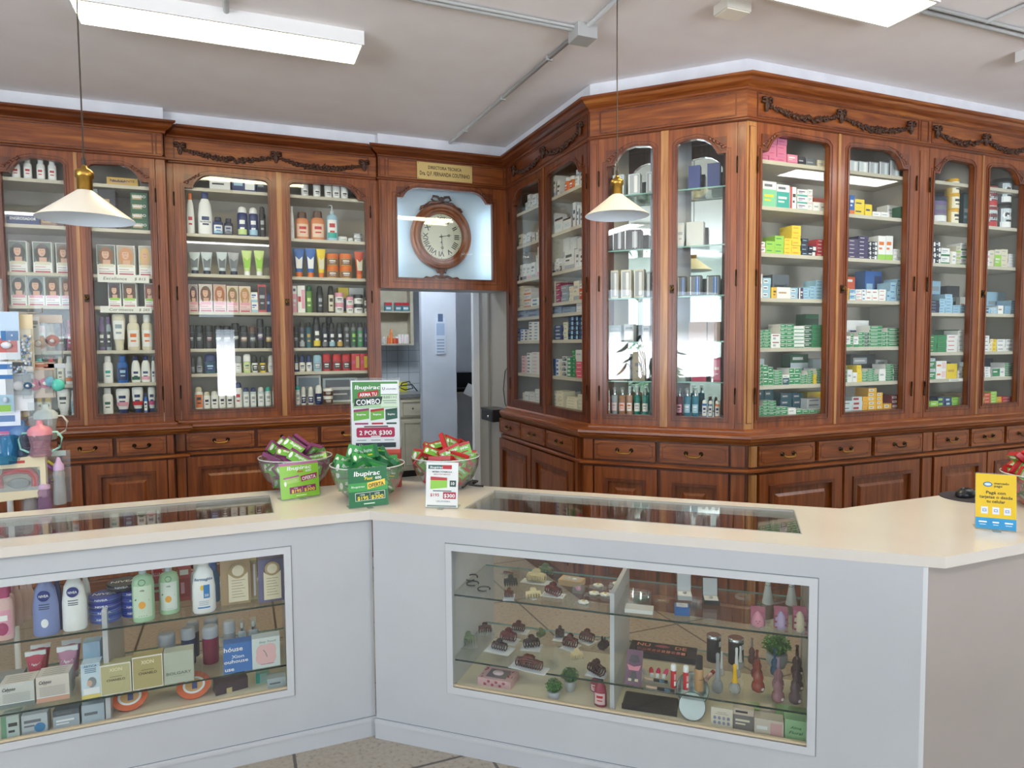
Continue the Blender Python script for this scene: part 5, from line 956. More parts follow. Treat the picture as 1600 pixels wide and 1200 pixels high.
# ================================================================ goods inside and on the counters
def loc_of(k, P3):
    o = Vector((*FR[k][0], 0)); u, n = uv_(k); return (P3-o).dot(u), (P3-o).dot(n)
def fit(k, z, og, sc, x0, x1, yb, yt):          # thing standing on height z, its base front edge seen at yb
    a, b_ = og[0]+x0/sc, og[0]+x1/sc; yb = og[1]+yb/sc; yt = og[1]+yt/sc; s, d = loc_of(k, onz((a+b_)/2, yb, z)); d = max(.03, d)
    s0, _ = S(k, a, yb, d); s1, _ = S(k, b_, yb, d); _, zt = S(k, (a+b_)/2, yt, d); return (s0+s1)/2, d, s1-s0, zt-z
def flat(og, sc, x, y, z): return onz(og[0]+x/sc, og[1]+y/sc, z)
def T(o, label, cat, group=None): return tag(o, label, cat, group)
NAVY = P('#1b2f7c'); WH = P('#eef0f0'); INKD = P('#2c3650')
def care(k, z, og, sc, x0, x1, yb, yt, kind, cols, label, cat='bottle', name=None, group=None, deco=None, dpf=.6, hmax=None, rz=0):
    s, d, w, h = fit(k, z, og, sc, x0, x1, yb, yt); h = min(h, hmax) if hmax else h
    if h < .02: h = .06
    dp = w*dpf if kind[0] != '#' else dpf; o = put(Wp(k, s, d+dp/2, z), rot(k)+rz, kind, w, h, dp, cols, label, cat, group, None, name)
    if deco:
        rx, ry = w/2, dp/2; m = MB(); fy = (lambda x: -ry*sqrt(max(0.0, 1-(x/rx)**2))) if kind[0] != '#' else (lambda x: -ry); deco(m, w, h, fy)
        c = bpy.data.objects.new('print', m.mesh('print')); COL.objects.link(c); c.parent = o
    return o
LA = ((0, 860), 6.957); LB_ = ((230, 860), 7.273); LC = ((0, 990), 6.957); LD = ((220, 960), 6.957); Z1, Z2, Z0 = .600, .352, .250
def d_nivea(m, w, h, fy, small=False):
    m.patch(-w*.24, w*.24, h*.56, h*.56+w*.48, fy, NAVY, 10, True, .001); m.text('NIVEA', 0, h*.56+w*.18, w*.11, WH, w=w*.36, fy=lambda x: fy(x)-.0016)
    for i, q in enumerate((.50, .46, .43)): m.patch(-w*.2, w*.2, h*q, h*q+.003, fy, INKD, 5, e=.0008)
    m.patch(-w*.14, w*.14, h*.14, h*.28, fy, WH, 8, True, .0009)
care('L', Z1, *LA, -85, 150, 985, 400, 'flip', 'e0b8b2,P,p,W', 'pale pink bottle with a raspberry cap at the photo edge of the white case', deco=lambda m, w, h, fy: m.patch(-w*.28, w*.28, h*.10, h*.34, fy, P('#a8446a'), 8, True, .0012))
care('L', Z1, *LA, -30, 160, 870, 370, 'flip', 'e0b8b2,P,p,W', 'second pink bottle with a raspberry cap, standing behind the first')
for i, (a, b_, c) in enumerate(((95, 250, 825), (185, 330, 770), (262, 385, 715))):
    care('L', Z1, *LA, a, b_, c, 355, 'lotion', 'dcbcb4,h,dcbcb4', ('front', 'middle', 'rear')[i]+' of the three pale pink bottles in a slanting row beside the lilac bottle', group='pale pink lotion bottles')
care('L', Z1, *LA, 345, 640, 945, 250, 'lotion', '7f8dc0,n', 'lilac-blue body milk bottle with a round navy badge and a cream drop', deco=d_nivea)
care('L', Z1, *LA, 575, 690, 870, 270, 'lotion', 'n,n', 'navy body milk bottle half hidden behind the lilac one')
care('L', Z1, *LA, 665, 945, 882, 215, 'lotion', 'W,W', 'white body milk bottle with a round navy badge', deco=d_nivea)
care('L', Z1, *LA, 880, 995, 735, 230, 'lotion', 'w,w', 'plain white lotion bottle behind the white body milk')
def tin(P3, r, h, col, label, txt=True):
    b = MB(); b.lathe([(r*.98, 0), (r, .002), (r, h*.55)], 32, P(col)); o = b.obj('cream_tin', None, P3); o.rotation_euler = (0, 0, random.uniform(-.15, .15))
    b = MB(); b.lathe([(r*1.02, h*.5), (r*1.03, h*.52), (r*1.03, h*.94), (r*.98, h)], 32, P(col)); b.lathe([(r*1.031, h*.52), (r*1.033, h*.55), (r*1.031, h*.58)], 32, SILVER, cap=False)
    if txt:
        q = MB(); q.text('NIVEA', 0, -.012, .022, WH, 0, w=r*1.5); b.add([(p[0], p[2], h+.0006) for p in q.v], q.f, WH)
        q = MB(); q.text('NIVEA', 0, h*.60, h*.26, WH, w=r*.8, fy=lambda x: -r*1.03*sqrt(max(0, 1-(x/(r*1.03))**2))); b.add(q.v, q.f, WH)
    b.obj('lid', o); T(o, label, 'tin', 'blue cream tins in the white case')
ps = flat(*LA, 1120, 810, Z1); pt = flat(*LA, 1350, 770, Z1)
tn = ['lowest', 'second', 'third', 'fourth']
for i in range(4): tin(Vector((ps.x, ps.y+.06, Z1+.024*i)), .052, .023, '#2a3f9a' if i > 1 else '#4560b4', tn[i]+' blue cream tin of the stack beside the white body milk')
for i in range(4): tin(Vector((pt.x+.03, pt.y+.075, Z1+.024*i)), .050, .023, '#2340a0', tn[i]+' blue cream tin of the stack behind the green bottle')
tin(Vector((pt.x-.01, pt.y+.09, Z1+.1)), .055, .022, '#3a3f4a', 'charcoal cream tin lying on top of the blue tins')
def d_olive(m, w, h, fy):
    m.plate([(w*.16*cos(2*pi*i/20), h*.64+w*.16*sin(2*pi*i/20)) for i in range(20)], [[(w*.14*cos(2*pi*i/20), h*.64+w*.14*sin(2*pi*i/20)) for i in range(20)]], fy(0)-.0015, fy(0)-.0005, P('#3c4a44'))
    m.text('vida', 0, h*.50, w*.09, P('#2c3a34'), fy=lambda x: fy(x)-.0012)
    for a, c, q in ((-.22, .38, .5), (.16, .36, -.4), (-.05, .34, .3)):
        n = 10; m.plate([(w*a+w*.15*cos(2*pi*i/n)*cos(q)-w*.04*sin(2*pi*i/n)*sin(q), h*c+w*.15*cos(2*pi*i/n)*sin(q)+w*.05*sin(2*pi*i/n)*cos(q)) for i in range(n)], [], fy(w*.3)-.0015, fy(w*.3)-.0005, P('#4d6e54'))
    m.patch(-w*.18, w*.14, h*.22, h*.34, fy, P('#e9a544'), 8, True, .0012); m.patch(-w*.3, w*.3, h*.10, h*.108, fy, P('#3c4a44'), 5)
care('L', Z1, (0, 780), 3.159, 650, 763, 610, 300, 'pump', 'a9cfa9,e,cfe0c8', 'first green soap bottle printed with an orange and leaves', deco=d_olive, dpf=.8)
care('L', Z1, (0, 780), 3.159, 785, 886, 570, 295, 'pump', 'a9cfa9,e,dfe8e0', 'second green soap bottle printed with an orange, deeper in the case', deco=d_olive, dpf=.8)
care('L', Z1, *LB_, 60, 230, 570, 170, '#t', 'd8a0a4,c25a64,w,r', 'pink and red carton lettered in red behind the green bottles', 'carton', 'carton', dpf=.06, deco=lambda m, w, h, fy: m.text('uro', 0, h*.75, h*.12, P('#b5303c'), -.031))
care('L', Z1, *LB_, 360, 500, 570, 150, '#i', 'c05058,a83c48,p,W', 'red patterned carton between the green bottle and the sun milk', 'carton', 'carton', dpf=.06)
def d_derma(m, w, h, fy):
    m.text('dermaglós', 0, h*.60, w*.13, P('#2d5f94'), w=w*.78, fy=lambda x: fy(x)-.001); m.patch(w*.0, w*.26, h*.28, h*.52, fy, P('#2f7fc0'), 5, e=.0011); m.text('50', w*.13, h*.31, w*.12, WH, fy=lambda x: fy(x)-.0018); m.patch(-w*.14, w*.02, h*.42, h*.52, fy, P('#ecc23a'), 6, True)
    m.patch(-w*.26, w*.26, h*.10, h*.125, fy, P('#2f7fc0'), 5)
    for q in (.22, .19, .16): m.patch(-w*.2, w*.2, h*q, h*q+.0015, fy, P('#6a88a8'), 4)
care('L', Z1, *LB_, 512, 784, 722, 90, 'lotion', 'W,W', 'white sun milk bottle with a blue square reading 50', deco=d_derma)
care('L', Z1, *LB_, 500, 700, 590, 130, 'flip', 'e,W,b', 'rounded white bottle behind the sun milk', dpf=.5)
care('L', Z1, *LB_, 690, 830, 590, 140, 'flip', '2a6a98,b,2a6a98', 'rounded blue bottle behind the sun milk', dpf=.5)
def tagbox(x0, x1, cx, y0, y1, col, cardx, label):
    s, d, w, h = fit('L', Z1, *LB_, x0, x1, y1+25, 100); t = put(Wp('L', s, d+.03, Z1), 0, '#n', w, min(h, .195), .05, col+','+col, label, 'perfume', None, None, 'perfume_box')
    s0, _ = S('L', LB_[0][0]+cardx[0]/LB_[1], 900, d-.004); s1, _ = S('L', LB_[0][0]+cardx[1]/LB_[1], 900, d-.004); cw = s1-s0; c = (s0+s1)/2-s
    m = MB(); ch = .125; m.plate([(c-cw/2, .012), (c+cw/2, .012), (c+cw/2, ch), (c+cw*.3, ch-.012), (c-cw*.3, ch-.012), (c-cw/2, ch)], [], -.034, -.0325, P('#ded3b6')); n = 28
    m.plate([(c+cw*.43*cos(2*pi*i/n), ch+.01+cw*.43*sin(2*pi*i/n)) for i in range(n)], [], -.036, -.034, P('#a9916a')); m.plate([(c+cw*.30*cos(2*pi*i/n), ch+.01+cw*.30*sin(2*pi*i/n)) for i in range(n)], [], -.0365, -.035, P('#d9cfb4'))
    for i in range(7): m.rect(c-cw*.34, c+cw*(.34-.08*(i % 3)), .03+.011*i, .032+.011*i, -.0345, P('#8f8568'))
    q = m.obj('hanging_tag', t)
tagbox(840, 1180, 0, 0, 590, 'b59a74', (920, 1145), 'tan perfume box wearing a cream tag with a bronze seal')
tagbox(1268, 1560, 0, 0, 560, '6c6a8c', (1322, 1520), 'purple perfume box wearing a cream tag with a bronze seal')
care('L', Z1, *LB_, 1172, 1256, 560, 110, '#c', 'b8b48c,m,W', 'narrow clear perfume pack between the two tagged boxes', 'perfume', 'perfume_box', dpf=.04)
# lower shelf
def d_caly(m, w, h, fy):
    m.text('Calypso', -w*.42, h*.72, h*.13, P('#2a2c30'), fy(0), w=w*.38, al='l', shear=.2)
    for i in range(7): m.rect(-w*.40, w*.38, h*(.24+.055*i), h*(.255+.055*i), fy(0)-.0008, P('#9a9690'))
def calypso(x0, x1, yb, yt, col, foot, label):
    s, d, w, h = fit('L', Z2, *LC, x0, x1, yb, yt); b = MB(); b.box(-w/2, w/2, -.04, .04, 0, h, P('#cfcac2')); b.rect(-w/2, w/2, 0, h, -.0404, P(col)); b.rect(-w/2, w/2, 0, h*.18, -.0408, P(foot)); b.rect(-w/2, w/2, h*.18, h*.21, -.041, WH)
    for i in range(4): b.add([(-w*.35, -.03+.016*i, h+.0005), (w*.35, -.03+.016*i, h+.0005), (w*.35, -.026+.016*i, h+.0005), (-w*.35, -.026+.016*i, h+.0005)], [(0, 1, 2, 3)], P('#8f8a84'))
    d_caly(b, w, h, lambda x: -.041); T(b.obj('cosmetic_carton', None, Wp('L', s, max(.062, d)+.04, Z2)), label, 'carton', 'wide cosmetic cartons on the lower glass shelf')
calypso(-20, 366, 825, 560, '#d2d2cc', '#77807c', 'wide cosmetic carton with a grey foot, at the photo edge')
calypso(374, 740, 832, 497, '#dcd2c8', '#d9a68f', 'wide cosmetic carton with a salmon foot')
care('L', Z2, *LC, -60, 250, 640, 470, '#p', '8d8f90,s,s,K', 'grey carton behind the wide cosmetic cartons', 'carton', 'cosmetic_carton', dpf=.06)
for i, (a, b_, c, q, cl) in enumerate(((275, 505, 590, 205, 'c24a62'), (335, 556, 470, 130, 'b8405a'), (625, 856, 600, 150, 'c08aa4'), (676, 892, 480, 80, 'b87a98'))):
    care('L', Z2, *LC, a, b_, c, q, 'tube', cl+',W,'+cl, ('front raspberry', 'rear raspberry', 'front mauve', 'rear mauve')[i]+' hand cream tube standing on its cap', 'tube', deco=(lambda m, w, h, fy: (m.plate([(-w*.5, h*.88), (w*.5, h*.88), (w*.5, h), (-w*.5, h)], [], -.004, .004, WH), m.text('Hands', 0, h*.62, h*.09, WH, -w*.26, w=w*.6, shear=.3))) , dpf=.5)
def d_art(m, w, h, fy):
    y = fy(0)-.0008; m.rect(-w*.48, w*.48, h*.90, h*.98, y, P('#b7cfe0')); m.text('ÁRTICA', 0, h*.90, h*.06, P('#3c5f80'), y, w=w*.7)
    for q in (.84, .79, .74): m.rect(-w*.3, w*.3, h*q, h*q+.003, y, P('#5a7f9c'))
    n = 16; m.plate([(w*.06+w*.24*cos(2*pi*i/n), h*.46+h*.15*sin(2*pi*i/n)) for i in range(n)], [], y-.0006, y, P('#8a8f94')); m.plate([(-w*.06+w*.14*cos(2*pi*i/n), h*.44+h*.09*sin(2*pi*i/n)) for i in range(n)], [], y-.0012, y, P('#d3b2a0')); m.rect(-w*.4, w*.45, h*.12, h*.30, y-.0009, WH); m.rect(-w*.49, w*.49, 0, h*.11, y-.001, P('#e3cf72'))
care('L', Z2, *LC, 892, 1100, 736, 325, '#n', 'c9dce6,e', 'pale blue carton printed with a woman in a grey cap and a yellow foot', 'carton', 'cosmetic_carton', dpf=.05, deco=d_art)
care('L', Z2, *LC, 915, 1105, 560, 90, '#b', 'a8c4dc,B,b,W', 'light blue carton behind the woman-printed one', 'carton', 'cosmetic_carton', dpf=.05)
def d_xion(tx, sub):
    def f(m, w, h, fy):
        y = fy(0)-.0008; m.plate([(-w*.5, 0), (w*.5, 0), (w*.5, h), (-w*.5, h)], [[(-w*.47, h*.025), (w*.47, h*.025), (w*.47, h*.96), (-w*.47, h*.96)]], y-.0004, y, P('#e9e6da'))
        if tx: m.text(tx, 0, h*.76, h*.11, P('#f2e9c4'), y, w=w*.42)
        m.text(sub, 0, h*.44, h*.075, P('#4b4430'), y, w=w*.6); m.rect(-w*.2, w*.2, h*.57, h*.585, y, P('#6f6648'))
    return f
care('L', Z2, *LC, 1100, 1436, 700, 325, '#n', 'c0b98c,c0b98c', 'first gold perfume box with a white border', 'perfume', 'perfume_box', dpf=.05, deco=d_xion('XION', 'CHANELO'))
care('L', Z2, *LD, -85, 250, 840, 445, '#n', 'b5a874,b5a874', 'second gold perfume box with a white border, darker', 'perfume', 'perfume_box', dpf=.05, deco=d_xion('XION', 'CHANELO'))
def d_bol(m, w, h, fy): m.text('BOLGARY', 0, h*.28, h*.085, P('#6d7268'), fy(0)-.0008, w=w*.84); m.rect(-w*.2, w*.2, h*.22, h*.228, fy(0)-.0008, P('#8a8f84'))
care('L', Z2, *LD, 257, 582, 775, 400, '#n', 'b9bfae,b9bfae', 'champagne perfume box lettered BOLGARY', 'perfume', 'perfume_box', dpf=.05, deco=d_bol)
def capcan(a, b_, yb, yt, c, label): care('L', Z2, *LD, a, b_, yb, yt, 'axe', c+',s', label, 'spray can', 'deodorant_can', dpf=1.0)
capcan(672, 852, 545, 150, '8c1f48,', 'maroon deodorant can with a silver cap') if False else care('L', Z2, *LD, 672, 852, 548, 150, 'axe', '8c1f48,s', 'maroon deodorant can with a silver cap', 'spray can', 'deodorant_can', dpf=1.0)
for a, b_, yb, yt, c, lb in ((690, 850, 430, 60, '6a2440', 'dark can with a silver cap behind the maroon one'), (440, 600, 560, 165, '28406a', 'navy can with a silver cap behind the champagne box'), (505, 640, 470, 90, '30486c', 'second navy can with a silver cap, deepest'), (185, 380, 600, 235, 'a9b0b8', 'pale can with a silver cap behind the gold boxes'), (905, 1040, 500, 90, '8f989c', 'grey can with a silver cap behind the blue box')):
    care('L', Z2, *LD, a, b_, yb, yt, 'axe', c+',s', lb, 'spray can', 'deodorant_can', dpf=1.0)
def d_house(m, w, h, fy):
    y = fy(0)-.0008
    m.text('hóuse', -w*.48, h*.74, h*.15, WH, y, al='l', w=w*.66); m.text('Xion', 0, h*.50, h*.11, P('#dfe6f2'), y, w=w*.44); m.text('ouhouse', -w*.48, h*.34, h*.12, WH, y, al='l', w=w*.84); m.text('use', -w*.46, h*.08, h*.13, WH, y, al='l', w=w*.32)
care('L', Z2, *LD, 905, 1216, 668, 310, '#n', '3f74b8,3f74b8', 'bright blue perfume box covered in white lettering', 'perfume', 'perfume_box', dpf=.05, deco=d_house)
def d_flow(m, w, h, fy):
    y = fy(0)-.0008; n = 16
    for a, c, r in ((-.12, .55, .24), (.14, .58, .22), (-.16, .34, .22), (.12, .34, .24), (0, .46, .2)): m.plate([(w*a+w*r*cos(2*pi*i/n), h*c+h*r*sin(2*pi*i/n)) for i in range(n)], [], y-.0003-abs(a)*.002, y, P('#e4b9b9'))
    m.tube([(-w*.1, y-.001, h*.6), (-w*.02, y-.001, h*.5), (w*.03, y-.001, h*.36)], .0014, 5, P('#7fa09a')); m.rect(-w*.2, w*.28, h*.12, h*.14, y-.002, P('#b07078')); m.text('Sexy Touch', w*.05, h*.84, h*.06, P('#7c8c8c'), y, w=w*.6, shear=.3)
care('L', Z2, *LD, 1216, 1520, 622, 250, '#n', 'd3dcd8,d3dcd8', 'pale perfume box printed with a pink flower', 'perfume', 'perfume_box', dpf=.05, deco=d_flow)
care('L', Z2, *LD, 1060, 1160, 480, 60, 'mist', 'e,w,W', 'clear glass scent bottle behind the blue box', 'bottle')
care('L', Z2, *LD, 1180, 1290, 470, 40, 'mist', 'e,w,c', 'clear glass scent bottle behind the flower box', 'bottle')
# case floor
def low(k, x0, x1, yt, og, sc, d, kind, cols, label, cat='carton', name='cosmetic_carton', dpf=.05, z=Z0, deco=None):
    a, b_ = og[0]+x0/sc, og[0]+x1/sc; s0, _ = S(k, a, 1080, d); s1, _ = S(k, b_, 1080, d); _, zt = S(k, (a+b_)/2, og[1]+yt/sc, d); w = s1-s0; dp = dpf if kind[0] == '#' else w*dpf
    o = put(Wp(k, (s0+s1)/2, d+dp/2, z), rot(k), kind, w, max(.03, zt-z), dp, cols, label, cat, None, None, name)
    if deco: m = MB(); deco(m, w, max(.03, zt-z), lambda x: -dp/2); c = m.obj('print', o)
    return o
low('L', -10, 190, 900, *LC, .04, '#s', 'b9c6c0,6f9a7c,W,K', 'pale carton with a green foot on the case floor, at the photo edge')
low('L', 215, 500, 880, *LC, .04, '#w', 'b6bfc4,s,W,S', 'grey-blue carton with a blue ball print on the case floor', deco=lambda m, w, h, fy: m.plate([(w*.2+w*.22*cos(2*pi*i/20), h*.35+w*.22*sin(2*pi*i/20)) for i in range(20)], [], fy(0)-.001, fy(0), P('#3f7fae')))
low('L', 560, 850, 830, *LC, .05, '#t', '59636c,a9b4bc,W,S', 'grey carton with a dark top on the case floor')
low('L', 875, 1125, 770, *LC, .05, '#p', 'aebcc6,s,W,S', 'pale blue-grey carton on the case floor beside the divider')
def pouch(px, py, w, h, label):
    P3 = onz(px, py, Z0); s, d = loc_of('L', P3); d = max(.09, d); b = MB(); n = 24; O1 = P('#d9602c'); pts = [(w/2*cos(2*pi*i/n)*(1+.06*cos(4*pi*i/n)), h/2+h/2*sin(2*pi*i/n)) for i in range(n)]
    b.plate(pts, [], -.012, .012, O1); b.plate([(w*.34*cos(2*pi*i/n), h*.5+h*.30*sin(2*pi*i/n)) for i in range(n)], [[(w*.27*cos(2*pi*i/n), h*.5+h*.23*sin(2*pi*i/n)) for i in range(n)]], -.014, -.012, WH)
    b.plate([(w*.27*cos(2*pi*i/n), h*.5+h*.23*sin(2*pi*i/n)) for i in range(n)], [], -.0135, -.012, P('#d9a86c')); b.rect(-w*.06, w*.1, h*.36, h*.62, -.0142, P('#4a5088'))
    o = b.obj('snack_pouch', None, Wp('L', s, d, Z0), 0); o.rotation_euler = (radians(-28), 0, .1); T(o, label, 'pouch', 'orange pouches on the case floor')
pouch(200, 1122, .115, .10, 'orange pouch with a white oval, beside the divider')
pouch(303, 1100, .115, .10, 'orange pouch with a white oval, in the middle of the case floor')
b = MB(); b.box(-.06, .06, -.03, .03, 0, .045, P('#4a3a44')); b.box(-.02, .0, -.031, -.03, .0, .02, P('#c9b98c')); q = loc_of('L', onz(360, 1092, Z0)); T(b.obj('dark_packet', None, Wp('L', q[0], .12, Z0), .2), 'dark plum packet lying on the case floor', 'packet')
low('L', 1255, 1400, 640, *LD, .12, '#s', '8fc0b4,t,W,s', 'teal-edged packet standing on the case floor near the case end')
low('L', 1380, 1580, 690, *LD, .05, '#p', 'b4c0c2,s,W,S', 'pale tube carton standing on the case floor at its end')

# ---------------------------------------------------------------- slanting counter: hair goods
MA = ((700, 860), 5.714); MBc = ((700, 960), 5.714); MC = ((960, 880), 5.161); MD = ((960, 980), 5.161); Y1, Y2, Y0 = .630, .370, .250
RB = noise_mat('tortoise_brown', '#3a1712', '#6b2f24', 90, rough=.25); DB = noise_mat('dark_tortoise', '#24110f', '#43201a', 90, rough=.25); CRM = P('#d8c69a', .3); OLV = P('#6f7f5c', .3); BLK = P('#151517', .25); CLIPR = noise_mat('wine_tortoise', '#4a1517', '#7a2a28', 80, rough=.25)
def claw(mtl, w, h, n=6, grip=True):
    b = MB(); r = h*.085
    for sy in (-1, 1):
        b.tube([(-w/2+w*i/10, sy*h*.34*(1-.25*abs(2*i/10-1)), h*.78-.10*h*(2*i/10-1)**2) for i in range(11)], r*1.2, 6, mtl)
        b.tube([(-w/2+w*i/10, sy*h*.16, h*.93-.16*h*(2*i/10-1)**2) for i in range(11)], r*1.4, 6, mtl)
        for i in range(n):
            x = -w/2*.94+w*.94*i/(n-1); b.tube([(x, sy*h*.16, h*.88), (x, sy*h*.42, h*.70), (x, sy*h*.46, h*.40), (x, sy*h*.22, h*.10), (x, -sy*h*.04, .004)], [r, r, r*.95, r*.8, r*.5], 5, mtl)
        if grip:
            b.plate([(-w*.17, h*.85), (w*.17, h*.85), (w*.22, h*1.25), (w*.12, h*1.42), (-w*.12, h*1.42), (-w*.22, h*1.25)], [], sy*h*.16-r*.5, sy*h*.16+r*.5, mtl)
    b.tube([(-w*.1, 0, h*.8), (w*.1, 0, h*.8)], r*1.6, 8, STEEL); return b
HG = 'hair clips on the glass shelves'
def clip(P3, mtl, w, h, yaw, label, card=None, n=6, film=False, grip=True, cardrot=0, cardcol='#d5dade'):
    z = .0015 if card else 0; b = claw(mtl, w, h, n, grip); b.v = [(p[0], p[1], p[2]+z) for p in b.v]; o = b.obj('hair_claw_clip', None, P3, rot('M')+yaw)
    if card:
        c = MB(); cw, cl = card; c.X = Matrix.Rotation(cardrot, 4, 'Z'); c.box(-cw/2, cw/2, -cl/2, cl/2, 0, .0012, P(cardcol)); c.box(-.006, .006, cl*.38, cl*.38+.004, .0012, .0014, P('#7c858c')); c.box(-cw*.42, -cw*.22, -cl*.42, -cl*.3, .0012, .0014, WH); c.obj('backing_card', o)
    if film:
        f = MB(); f.box(-w*.72, w*.72, -h*1.3, h*1.3, 0.0003, .0012, FILM); f.obj('film_bag', o)
    T(o, label, 'hair clip', HG); return o
def hoop(x, y, r, label, tilt):
    P3 = flat(*MA, x, y, Y1); b = MB(); b.tube([(r*cos(a), r*sin(a), 0) for a in [radians(25+i*310/24) for i in range(25)]], .0030, 7, BLK); o = b.obj('hair_hoop', None, (P3.x, P3.y, Y1+.0035), rot('M')); o.rotation_euler = (radians(tilt), 0, rot('M')-.3); o.location.z = Y1+.0035+r*sin(radians(abs(tilt))); T(o, label, 'hair band', 'black hair hoops')
hoop(212, 262, .024, 'black open hair hoop lying deepest in the case corner', 14); hoop(220, 305, .024, 'black open hair hoop overlapping the deepest one', 3); hoop(320, 352, .024, 'black open hair hoop lying alone, nearest the glass', 2)
clip(flat(*MA, 560, 318, Y1), BLK, .05, .032, .5, 'black claw clip beside the carded brown one on the upper shelf')
clip(flat(*MA, 545, 420, Y1), RB, .032, .026, .25, 'small red-brown claw clip on a white hanging card', card=(.042, .07), cardcol='#dfe4e8')
clip(flat(*MA, 540, 215, Y1), CLIPR, .045, .012, -.2, 'flat reddish barrette in a clear bag at the back of the upper shelf', film=True, grip=False)
clip(flat(*MA, 790, 282, Y1), CRM, .075, .038, -.05, 'cream claw clip on the wide white card', card=(.125, .055), n=9)
clip(flat(*MA, 870, 215, Y1), OLV, .06, .034, -.05, 'olive claw clip behind the cream one on the upper shelf', n=7)
clip(flat(*MA, 760, 430, Y1), CRM, .055, .03, .5, 'cream claw clip lying loose with a white price tag', card=(.02, .03), cardrot=.3)
clip(flat(*MA, 940, 400, Y1), CLIPR, .06, .036, -.5, 'wine-red claw clip with a pale card pointing away', card=(.05, .09), cardrot=-1.1)
t = flat(*MA, 1105, 300, Y1); b = MB(); b.box(-.048, .048, -.03, .03, 0, .022, P('#c2a173')); o = b.obj('gift_box', None, t, rot('M')-.1)
b = MB(); b.plate([(-.034, -.02), (.034, -.02), (.034, .02), (-.034, .02)], [], -.0232, -.0222, P('#a9a6a2')); b.v = [(p[0], p[2], -p[1]) for p in b.v]; b.blob(.012, .0, .0235, .010, .010, .0015, P('#e0ded6'), 10); b.blob(-.012, .004, .0235, .007, .007, .0012, P('#cfc6c2'), 10); b.obj('window', o); T(o, 'kraft gift box with a clear window on the upper shelf', 'gift box')
b = MB(); b.box(-.022, .022, -.012, .012, 0, .028, FILM); b.blob(0, 0, .016, .012, .006, .01, P('#d68aa0'), 8); T(b.obj('bead_packet', None, flat(*MA, 1165, 375, Y1), rot('M')), 'clear packet of pink beads in front of the kraft box', 'packet')
for i, (x, y, lb) in enumerate(((1340, 330, 'behind the others'), (1305, 400, 'second from the kraft box'), (1405, 412, 'touching the divider row'), (1210, 480, 'nearest the glass'), (1515, 312, 'deepest, beside the divider'))):
    b = MB()
    for q in range(6): b.blob(.012*cos(q), .009*sin(q), .007, .011, .008, .006, P('#dfddd2'), 7)
    b.blob(0, 0, .012, .006, .006, .004, P('#c9b06a'), 6); o = b.obj('flower_clip', None, flat(*MA, x, y, Y1)+Vector((0, 0, .0012)), rot('M')); f = MB(); f.box(-.036, .036, -.022, .022, -.0011, -.0002, FILM); f.obj('film_bag', o); T(o, 'white flower hair clip in a clear bag, '+lb, 'hair clip', 'white flower clips')
for x, y, m_, w, h, yw, lb, kw in (
    (185, 262, OLV, .048, .036, .4, 'olive claw clip in the corner of the lower glass shelf', dict(film=True)),
    (330, 160, RB, .052, .030, .5, 'brown claw clip on a slanting bag behind the olive one', dict(film=True)),
    (630, 150, RB, .050, .032, 0, 'brown claw clip with a round grip at the back of the lower shelf', dict(card=(.09, .05))),
    (540, 235, CLIPR, .062, .038, -.1, 'wine claw clip with long teeth in the middle row', dict(card=(.085, .07), n=7)),
    (460, 318, DB, .058, .032, -.1, 'dark claw clip on a large pale card near the glass', dict(card=(.11, .075), n=6)),
    (745, 295, DB, .062, .036, .6, 'dark claw clip opened like wings in the middle of the shelf', dict(card=(.08, .07), cardrot=-.5)),
    (830, 200, OLV, .03, .028, 1.2, 'small olive claw clip on its side at the back', dict()),
    (725, 480, RB, .105, .036, -.12, 'largest brown claw clip with many teeth on a long card', dict(card=(.15, .06), n=11)),
    (1000, 205, DB, .034, .034, .2, 'small dark claw clip on an upright-striped card', dict(card=(.05, .08), cardrot=-.15)),
    (1092, 290, RB, .054, .038, -.15, 'square brown claw clip before the back divider corner', dict(card=(.06, .075), cardrot=-.2)),
    (1242, 240, RB, .056, .036, -.2, 'square brown claw clip with a pierced top', dict(card=(.065, .06), cardrot=-.3)),
    (1388, 310, DB, .034, .036, 1.3, 'dark claw clip seen end-on beside the divider', dict(film=True)),
    (1150, 400, CRM, .046, .030, .5, 'cream claw clip lying loose on the lower shelf', dict()),
    (1325, 535, DB, .060, .040, -.6, 'dark plum claw clip on a white card at the divider foot', dict(card=(.075, .05), cardrot=.5))):
    clip(flat(*MBc, x, y, Y2), m_, w, h, yw, lb, **kw)
# case floor, first bay
P3 = flat(*MBc, 420, 640, Y0); P3 = Wp('M', loc_of('M', P3)[0], .13, Y0); b = MB(); PK = P('#c98a94'); b.box(-.07, .07, -.05, .05, 0, .03, P('#cfa9ab'))
for i in range(10): a = random.uniform(-.065, -.045) if i % 2 else random.uniform(.045, .065); b.blob(a, random.uniform(-.045, .045), .0305, .008, .006, .0012, P('#a33f52'), 7, random.uniform(0, 3))
for i in range(6): b.blob(-.04+.016*i, -.0505, .008+.012*(i % 2), .007, .0012, .006, P('#b2566a'), 7)
o = b.obj('gift_set_box', None, P3, rot('M')-.02); b = MB(); b.box(-.042, .042, -.034, .036, .0302, .0308, P('#7d7478')); b.blob(0, 0, .035, .024, .018, .008, P('#d9c0c4'), 12); b.obj('window', o); T(o, 'pink rose-patterned gift box with a window on the case floor', 'gift box')
LEAF = noise_mat('plastic_leaf', '#2c5a2a', '#5f9a48', 60, rough=.5)
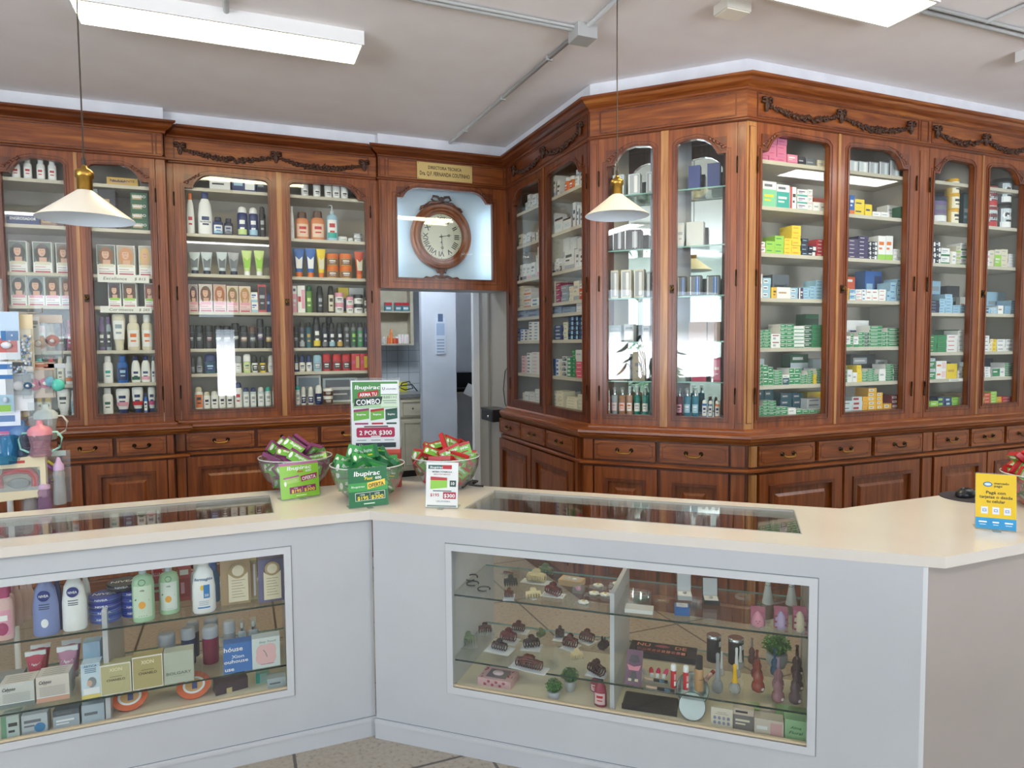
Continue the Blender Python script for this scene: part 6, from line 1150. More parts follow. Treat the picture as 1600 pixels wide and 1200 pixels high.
def plant(P3, r, ph, pr, label):
    b = MB(); b.lathe([(pr*.72, 0), (pr, ph*.5), (pr*.95, ph)], 24, P('#b9bec2')); o = b.obj('potted_plant', None, P3)
    f = MB(); rnd = random.Random(int(r*1e4)+int(P3.x*100)); f.blob(0, 0, ph+r*.55, r*.82, r*.82, r*.66, mat('leaf_core', '#2a5a2c', .8), 10)
    for i in range(230):
        a = rnd.uniform(0, 2*pi); e = math.asin(rnd.uniform(-.35, 1)); q = r*rnd.uniform(.82, 1.05); f.X = Matrix.Translation((q*cos(e)*cos(a), q*cos(e)*sin(a), ph+r*.55+q*.8*sin(e))) @ Matrix.Rotation(a, 4, 'Z') @ Matrix.Rotation(rnd.uniform(-1.2, 1.2), 4, 'Y') @ Matrix.Rotation(rnd.uniform(-1, 1), 4, 'X'); l = r*.16
        f.add([(0, -l*.5, 0), (l, 0, l*.2), (0, l*.5, 0), (-l*.7, 0, l*.1)], [(0, 1, 2), (0, 2, 3)], LEAF)
    f.obj('foliage', o); T(o, label, 'plant', 'small artificial plants')
plant(Wp('M', loc_of('M', flat(*MBc, 1050, 755, Y0))[0], .15, Y0), .034, .040, .024, 'small green plant in a pale pot on the case floor, deeper of two')
plant(Wp('M', loc_of('M', flat(*MBc, 905, 830, Y0))[0], .07, Y0), .032, .030, .024, 'small green plant low against the window frame')
for x0, x1, d, yt, lb in ((1262, 1380, .16, 565, 'rear red bottle with a dark cap beside the divider'), (1296, 1410, .06, 585, 'front red bottle with a dark cap beside the divider')):
    low('M', x0, x1, yt, *MBc, d, 'lotion', '9c3048,K,h,r', lb, 'bottle', 'lotion_bottle', .7)
# second bay, upper shelf
def jbox(x, y, base, inner, label, lidh=.07, w=.052):
    P3 = flat(*MC, x, y, Y1); b = MB(); b.box(-w/2, w/2, 0, .055, 0, .016, base); b.box(-w/2+.004, w/2-.004, .004, .051, .016, .0175, inner); b.blob(0, .025, .021, .008, .008, .004, SILVER, 8); o = b.obj('jewellery_box', None, P3, rot('M')+.15)
    l = MB(); l.X = Matrix.Translation((0, .055, .014)) @ Matrix.Rotation(radians(-8), 4, 'X'); l.box(-w/2, w/2, 0, .010, 0, lidh, base); l.box(-w/2+.003, w/2-.003, -.0015, 0, .003, lidh-.003, inner); l.obj('lid', o); T(o, label, 'jewellery box', 'jewellery boxes')
b = MB(); b.box(-.05, .05, -.026, .026, 0, .014, P('#d5d4cf')); T(b.obj('cardboard_box', None, flat(*MC, 200, 385, Y1), rot('M')+.05), 'flat white box printed with faint sprigs on the upper shelf', 'box')
b = MB(); b.box(-.026, .026, -.016, .016, 0, .0015, FILM); [b.blob(-.012+.006*i, -.004, .003, .003, .003, .002, BRASS, 6) for i in range(5)]; T(b.obj('bead_packet', None, flat(*MC, 385, 305, Y1), rot('M')), 'clear bag holding small gold earrings', 'packet')
jbox(570, 300, P('#c9ced2'), P('#dfe2e8'), 'open white jewellery box holding a dark stud, behind the blue box')
b = MB(); b.box(-.026, .026, -.022, .022, 0, .030, P('#2f5f9c')); b.box(-.02, .02, -.016, .018, .030, .0315, P('#c9d0d6')); b.blob(0, 0, .033, .012, .004, .002, SILVER, 8); T(b.obj('ring_box', None, flat(*MC, 545, 405, Y1), rot('M')+.1), 'small blue box with a white top before the open white box', 'jewellery box', 'jewellery boxes')
jbox(785, 338, P('#2b2c30'), P('#dcdfe2'), 'open black jewellery box lined in white', w=.058)
b = MB(); b.tube([(.024*cos(2*pi*i/28), .024*sin(2*pi*i/28), .010) for i in range(28)], .006, 8, PLAST, True); T(b.obj('bangle', None, flat(*MC, 1035, 290, Y1), rot('M')), 'clear bangle lying on the glass shelf', 'bangle')
for x, y, lb in ((1252, 330, 'first'), (1443, 340, 'second')):
    b = MB(); b.lathe([(.020, 0), (.020, .004), (.009, .075), (.006, .092)], 24, P('#d4d6d2')); o = b.obj('ring_display_cone', None, flat(*MC, x, y, Y1)+Vector((0, .01, 0))); b = MB(); b.tube([(.011*cos(2*pi*i/20), .011*sin(2*pi*i/20), .070) for i in range(20)], .0018, 6, STEEL, True); b.obj('ring', o); T(o, lb+' white display cone wearing a silver ring', 'ring display', 'ring display cones')
for x0, x1, yb, c, lb in ((1097, 1216, 578, '#e08098', 'clear box holding a bright pink sponge with a drawn face'), (1286, 1400, 600, '#b79cc4', 'clear box holding a lilac sponge'), (1440, 1556, 612, '#dcc9a4', 'clear box holding a cream sponge')):
    s, d, w, h = fit('M', Y1, *MC, x0, x1, yb, 385); h = min(h, .085); b = MB(); b.box(-w/2, w/2, -.022, .022, 0, h, FILM); b.box(-w/2, w/2, .020, .0225, 0, h, P('#c4527c')); o = b.obj('sponge_box', None, Wp('M', s, d+.022, Y1), rot('M'))
    b = MB(); b.lathe([(.5, 0), (.95, .10), (1, .3), (.9, .6), (.55, .85), (.2, .98)], 20, P(c), sx=w*.42, sy=.017, z0=0); b.v = [(p[0], p[1], .003+p[2]*(h-.012)) for p in b.v]
    if c == '#e08098': b.blob(-w*.12, -.0165, h*.42, .003, .001, .002, P('#7c2440'), 6); b.blob(w*.12, -.0165, h*.42, .003, .001, .002, P('#7c2440'), 6); b.blob(0, -.0175, h*.32, .004, .001, .0015, P('#7c2440'), 6)
    b.obj('sponge', o)
    if c != '#e08098':
        b = MB(); [b.blob((-1 if i % 2 else 1)*w*.38, -.0225, h*(.1+.13*i), .005, .0008, .004, P('#8c3a50'), 6) for i in range(6)]; b.obj('print', o)
    T(o, lb, 'make-up sponge', 'boxed make-up sponges')
# second bay, lower glass shelf
a_ = flat(*MD, 112, 232, Y2); c_ = flat(*MD, 640, 306, Y2); yw = math.atan2(c_.y-a_.y, c_.x-a_.x); w_ = (c_-a_).length*1.03
b = MB(); b.box(0, w_, 0, .105, 0, .022, P('#22242a', .3)); o = b.obj('eyeshadow_palette', None, a_, yw)
q = MB(); SAL = P('#d8907c'); q.text('NU', w_*.20, .062, .026, SAL, 0); q.text('DE', w_*.76, .062, .026, SAL, 0); m2 = MB(); m2.add([(p[0], p[2], .0226) for p in q.v], q.f, SAL)
m2.add([(w_*.48+.030*cos(2*pi*i/20), .076+.009*sin(2*pi*i/20)*(1-.3*cos(4*pi*i/20)), .0226) for i in range(20)], [tuple(range(20))], P('#b0586a')); m2.add([(w_*.48-.026, .0755, .0229), (w_*.48+.026, .0755, .0229), (w_*.48+.026, .0768, .0229), (w_*.48-.026, .0768, .0229)], [(0, 1, 2, 3)], P('#3c2028')); m2.obj('print', o)
m2 = MB(); m2.box(w_*.10, w_*.86, .016, .046, .0222, .0228, P('#0f1013', .2))
for i in range(10): m2.box(w_*(.12+.073*i), w_*(.18+.073*i), .02, .042, .0228, .0232, P(['#5c3438', '#6b3c40', '#744046', '#8a4a50', '#8f5350', '#9c5f58', '#a86a60', '#7d4448', '#94505a', '#b5766c'][i]))
m2.obj('shadow_pans', o); T(o, 'black eyeshadow palette lettered NU DE in salmon', 'palette')
s, d, w, h = fit('M', Y2, *MD, 82, 215, 475, 225); b = MB(); b.X = Matrix.Rotation(radians(-28), 4, 'X'); b.box(-w/2, w/2, 0, .002, 0, h*1.08, P('#5c3550')); b.plate([(-w*.3, h*.45), (w*.3, h*.45), (w*.42, h*.62), (0, h*.56), (-w*.42, h*.62)], [], -.003, 0, P('#c97a8c')); b.plate([(-w*.26, h*.1), (w*.26, h*.1), (w*.12, h*.42), (-w*.12, h*.42)], [], -.004, 0, P('#2a2028')); b.plate([(-w*.35, h*.72), (0, h*.66), (w*.35, h*.72), (w*.2, h*.92), (-w*.2, h*.92)], [], -.003, 0, P('#2f2030')); b.box(-w*.3, -w*.1, -.005, 0, h*.12, h*.2, P('#c9bfa8')); b.box(w*.1, w*.3, -.005, 0, h*.12, h*.2, P('#c9bfa8'))
o = b.obj('blister_card', None, Wp('M', s, d, Y2), rot('M')); T(o, 'purple blister card leaning in front of the palette', 'cosmetic pack')
for i, (x, y, c, lb) in enumerate(((300, 350, '#b8283c', 'red'), (350, 355, '#cf3068', 'raspberry'), (405, 360, '#d83a78', 'bright pink'))):
    P3 = flat(*MD, x, y+40, Y2); b = MB(); b.X = Matrix.Rotation(radians(10-i*8), 4, 'Z'); b.blob(0, .02, .007, .009, .032, .007, P(c, .2), 10); b.box(-.006, .006, -.016, -.006, .001, .0135, P('#d9dde0')); T(b.obj('lip_gloss', None, P3, rot('M')), lb+' lip gloss lying in the fanned set', 'lip gloss', 'lip glosses')
for x, y, c, a, lb in ((240, 365, '#aab0b4', .35, 'silver hair slide lying beside the red gloss'),):
    b = MB(); b.box(-.005, .005, -.02, .02, 0, .006, P(c, .2)); T(b.obj('hair_slide', None, flat(*MD, x, y, Y2), rot('M')+a), lb, 'hair slide')
for x, y, lb in ((335, 440, 'shorter black eyeliner pencil in a clear sleeve'), (370, 510, 'longer black eyeliner pencil in a clear sleeve, nearest the glass')):
    l = .042 if y < 480 else .05; P3 = flat(*MD, x, y, Y2); b = MB(); b.tube([(-l*.2, 0, .006), (l, 0, .006)], .0055, 10, P('#17181c', .2)); b.tube([(l*.3, 0, .006), (l*.7, 0, .006)], .0058, 10, P('#4a6f80', .2)); b.tube([(-l, 0, .006), (-l*.22, 0, .006)], .005, 10, P('#bfa48c', .3)); o = b.obj('eyeliner_pencil', None, P3, rot('M')-.02); f = MB(); f.box(-l*1.15, l*1.1, -.012, .012, 0, .0008, FILM); f.obj('sleeve', o); T(o, lb, 'eyeliner', 'eyeliner pencils')
def balm(x0, x1, yb, yt, lb):
    s, d, w, h = fit('M', Y2, *MD, x0, x1, yb, yt); r = w/2; b = MB(); b.lathe([(r, 0), (r, h*.74)], 20, P('#c4202e', .25)); fy = lambda x: -r*sqrt(max(0, 1-(x/r)**2)); b.patch(-r*.4, r*.4, h*.1, h*.3, fy, WH, 4); b.patch(-r*.4, r*.4, h*.36, h*.62, fy, P('#e8b0b0'), 4); o = b.obj('lip_balm', None, Wp('M', s, d+r, Y2)); c = MB(); c.lathe([(r*.98, h*.75), (r*.98, h*.95), (r*.8, h)], 20, WH); c.obj('cap', o); T(o, lb, 'lip balm', 'red lip balms')
balm(451, 496, 492, 310, 'red lip balm tube with a white cap, beside the pink glosses'); balm(551, 597, 508, 322, 'red lip balm tube with a white cap, beside the foundation bottle')
s, d, w, h = fit('M', Y2, *MD, 641, 716, 522, 250); r = w/2; b = MB(); b.lathe([(r*.9, 0), (r, .003), (r, h*.60), (r*.8, h*.64)], 24, P('#b88f62', .15)); fy = lambda x: -r*sqrt(max(0, 1-(x/r)**2)); b.text('matte', 0, h*.34, h*.05, P('#3c2c20'), w=w*.6, fy=lambda x: fy(x)-.0008); o = b.obj('foundation_bottle', None, Wp('M', s, d+r, Y2)); c = MB(); c.lathe([(r*.82, h*.64), (r*.82, h)], 24, P('#17181b', .2)); c.obj('cap', o); T(o, 'tan foundation bottle with a tall black cap', 'bottle')
b = MB(); b.tube([(0, 0, .008), (.0, .05, .008)], .007, 12, P('#c9a29c', .2)); b.tube([(0, .05, .008), (0, .075, .008)], .0075, 12, P('#8c2c34', .2)); T(b.obj('lipstick', None, flat(*MD, 740, 440, Y2), rot('M')-.3), 'small lipstick lying behind the foundation bottle', 'lipstick')
for x0, x1, yb, yt, lb in ((740, 857, 290, 80, 'black canister with a chrome lid, nearer the palette'), (915, 1043, 312, 106, 'black canister with a chrome lid behind the white-capped bottles')):
    s, d, w, h = fit('M', Y2, *MD, x0, x1, yb, yt); r = w/2; b = MB(); b.lathe([(r, 0), (r, h*.88)], 28, P('#1a1b1e', .25)); fy = lambda x: -r*sqrt(max(0, 1-(x/r)**2)); b.patch(r*.1, r*.7, h*.6, h*.8, fy, WH, 4); o = b.obj('canister', None, Wp('M', s, min(d+r, .36), Y2)); c = MB(); c.lathe([(r*1.03, h*.88), (r*1.03, h*.97), (r*.9, h)], 28, STEEL); c.obj('lid', o); T(o, lb, 'canister', 'black canisters')
def polish(x0, x1, yb, yt, body, cap, split, lb, d_add=0):
    s, d, w, h = fit('M', Y2, *MD, x0, x1, yb, yt); r = w/2; g = glass_mat('polish_'+body, tuple(.4+.6*v for v in lin('#'+body)), body=.35, bodycol='#'+body); b = MB(); b.lathe([(r*.55, 0), (r*.9, h*.04), (r, h*.14), (r*.85, h*.26), (r*.40, h*split)], 24, g); o = b.obj('nail_varnish_bottle', None, Wp('M', s, d+r+d_add, Y2)); c = MB(); c.lathe([(r*.50, h*split), (r*.44, h*(split+.1)), (r*.30, h*.8), (r*.34, h*.97), (r*.2, h)], 20, P('#'+cap, .2)); c.obj('cap', o); T(o, lb, 'nail varnish', 'nail varnish bottles'); return o
polish(782, 877, 545, 228, '9aa0a4', '8c9094', .34, 'silver nail varnish bottle with a grey cap')
polish(920, 1020, 547, 320, 'c2c6c4', 'e2b21c', .36, 'clear nail varnish bottle with a yellow cap')
polish(948, 1020, 420, 180, 'd4d8d8', 'e4e6e6', .3, 'clear bottle with a white pointed cap behind the yellow one')
polish(985, 1048, 345, 165, 'd4d8d8', 'e4e6e6', .3, 'rear clear bottle with a white pointed cap')
polish(838, 888, 400, 205, 'd4d8d8', 'dfe2e2', .3, 'slim white-capped bottle behind the silver one')
def gourd(x0, x1, yb, yt, col, lb, capc=None):
    s, d, w, h = fit('M', Y2, *MD, x0, x1, yb, yt); h = min(h, .115) if yt > 140 else min(h, .1); r = w/2; g = glass_mat('gourd_'+col, tuple(.30+.7*v for v in lin('#'+col)), body=.5, bodycol='#'+col)
    b = MB(); b.lathe([(r*.5, 0), (r*.92, h*.05), (r, h*.15), (r*.90, h*.26), (r*.66, h*.335), (r*.78, h*.40), (r*.80, h*.47), (r*.6, h*.56), (r*.27, h*.63), (r*.22, h*.70)], 26, g); fy = lambda x: -r*sqrt(max(0, 1-(x/r)**2)); b.patch(-r*.3, r*.3, h*.10, h*.20, fy, P('#d9cdd0'), 5, True, .001)
    o = b.obj('nail_varnish_bottle', None, Wp('M', s, min(d+r, .37), Y2)); c = MB(); c.lathe([(r*.24, h*.66), (r*.30, h*.70), (r*.22, h*.9), (r*.30, h*.97), (r*.26, h)], 16, g if not capc else P('#'+capc, .2)); c.obj('cap', o); T(o, lb, 'nail varnish', 'gourd-shaped nail varnish bottles')
for q in ((1075, 1142, 305, 100, '8a6060', 'brown gourd-shaped nail varnish bottle, deepest in its row', '8d8488'), (1100, 1198, 430, 205, 'a05050', 'rusty gourd-shaped nail varnish bottle, middle of its row'), (1104, 1215, 542, 250, 'b0584c', 'brick-red gourd-shaped nail varnish bottle, front of its row'),
          (1256, 1330, 400, 185, '4f7fa8', 'blue gourd-shaped nail varnish bottle before the plant'), (1272, 1372, 520, 235, 'b08c9c', 'mauve gourd-shaped nail varnish bottle behind the rosy one', 'a890a4'), (1268, 1374, 624, 340, 'b48490', 'rosy gourd-shaped nail varnish bottle, nearest the glass'),
          (1424, 1525, 410, 148, '6a4c54', 'plum gourd-shaped nail varnish bottle, deepest in the last row'), (1424, 1530, 530, 290, '5c4a54', 'dark gourd-shaped nail varnish bottle in the middle of the last row'), (1406, 1512, 638, 370, '7a646e', 'grey-mauve gourd-shaped nail varnish bottle, front of the last row'), (1535, 1600, 330, 170, '6a4a58', 'purple gourd-shaped nail varnish bottle cut by the case end')): gourd(*q)
P3 = flat(*MD, 1308, 315, Y2); plant(Wp('M', loc_of('M', P3)[0], .345, Y2), .050, .052, .040, 'round green plant in a white pot among the nail varnishes')
# second bay floor
b = MB(); b.box(-.10, .10, -.05, .05, 0, .022, P('#242226', .6)); s_ = loc_of('M', onz(1012, 1120, Y0))[0]; T(b.obj('zip_pouch', None, Wp('M', s_, .13, Y0), rot('M')+.02, bevel=.008), 'flat black zip pouch on the case floor', 'pouch')
def disc(x, yt, r, d, lb):
    s0, _ = S('M', MD[0][0]+x/MD[1], MD[1] if False else 980+yt/5.161, d); b = MB(); b.X = Matrix.Rotation(radians(-30), 4, 'X'); n = 40; c = [(r*cos(2*pi*i/n), r+r*sin(2*pi*i/n)) for i in range(n)]
    b.plate(c, [], 0, .004, P('#8a9494', .2)); b.plate(c, [[(p[0]*.96, (p[1]-r)*.96+r) for p in c]], -.003, .006, P('#3a4446', .3)); o = b.obj('round_mirror', None, Wp('M', s0, d, Y0+.002), rot('M'))
    m = MB(); m.X = b.X; m.plate([(p[0]*.955, (p[1]-r)*.955+r) for p in c], [], -.001, 0, mat('grey_mirror', '#93a09e', .12, .8)); m.obj('mirror_face', o); T(o, lb, 'mirror', 'round hand mirrors')
disc(625, 700, .060, .17, 'larger round mirror leaning at the back of the case floor'); disc(622, 760, .048, .07, 'smaller round mirror leaning in front of the larger one')
def d_nail(m, w, h, fy):
    y = fy(0)-.0008
    for i in range(8): m.plate([(w*(-.32+.21*(i % 4))+w*.07*cos(2*pi*k/12), h*(.50 if i < 4 else .26)+h*.085*sin(2*pi*k/12)) for k in range(12)], [], y-.001, y, P('#8f93a8', .2))
    m.rect(-w*.3, w*.3, h*.70, h*.72, y, P('#8c7a64')); m.rect(-w*.2, w*.2, h*.78, h*.80, y, P('#8c7a64'))
low('M', 780, 955, 655, *MD, .06, '#n', 'd2cab8,d2cab8', 'cream card of eight false nails on the case floor', 'nail set', 'false_nail_card', .012, Y0, d_nail)
low('M', 958, 1128, 660, *MD, .07, '#t', 'c9b8a8,7a7676,c,K', 'pink and grey soap carton beside the false nails', 'carton', 'soap_carton', .05, Y0)
def d_alm(m, w, h, fy): m.text('Alma', 0, h*.60, h*.13, P('#2f6a4c'), fy(0)-.0008, w=w*.5, shear=.3); m.text('Floral', 0, h*.36, h*.13, P('#2f6a4c'), fy(0)-.0008, w=w*.6, shear=.3)
low('M', 1132, 1370, 750, *MD, .05, '#o', 'c9beb0,c9a0a0,w,K', 'beige soap carton with a pink flower in front', 'carton', 'soap_carton', .05, Y0)
low('M', 1378, 1556, 755, *MD, .05, '#n', '8fb98c,8fb98c', 'green soap carton lettered Alma Floral', 'carton', 'soap_carton', .05, Y0, d_alm)
low('M', 1180, 1300, 670, *MD, .13, '#o', 'd4c4b8,p,w,K', 'pink-flowered soap carton in the back row', 'carton', 'soap_carton', .05, Y0); low('M', 1304, 1406, 680, *MD, .13, '#p', '9fc48c,l,w,G', 'light green soap carton in the back row', 'carton', 'soap_carton', .05, Y0); low('M', 1412, 1556, 700, *MD, .13, '#p', '94bc84,l,w,G', 'green soap carton at the end of the back row', 'carton', 'soap_carton', .05, Y0); low('M', 1060, 1176, 660, *MD, .13, '#p', 'a4c890,l,w,G', 'light green soap carton behind the grey one', 'carton', 'soap_carton', .05, Y0)

# ---------------------------------------------------------------- on the counter top
ZT2 = .9405
GRN = P('#6db33f', .35); DGR = P('#1d6a42', .35); PUR = P('#7d3a66', .35); RED = P('#b5242c', .35); LGR = P('#8cc63f', .35)
def pill_carton(side, txtcol, lab2):
    b = MB(); w, h, d = .105, .056, .020; b.box(-w/2, w/2, -d/2, d/2, -h/2, h/2, side)
    for y, f in ((-d/2-.0005, 1), (d/2+.0005, -1)):
        m = MB(); m.rect(-w/2+.001, w/2-.001, -h/2+.001, h/2-(.012 if lab2 else .001), 0, GRN if side is not DGR else P('#3f9a4a', .35)); m.text('Ibupirac', .008, .0, .014, WH, -.0004, w=.062, shear=.2); m.rect(.0, .036, -.016, -.010, -.0006, P(txtcol))
        n = 12; m.plate([(-.040+.007*cos(2*pi*i/n), -.004+.016*sin(2*pi*i/n)) for i in range(n)], [], -.0008, -.0002, WH)
        m.v = [(p[0]*f, y+p[1]*f, p[2]) for p in m.v]; b.add(m.v, m.f, GRN); b.mi[-len(m.f):] = [b.m(m.mats[i]) for i in m.mi]
    return b.mesh('pill_carton')
def bowl(P3, R, Hh, side, txtcol, seed, label, boxlab, n=24, peak=.06, show=True):
    b = MB(); g = glass_mat('bowl_plastic', (.95, .975, .965), ior=1.5, rough=.01, gain=1.2, body=.05); prof = [(R*.42, 0), (R*.62, Hh*.10), (R*.84, Hh*.36), (R*.97, Hh*.70), (R, Hh)]; b.lathe(prof + [(r-.004, z+(.004 if z < Hh else 0)) for r, z in prof[::-1]] + [(0, .004)], 48, g, cap=False); b.lathe([(0, 0), (R*.42, 0)], 48, g, cap=False)
    o = b.obj('clear_bowl', None, P3); r_ = MB(); r_.tube([(R*cos(2*pi*i/48), R*sin(2*pi*i/48), Hh) for i in range(48)], .0025, 6, mat('bowl_rim', '#d9e0dc', .1), True); r_.obj('rim', o); T(o, label, 'bowl', 'clear bowls of cartons')
    me = pill_carton(side, txtcol, side is not DGR); rnd = random.Random(seed); k = 0; lay = [(.020, .45, 4), (.055, .58, 6), (.09, .66, 8), (.125, .66, 8), (.155, .50, 6), (.185, .22, 3)]
    for z, rf, m in lay:
        for i in range(m):
            a = 2*pi*(i+rnd.random()*.5)/m; rr = R*rf*(.82+.18*rnd.random()); c = bpy.data.objects.new('pill_carton', me); COL.objects.link(c)
            zz = min(z+.02, .2); c.location = (P3.x+rr*cos(a), P3.y+rr*sin(a), P3.z+zz+rnd.uniform(-.008, .008))
            c.rotation_euler = (rnd.uniform(-1.0, .5)+(-.5 if z > .12 else 0), rnd.uniform(-.9, .9), rnd.uniform(-.6, .6)+(0 if rnd.random() < .7 else 2.2)); T(c, boxlab, 'carton', boxlab)
B1 = onz(463, 762, .94); B2_ = onz(575, 777, .94); B3 = onz(697, 762, .94); B1.z = B2_.z = B3.z = ZT2
bowl(B1, .166, .150, PUR, '#7d3a66', 3, 'clear plastic bowl of green and purple cartons, behind the lime sign', 'green pill carton with a purple edge heaped in the first bowl')
bowl(B2_, .160, .150, DGR, '#e3c93a', 5, 'clear plastic bowl of dark green cartons, before the tall sign', 'green pill carton with a dark green edge heaped in the middle bowl')
bowl(B3, .156, .150, RED, '#b5242c', 11, 'clear plastic bowl of green and red cartons, behind the white sign', 'green pill carton with a red edge heaped in the third bowl')
B4 = onz(1632, 790, .94); B4.z = ZT2; bowl(B4, .15, .13, RED, '#b5242c', 21, 'clear plastic bowl of green and red cartons behind the yellow card', 'green pill carton with a red edge heaped in the bowl behind the yellow card')
b = MB(); b.tube([(0, 0, 0), (.02, -.02, .02), (.05, -.01, .028), (.075, 0, .022), (.06, .02, .008)], .006, 7, P('#17171a')); b.tube([(.03, -.01, .012), (.06, -.03, .008), (.09, -.045, .006)], .005, 7, P('#17171a')); T(b.obj('sunglasses_arm_clip', None, onz(722, 763, .94)+Vector((0, 0, .005))), 'small black plastic clip lying beside the third bowl', 'clip')
def top_at(a, c, q):       # height where the view ray meets the upright plane through a and c
    n = Vector((-(c.y-a.y), c.x-a.x, 0)); r = ray(*q); t = (a-CAMP).dot(n)/r.dot(n); return (CAMP+r*t).z
def card(k0, k1, yt, label, draw, lean=8, foot='clear', name='counter_sign', zb=ZT2, th=.003):
    a = onz(*k0, .94); c = onz(*k1, .94); yw = math.atan2(c.y-a.y, c.x-a.x); w = (c-a).length; m = (a+c)/2; h = top_at(a, c, ((k0[0]+k1[0])/2, yt))-zb
    t = empty(name, (m.x, m.y, zb), yw, label, 'sign'); b = MB(); R_ = Matrix.Translation((0, 0, .004)) @ Matrix.Rotation(radians(-lean), 4, 'X'); b.X = R_; draw(b, w, h); b.obj('printed_card', t)
    f = MB(); f.X = R_; f.box(-w/2-.002, w/2+.002, .0005, .003, -.002, h+.003, PLAST); f.X = None; f.box(-w/2, w/2, .0, .06, 0, .003, PLAST); f.box(-.012, .012, -.03, .0, 0, .002, PLAST); f.obj('holder', t); return t
def T_(m, s, x, z, h, c, w=None, **k): m.text(s, x, z, h, c, -.0012, w=w, **k)
def sign_flex(m, w, h):
    m.box(-w/2, w/2, -.001, 0, 0, h, LGR); m.rect(-w/2, w/2, h*.93, h, -.0013, P('#b06a90')); T_(m, 'Ibupirac', 0, h*.80, h*.10, WH, w*.62, shear=.15); T_(m, 'flex', w*.02, h*.71, h*.065, RED, w*.16, shear=.2); T_(m, '600', w*.24, h*.71, h*.06, WH, w*.15)
    m.plate([(-w*.42, h*.42), (-w*.02, h*.44), (-w*.02, h*.64), (-w*.42, h*.60)], [], -.0016, -.001, P('#a9d070')); m.plate([(-w*.42, h*.55), (-w*.02, h*.59), (-w*.02, h*.64), (-w*.42, h*.60)], [], -.002, -.0015, P('#b06a90')); T_(m, 'Ibupirac', -w*.2, h*.50, h*.035, WH, w*.26)
    m.plate([(-w*.38+w*.03*cos(a), h*.42+h*.07*sin(a)) for a in [2*pi*i/10 for i in range(10)]], [], -.0024, -.002, WH)
    m.plate([(w*.04, h*.44), (w*.44, h*.50), (w*.46, h*.66), (w*.02, h*.60)], [], -.002, -.001, P('#9c2c5c')); m.text('OFERTA', w*.24, h*.49, h*.10, WH, -.0024, w=w*.36, ang=.10)
    m.plate([(-w*.28, h*.13), (w*.40, h*.15), (w*.40, h*.33), (-w*.28, h*.31)], [], -.002, -.001, P('#8c2c66')); m.text('1 POR', -w*.12, h*.26, h*.03, WH, -.0024); m.text('2 POR', w*.22, h*.27, h*.03, WH, -.0024); m.text('$195', -w*.11, h*.155, h*.085, P('#f4e04a'), -.0024, w=w*.25); m.text('$300', w*.23, h*.165, h*.085, P('#f4e04a'), -.0024, w=w*.28); m.rect(w*.045, w*.05, h*.16, h*.30, -.0024, WH)
    m.rect(-w*.12, w*.15, h*.05, h*.075, -.0014, P('#d9efb8'))
def sign_fast(m, w, h):
    D1 = P('#1f6b40'); m.box(-w/2, w/2, -.001, 0, 0, h, D1); m.rect(-w*.5, w*.5, h*.40, h*.62, -.0012, P('#3f9a4a')); T_(m, 'Ibupirac', -w*.02, h*.80, h*.12, WH, w*.66, shear=.15); T_(m, 'Fast', w*.02, h*.69, h*.075, P('#ecd83a'), w*.2, shear=.2); T_(m, '600', w*.27, h*.69, h*.07, WH, w*.16); T_(m, 'Ibupirac', -w*.26, h*.50, h*.05, P('#d9ead9'), w*.34, shear=.15)
    m.plate([(-w*.02, h*.44), (w*.44, h*.52), (w*.44, h*.68), (-w*.02, h*.61)], [], -.002, -.001, P('#ecca4a')); m.text('OFERTA', w*.21, h*.495, h*.10, P('#24302a'), -.0024, w=w*.40, ang=.10)
    m.plate([(-w*.34, h*.15), (w*.42, h*.17), (w*.42, h*.38), (-w*.34, h*.36)], [], -.002, -.001, WH); m.plate([(-w*.33, h*.16), (w*.41, h*.18), (w*.41, h*.37), (-w*.33, h*.35)], [], -.0023, -.0018, P('#174d38')); m.text('1 POR', -w*.16, h*.29, h*.035, WH, -.0028); m.text('2 POR', w*.22, h*.30, h*.035, WH, -.0028); m.text('$195', -w*.15, h*.18, h*.09, P('#f4e04a'), -.0028, w=w*.28); m.text('$300', w*.22, h*.19, h*.09, P('#f4e04a'), -.0028, w=w*.32); m.rect(w*.03, w*.035, h*.19, h*.35, -.0028, WH); m.rect(-w*.13, w*.15, h*.06, h*.085, -.0014, P('#cfe4d4'))
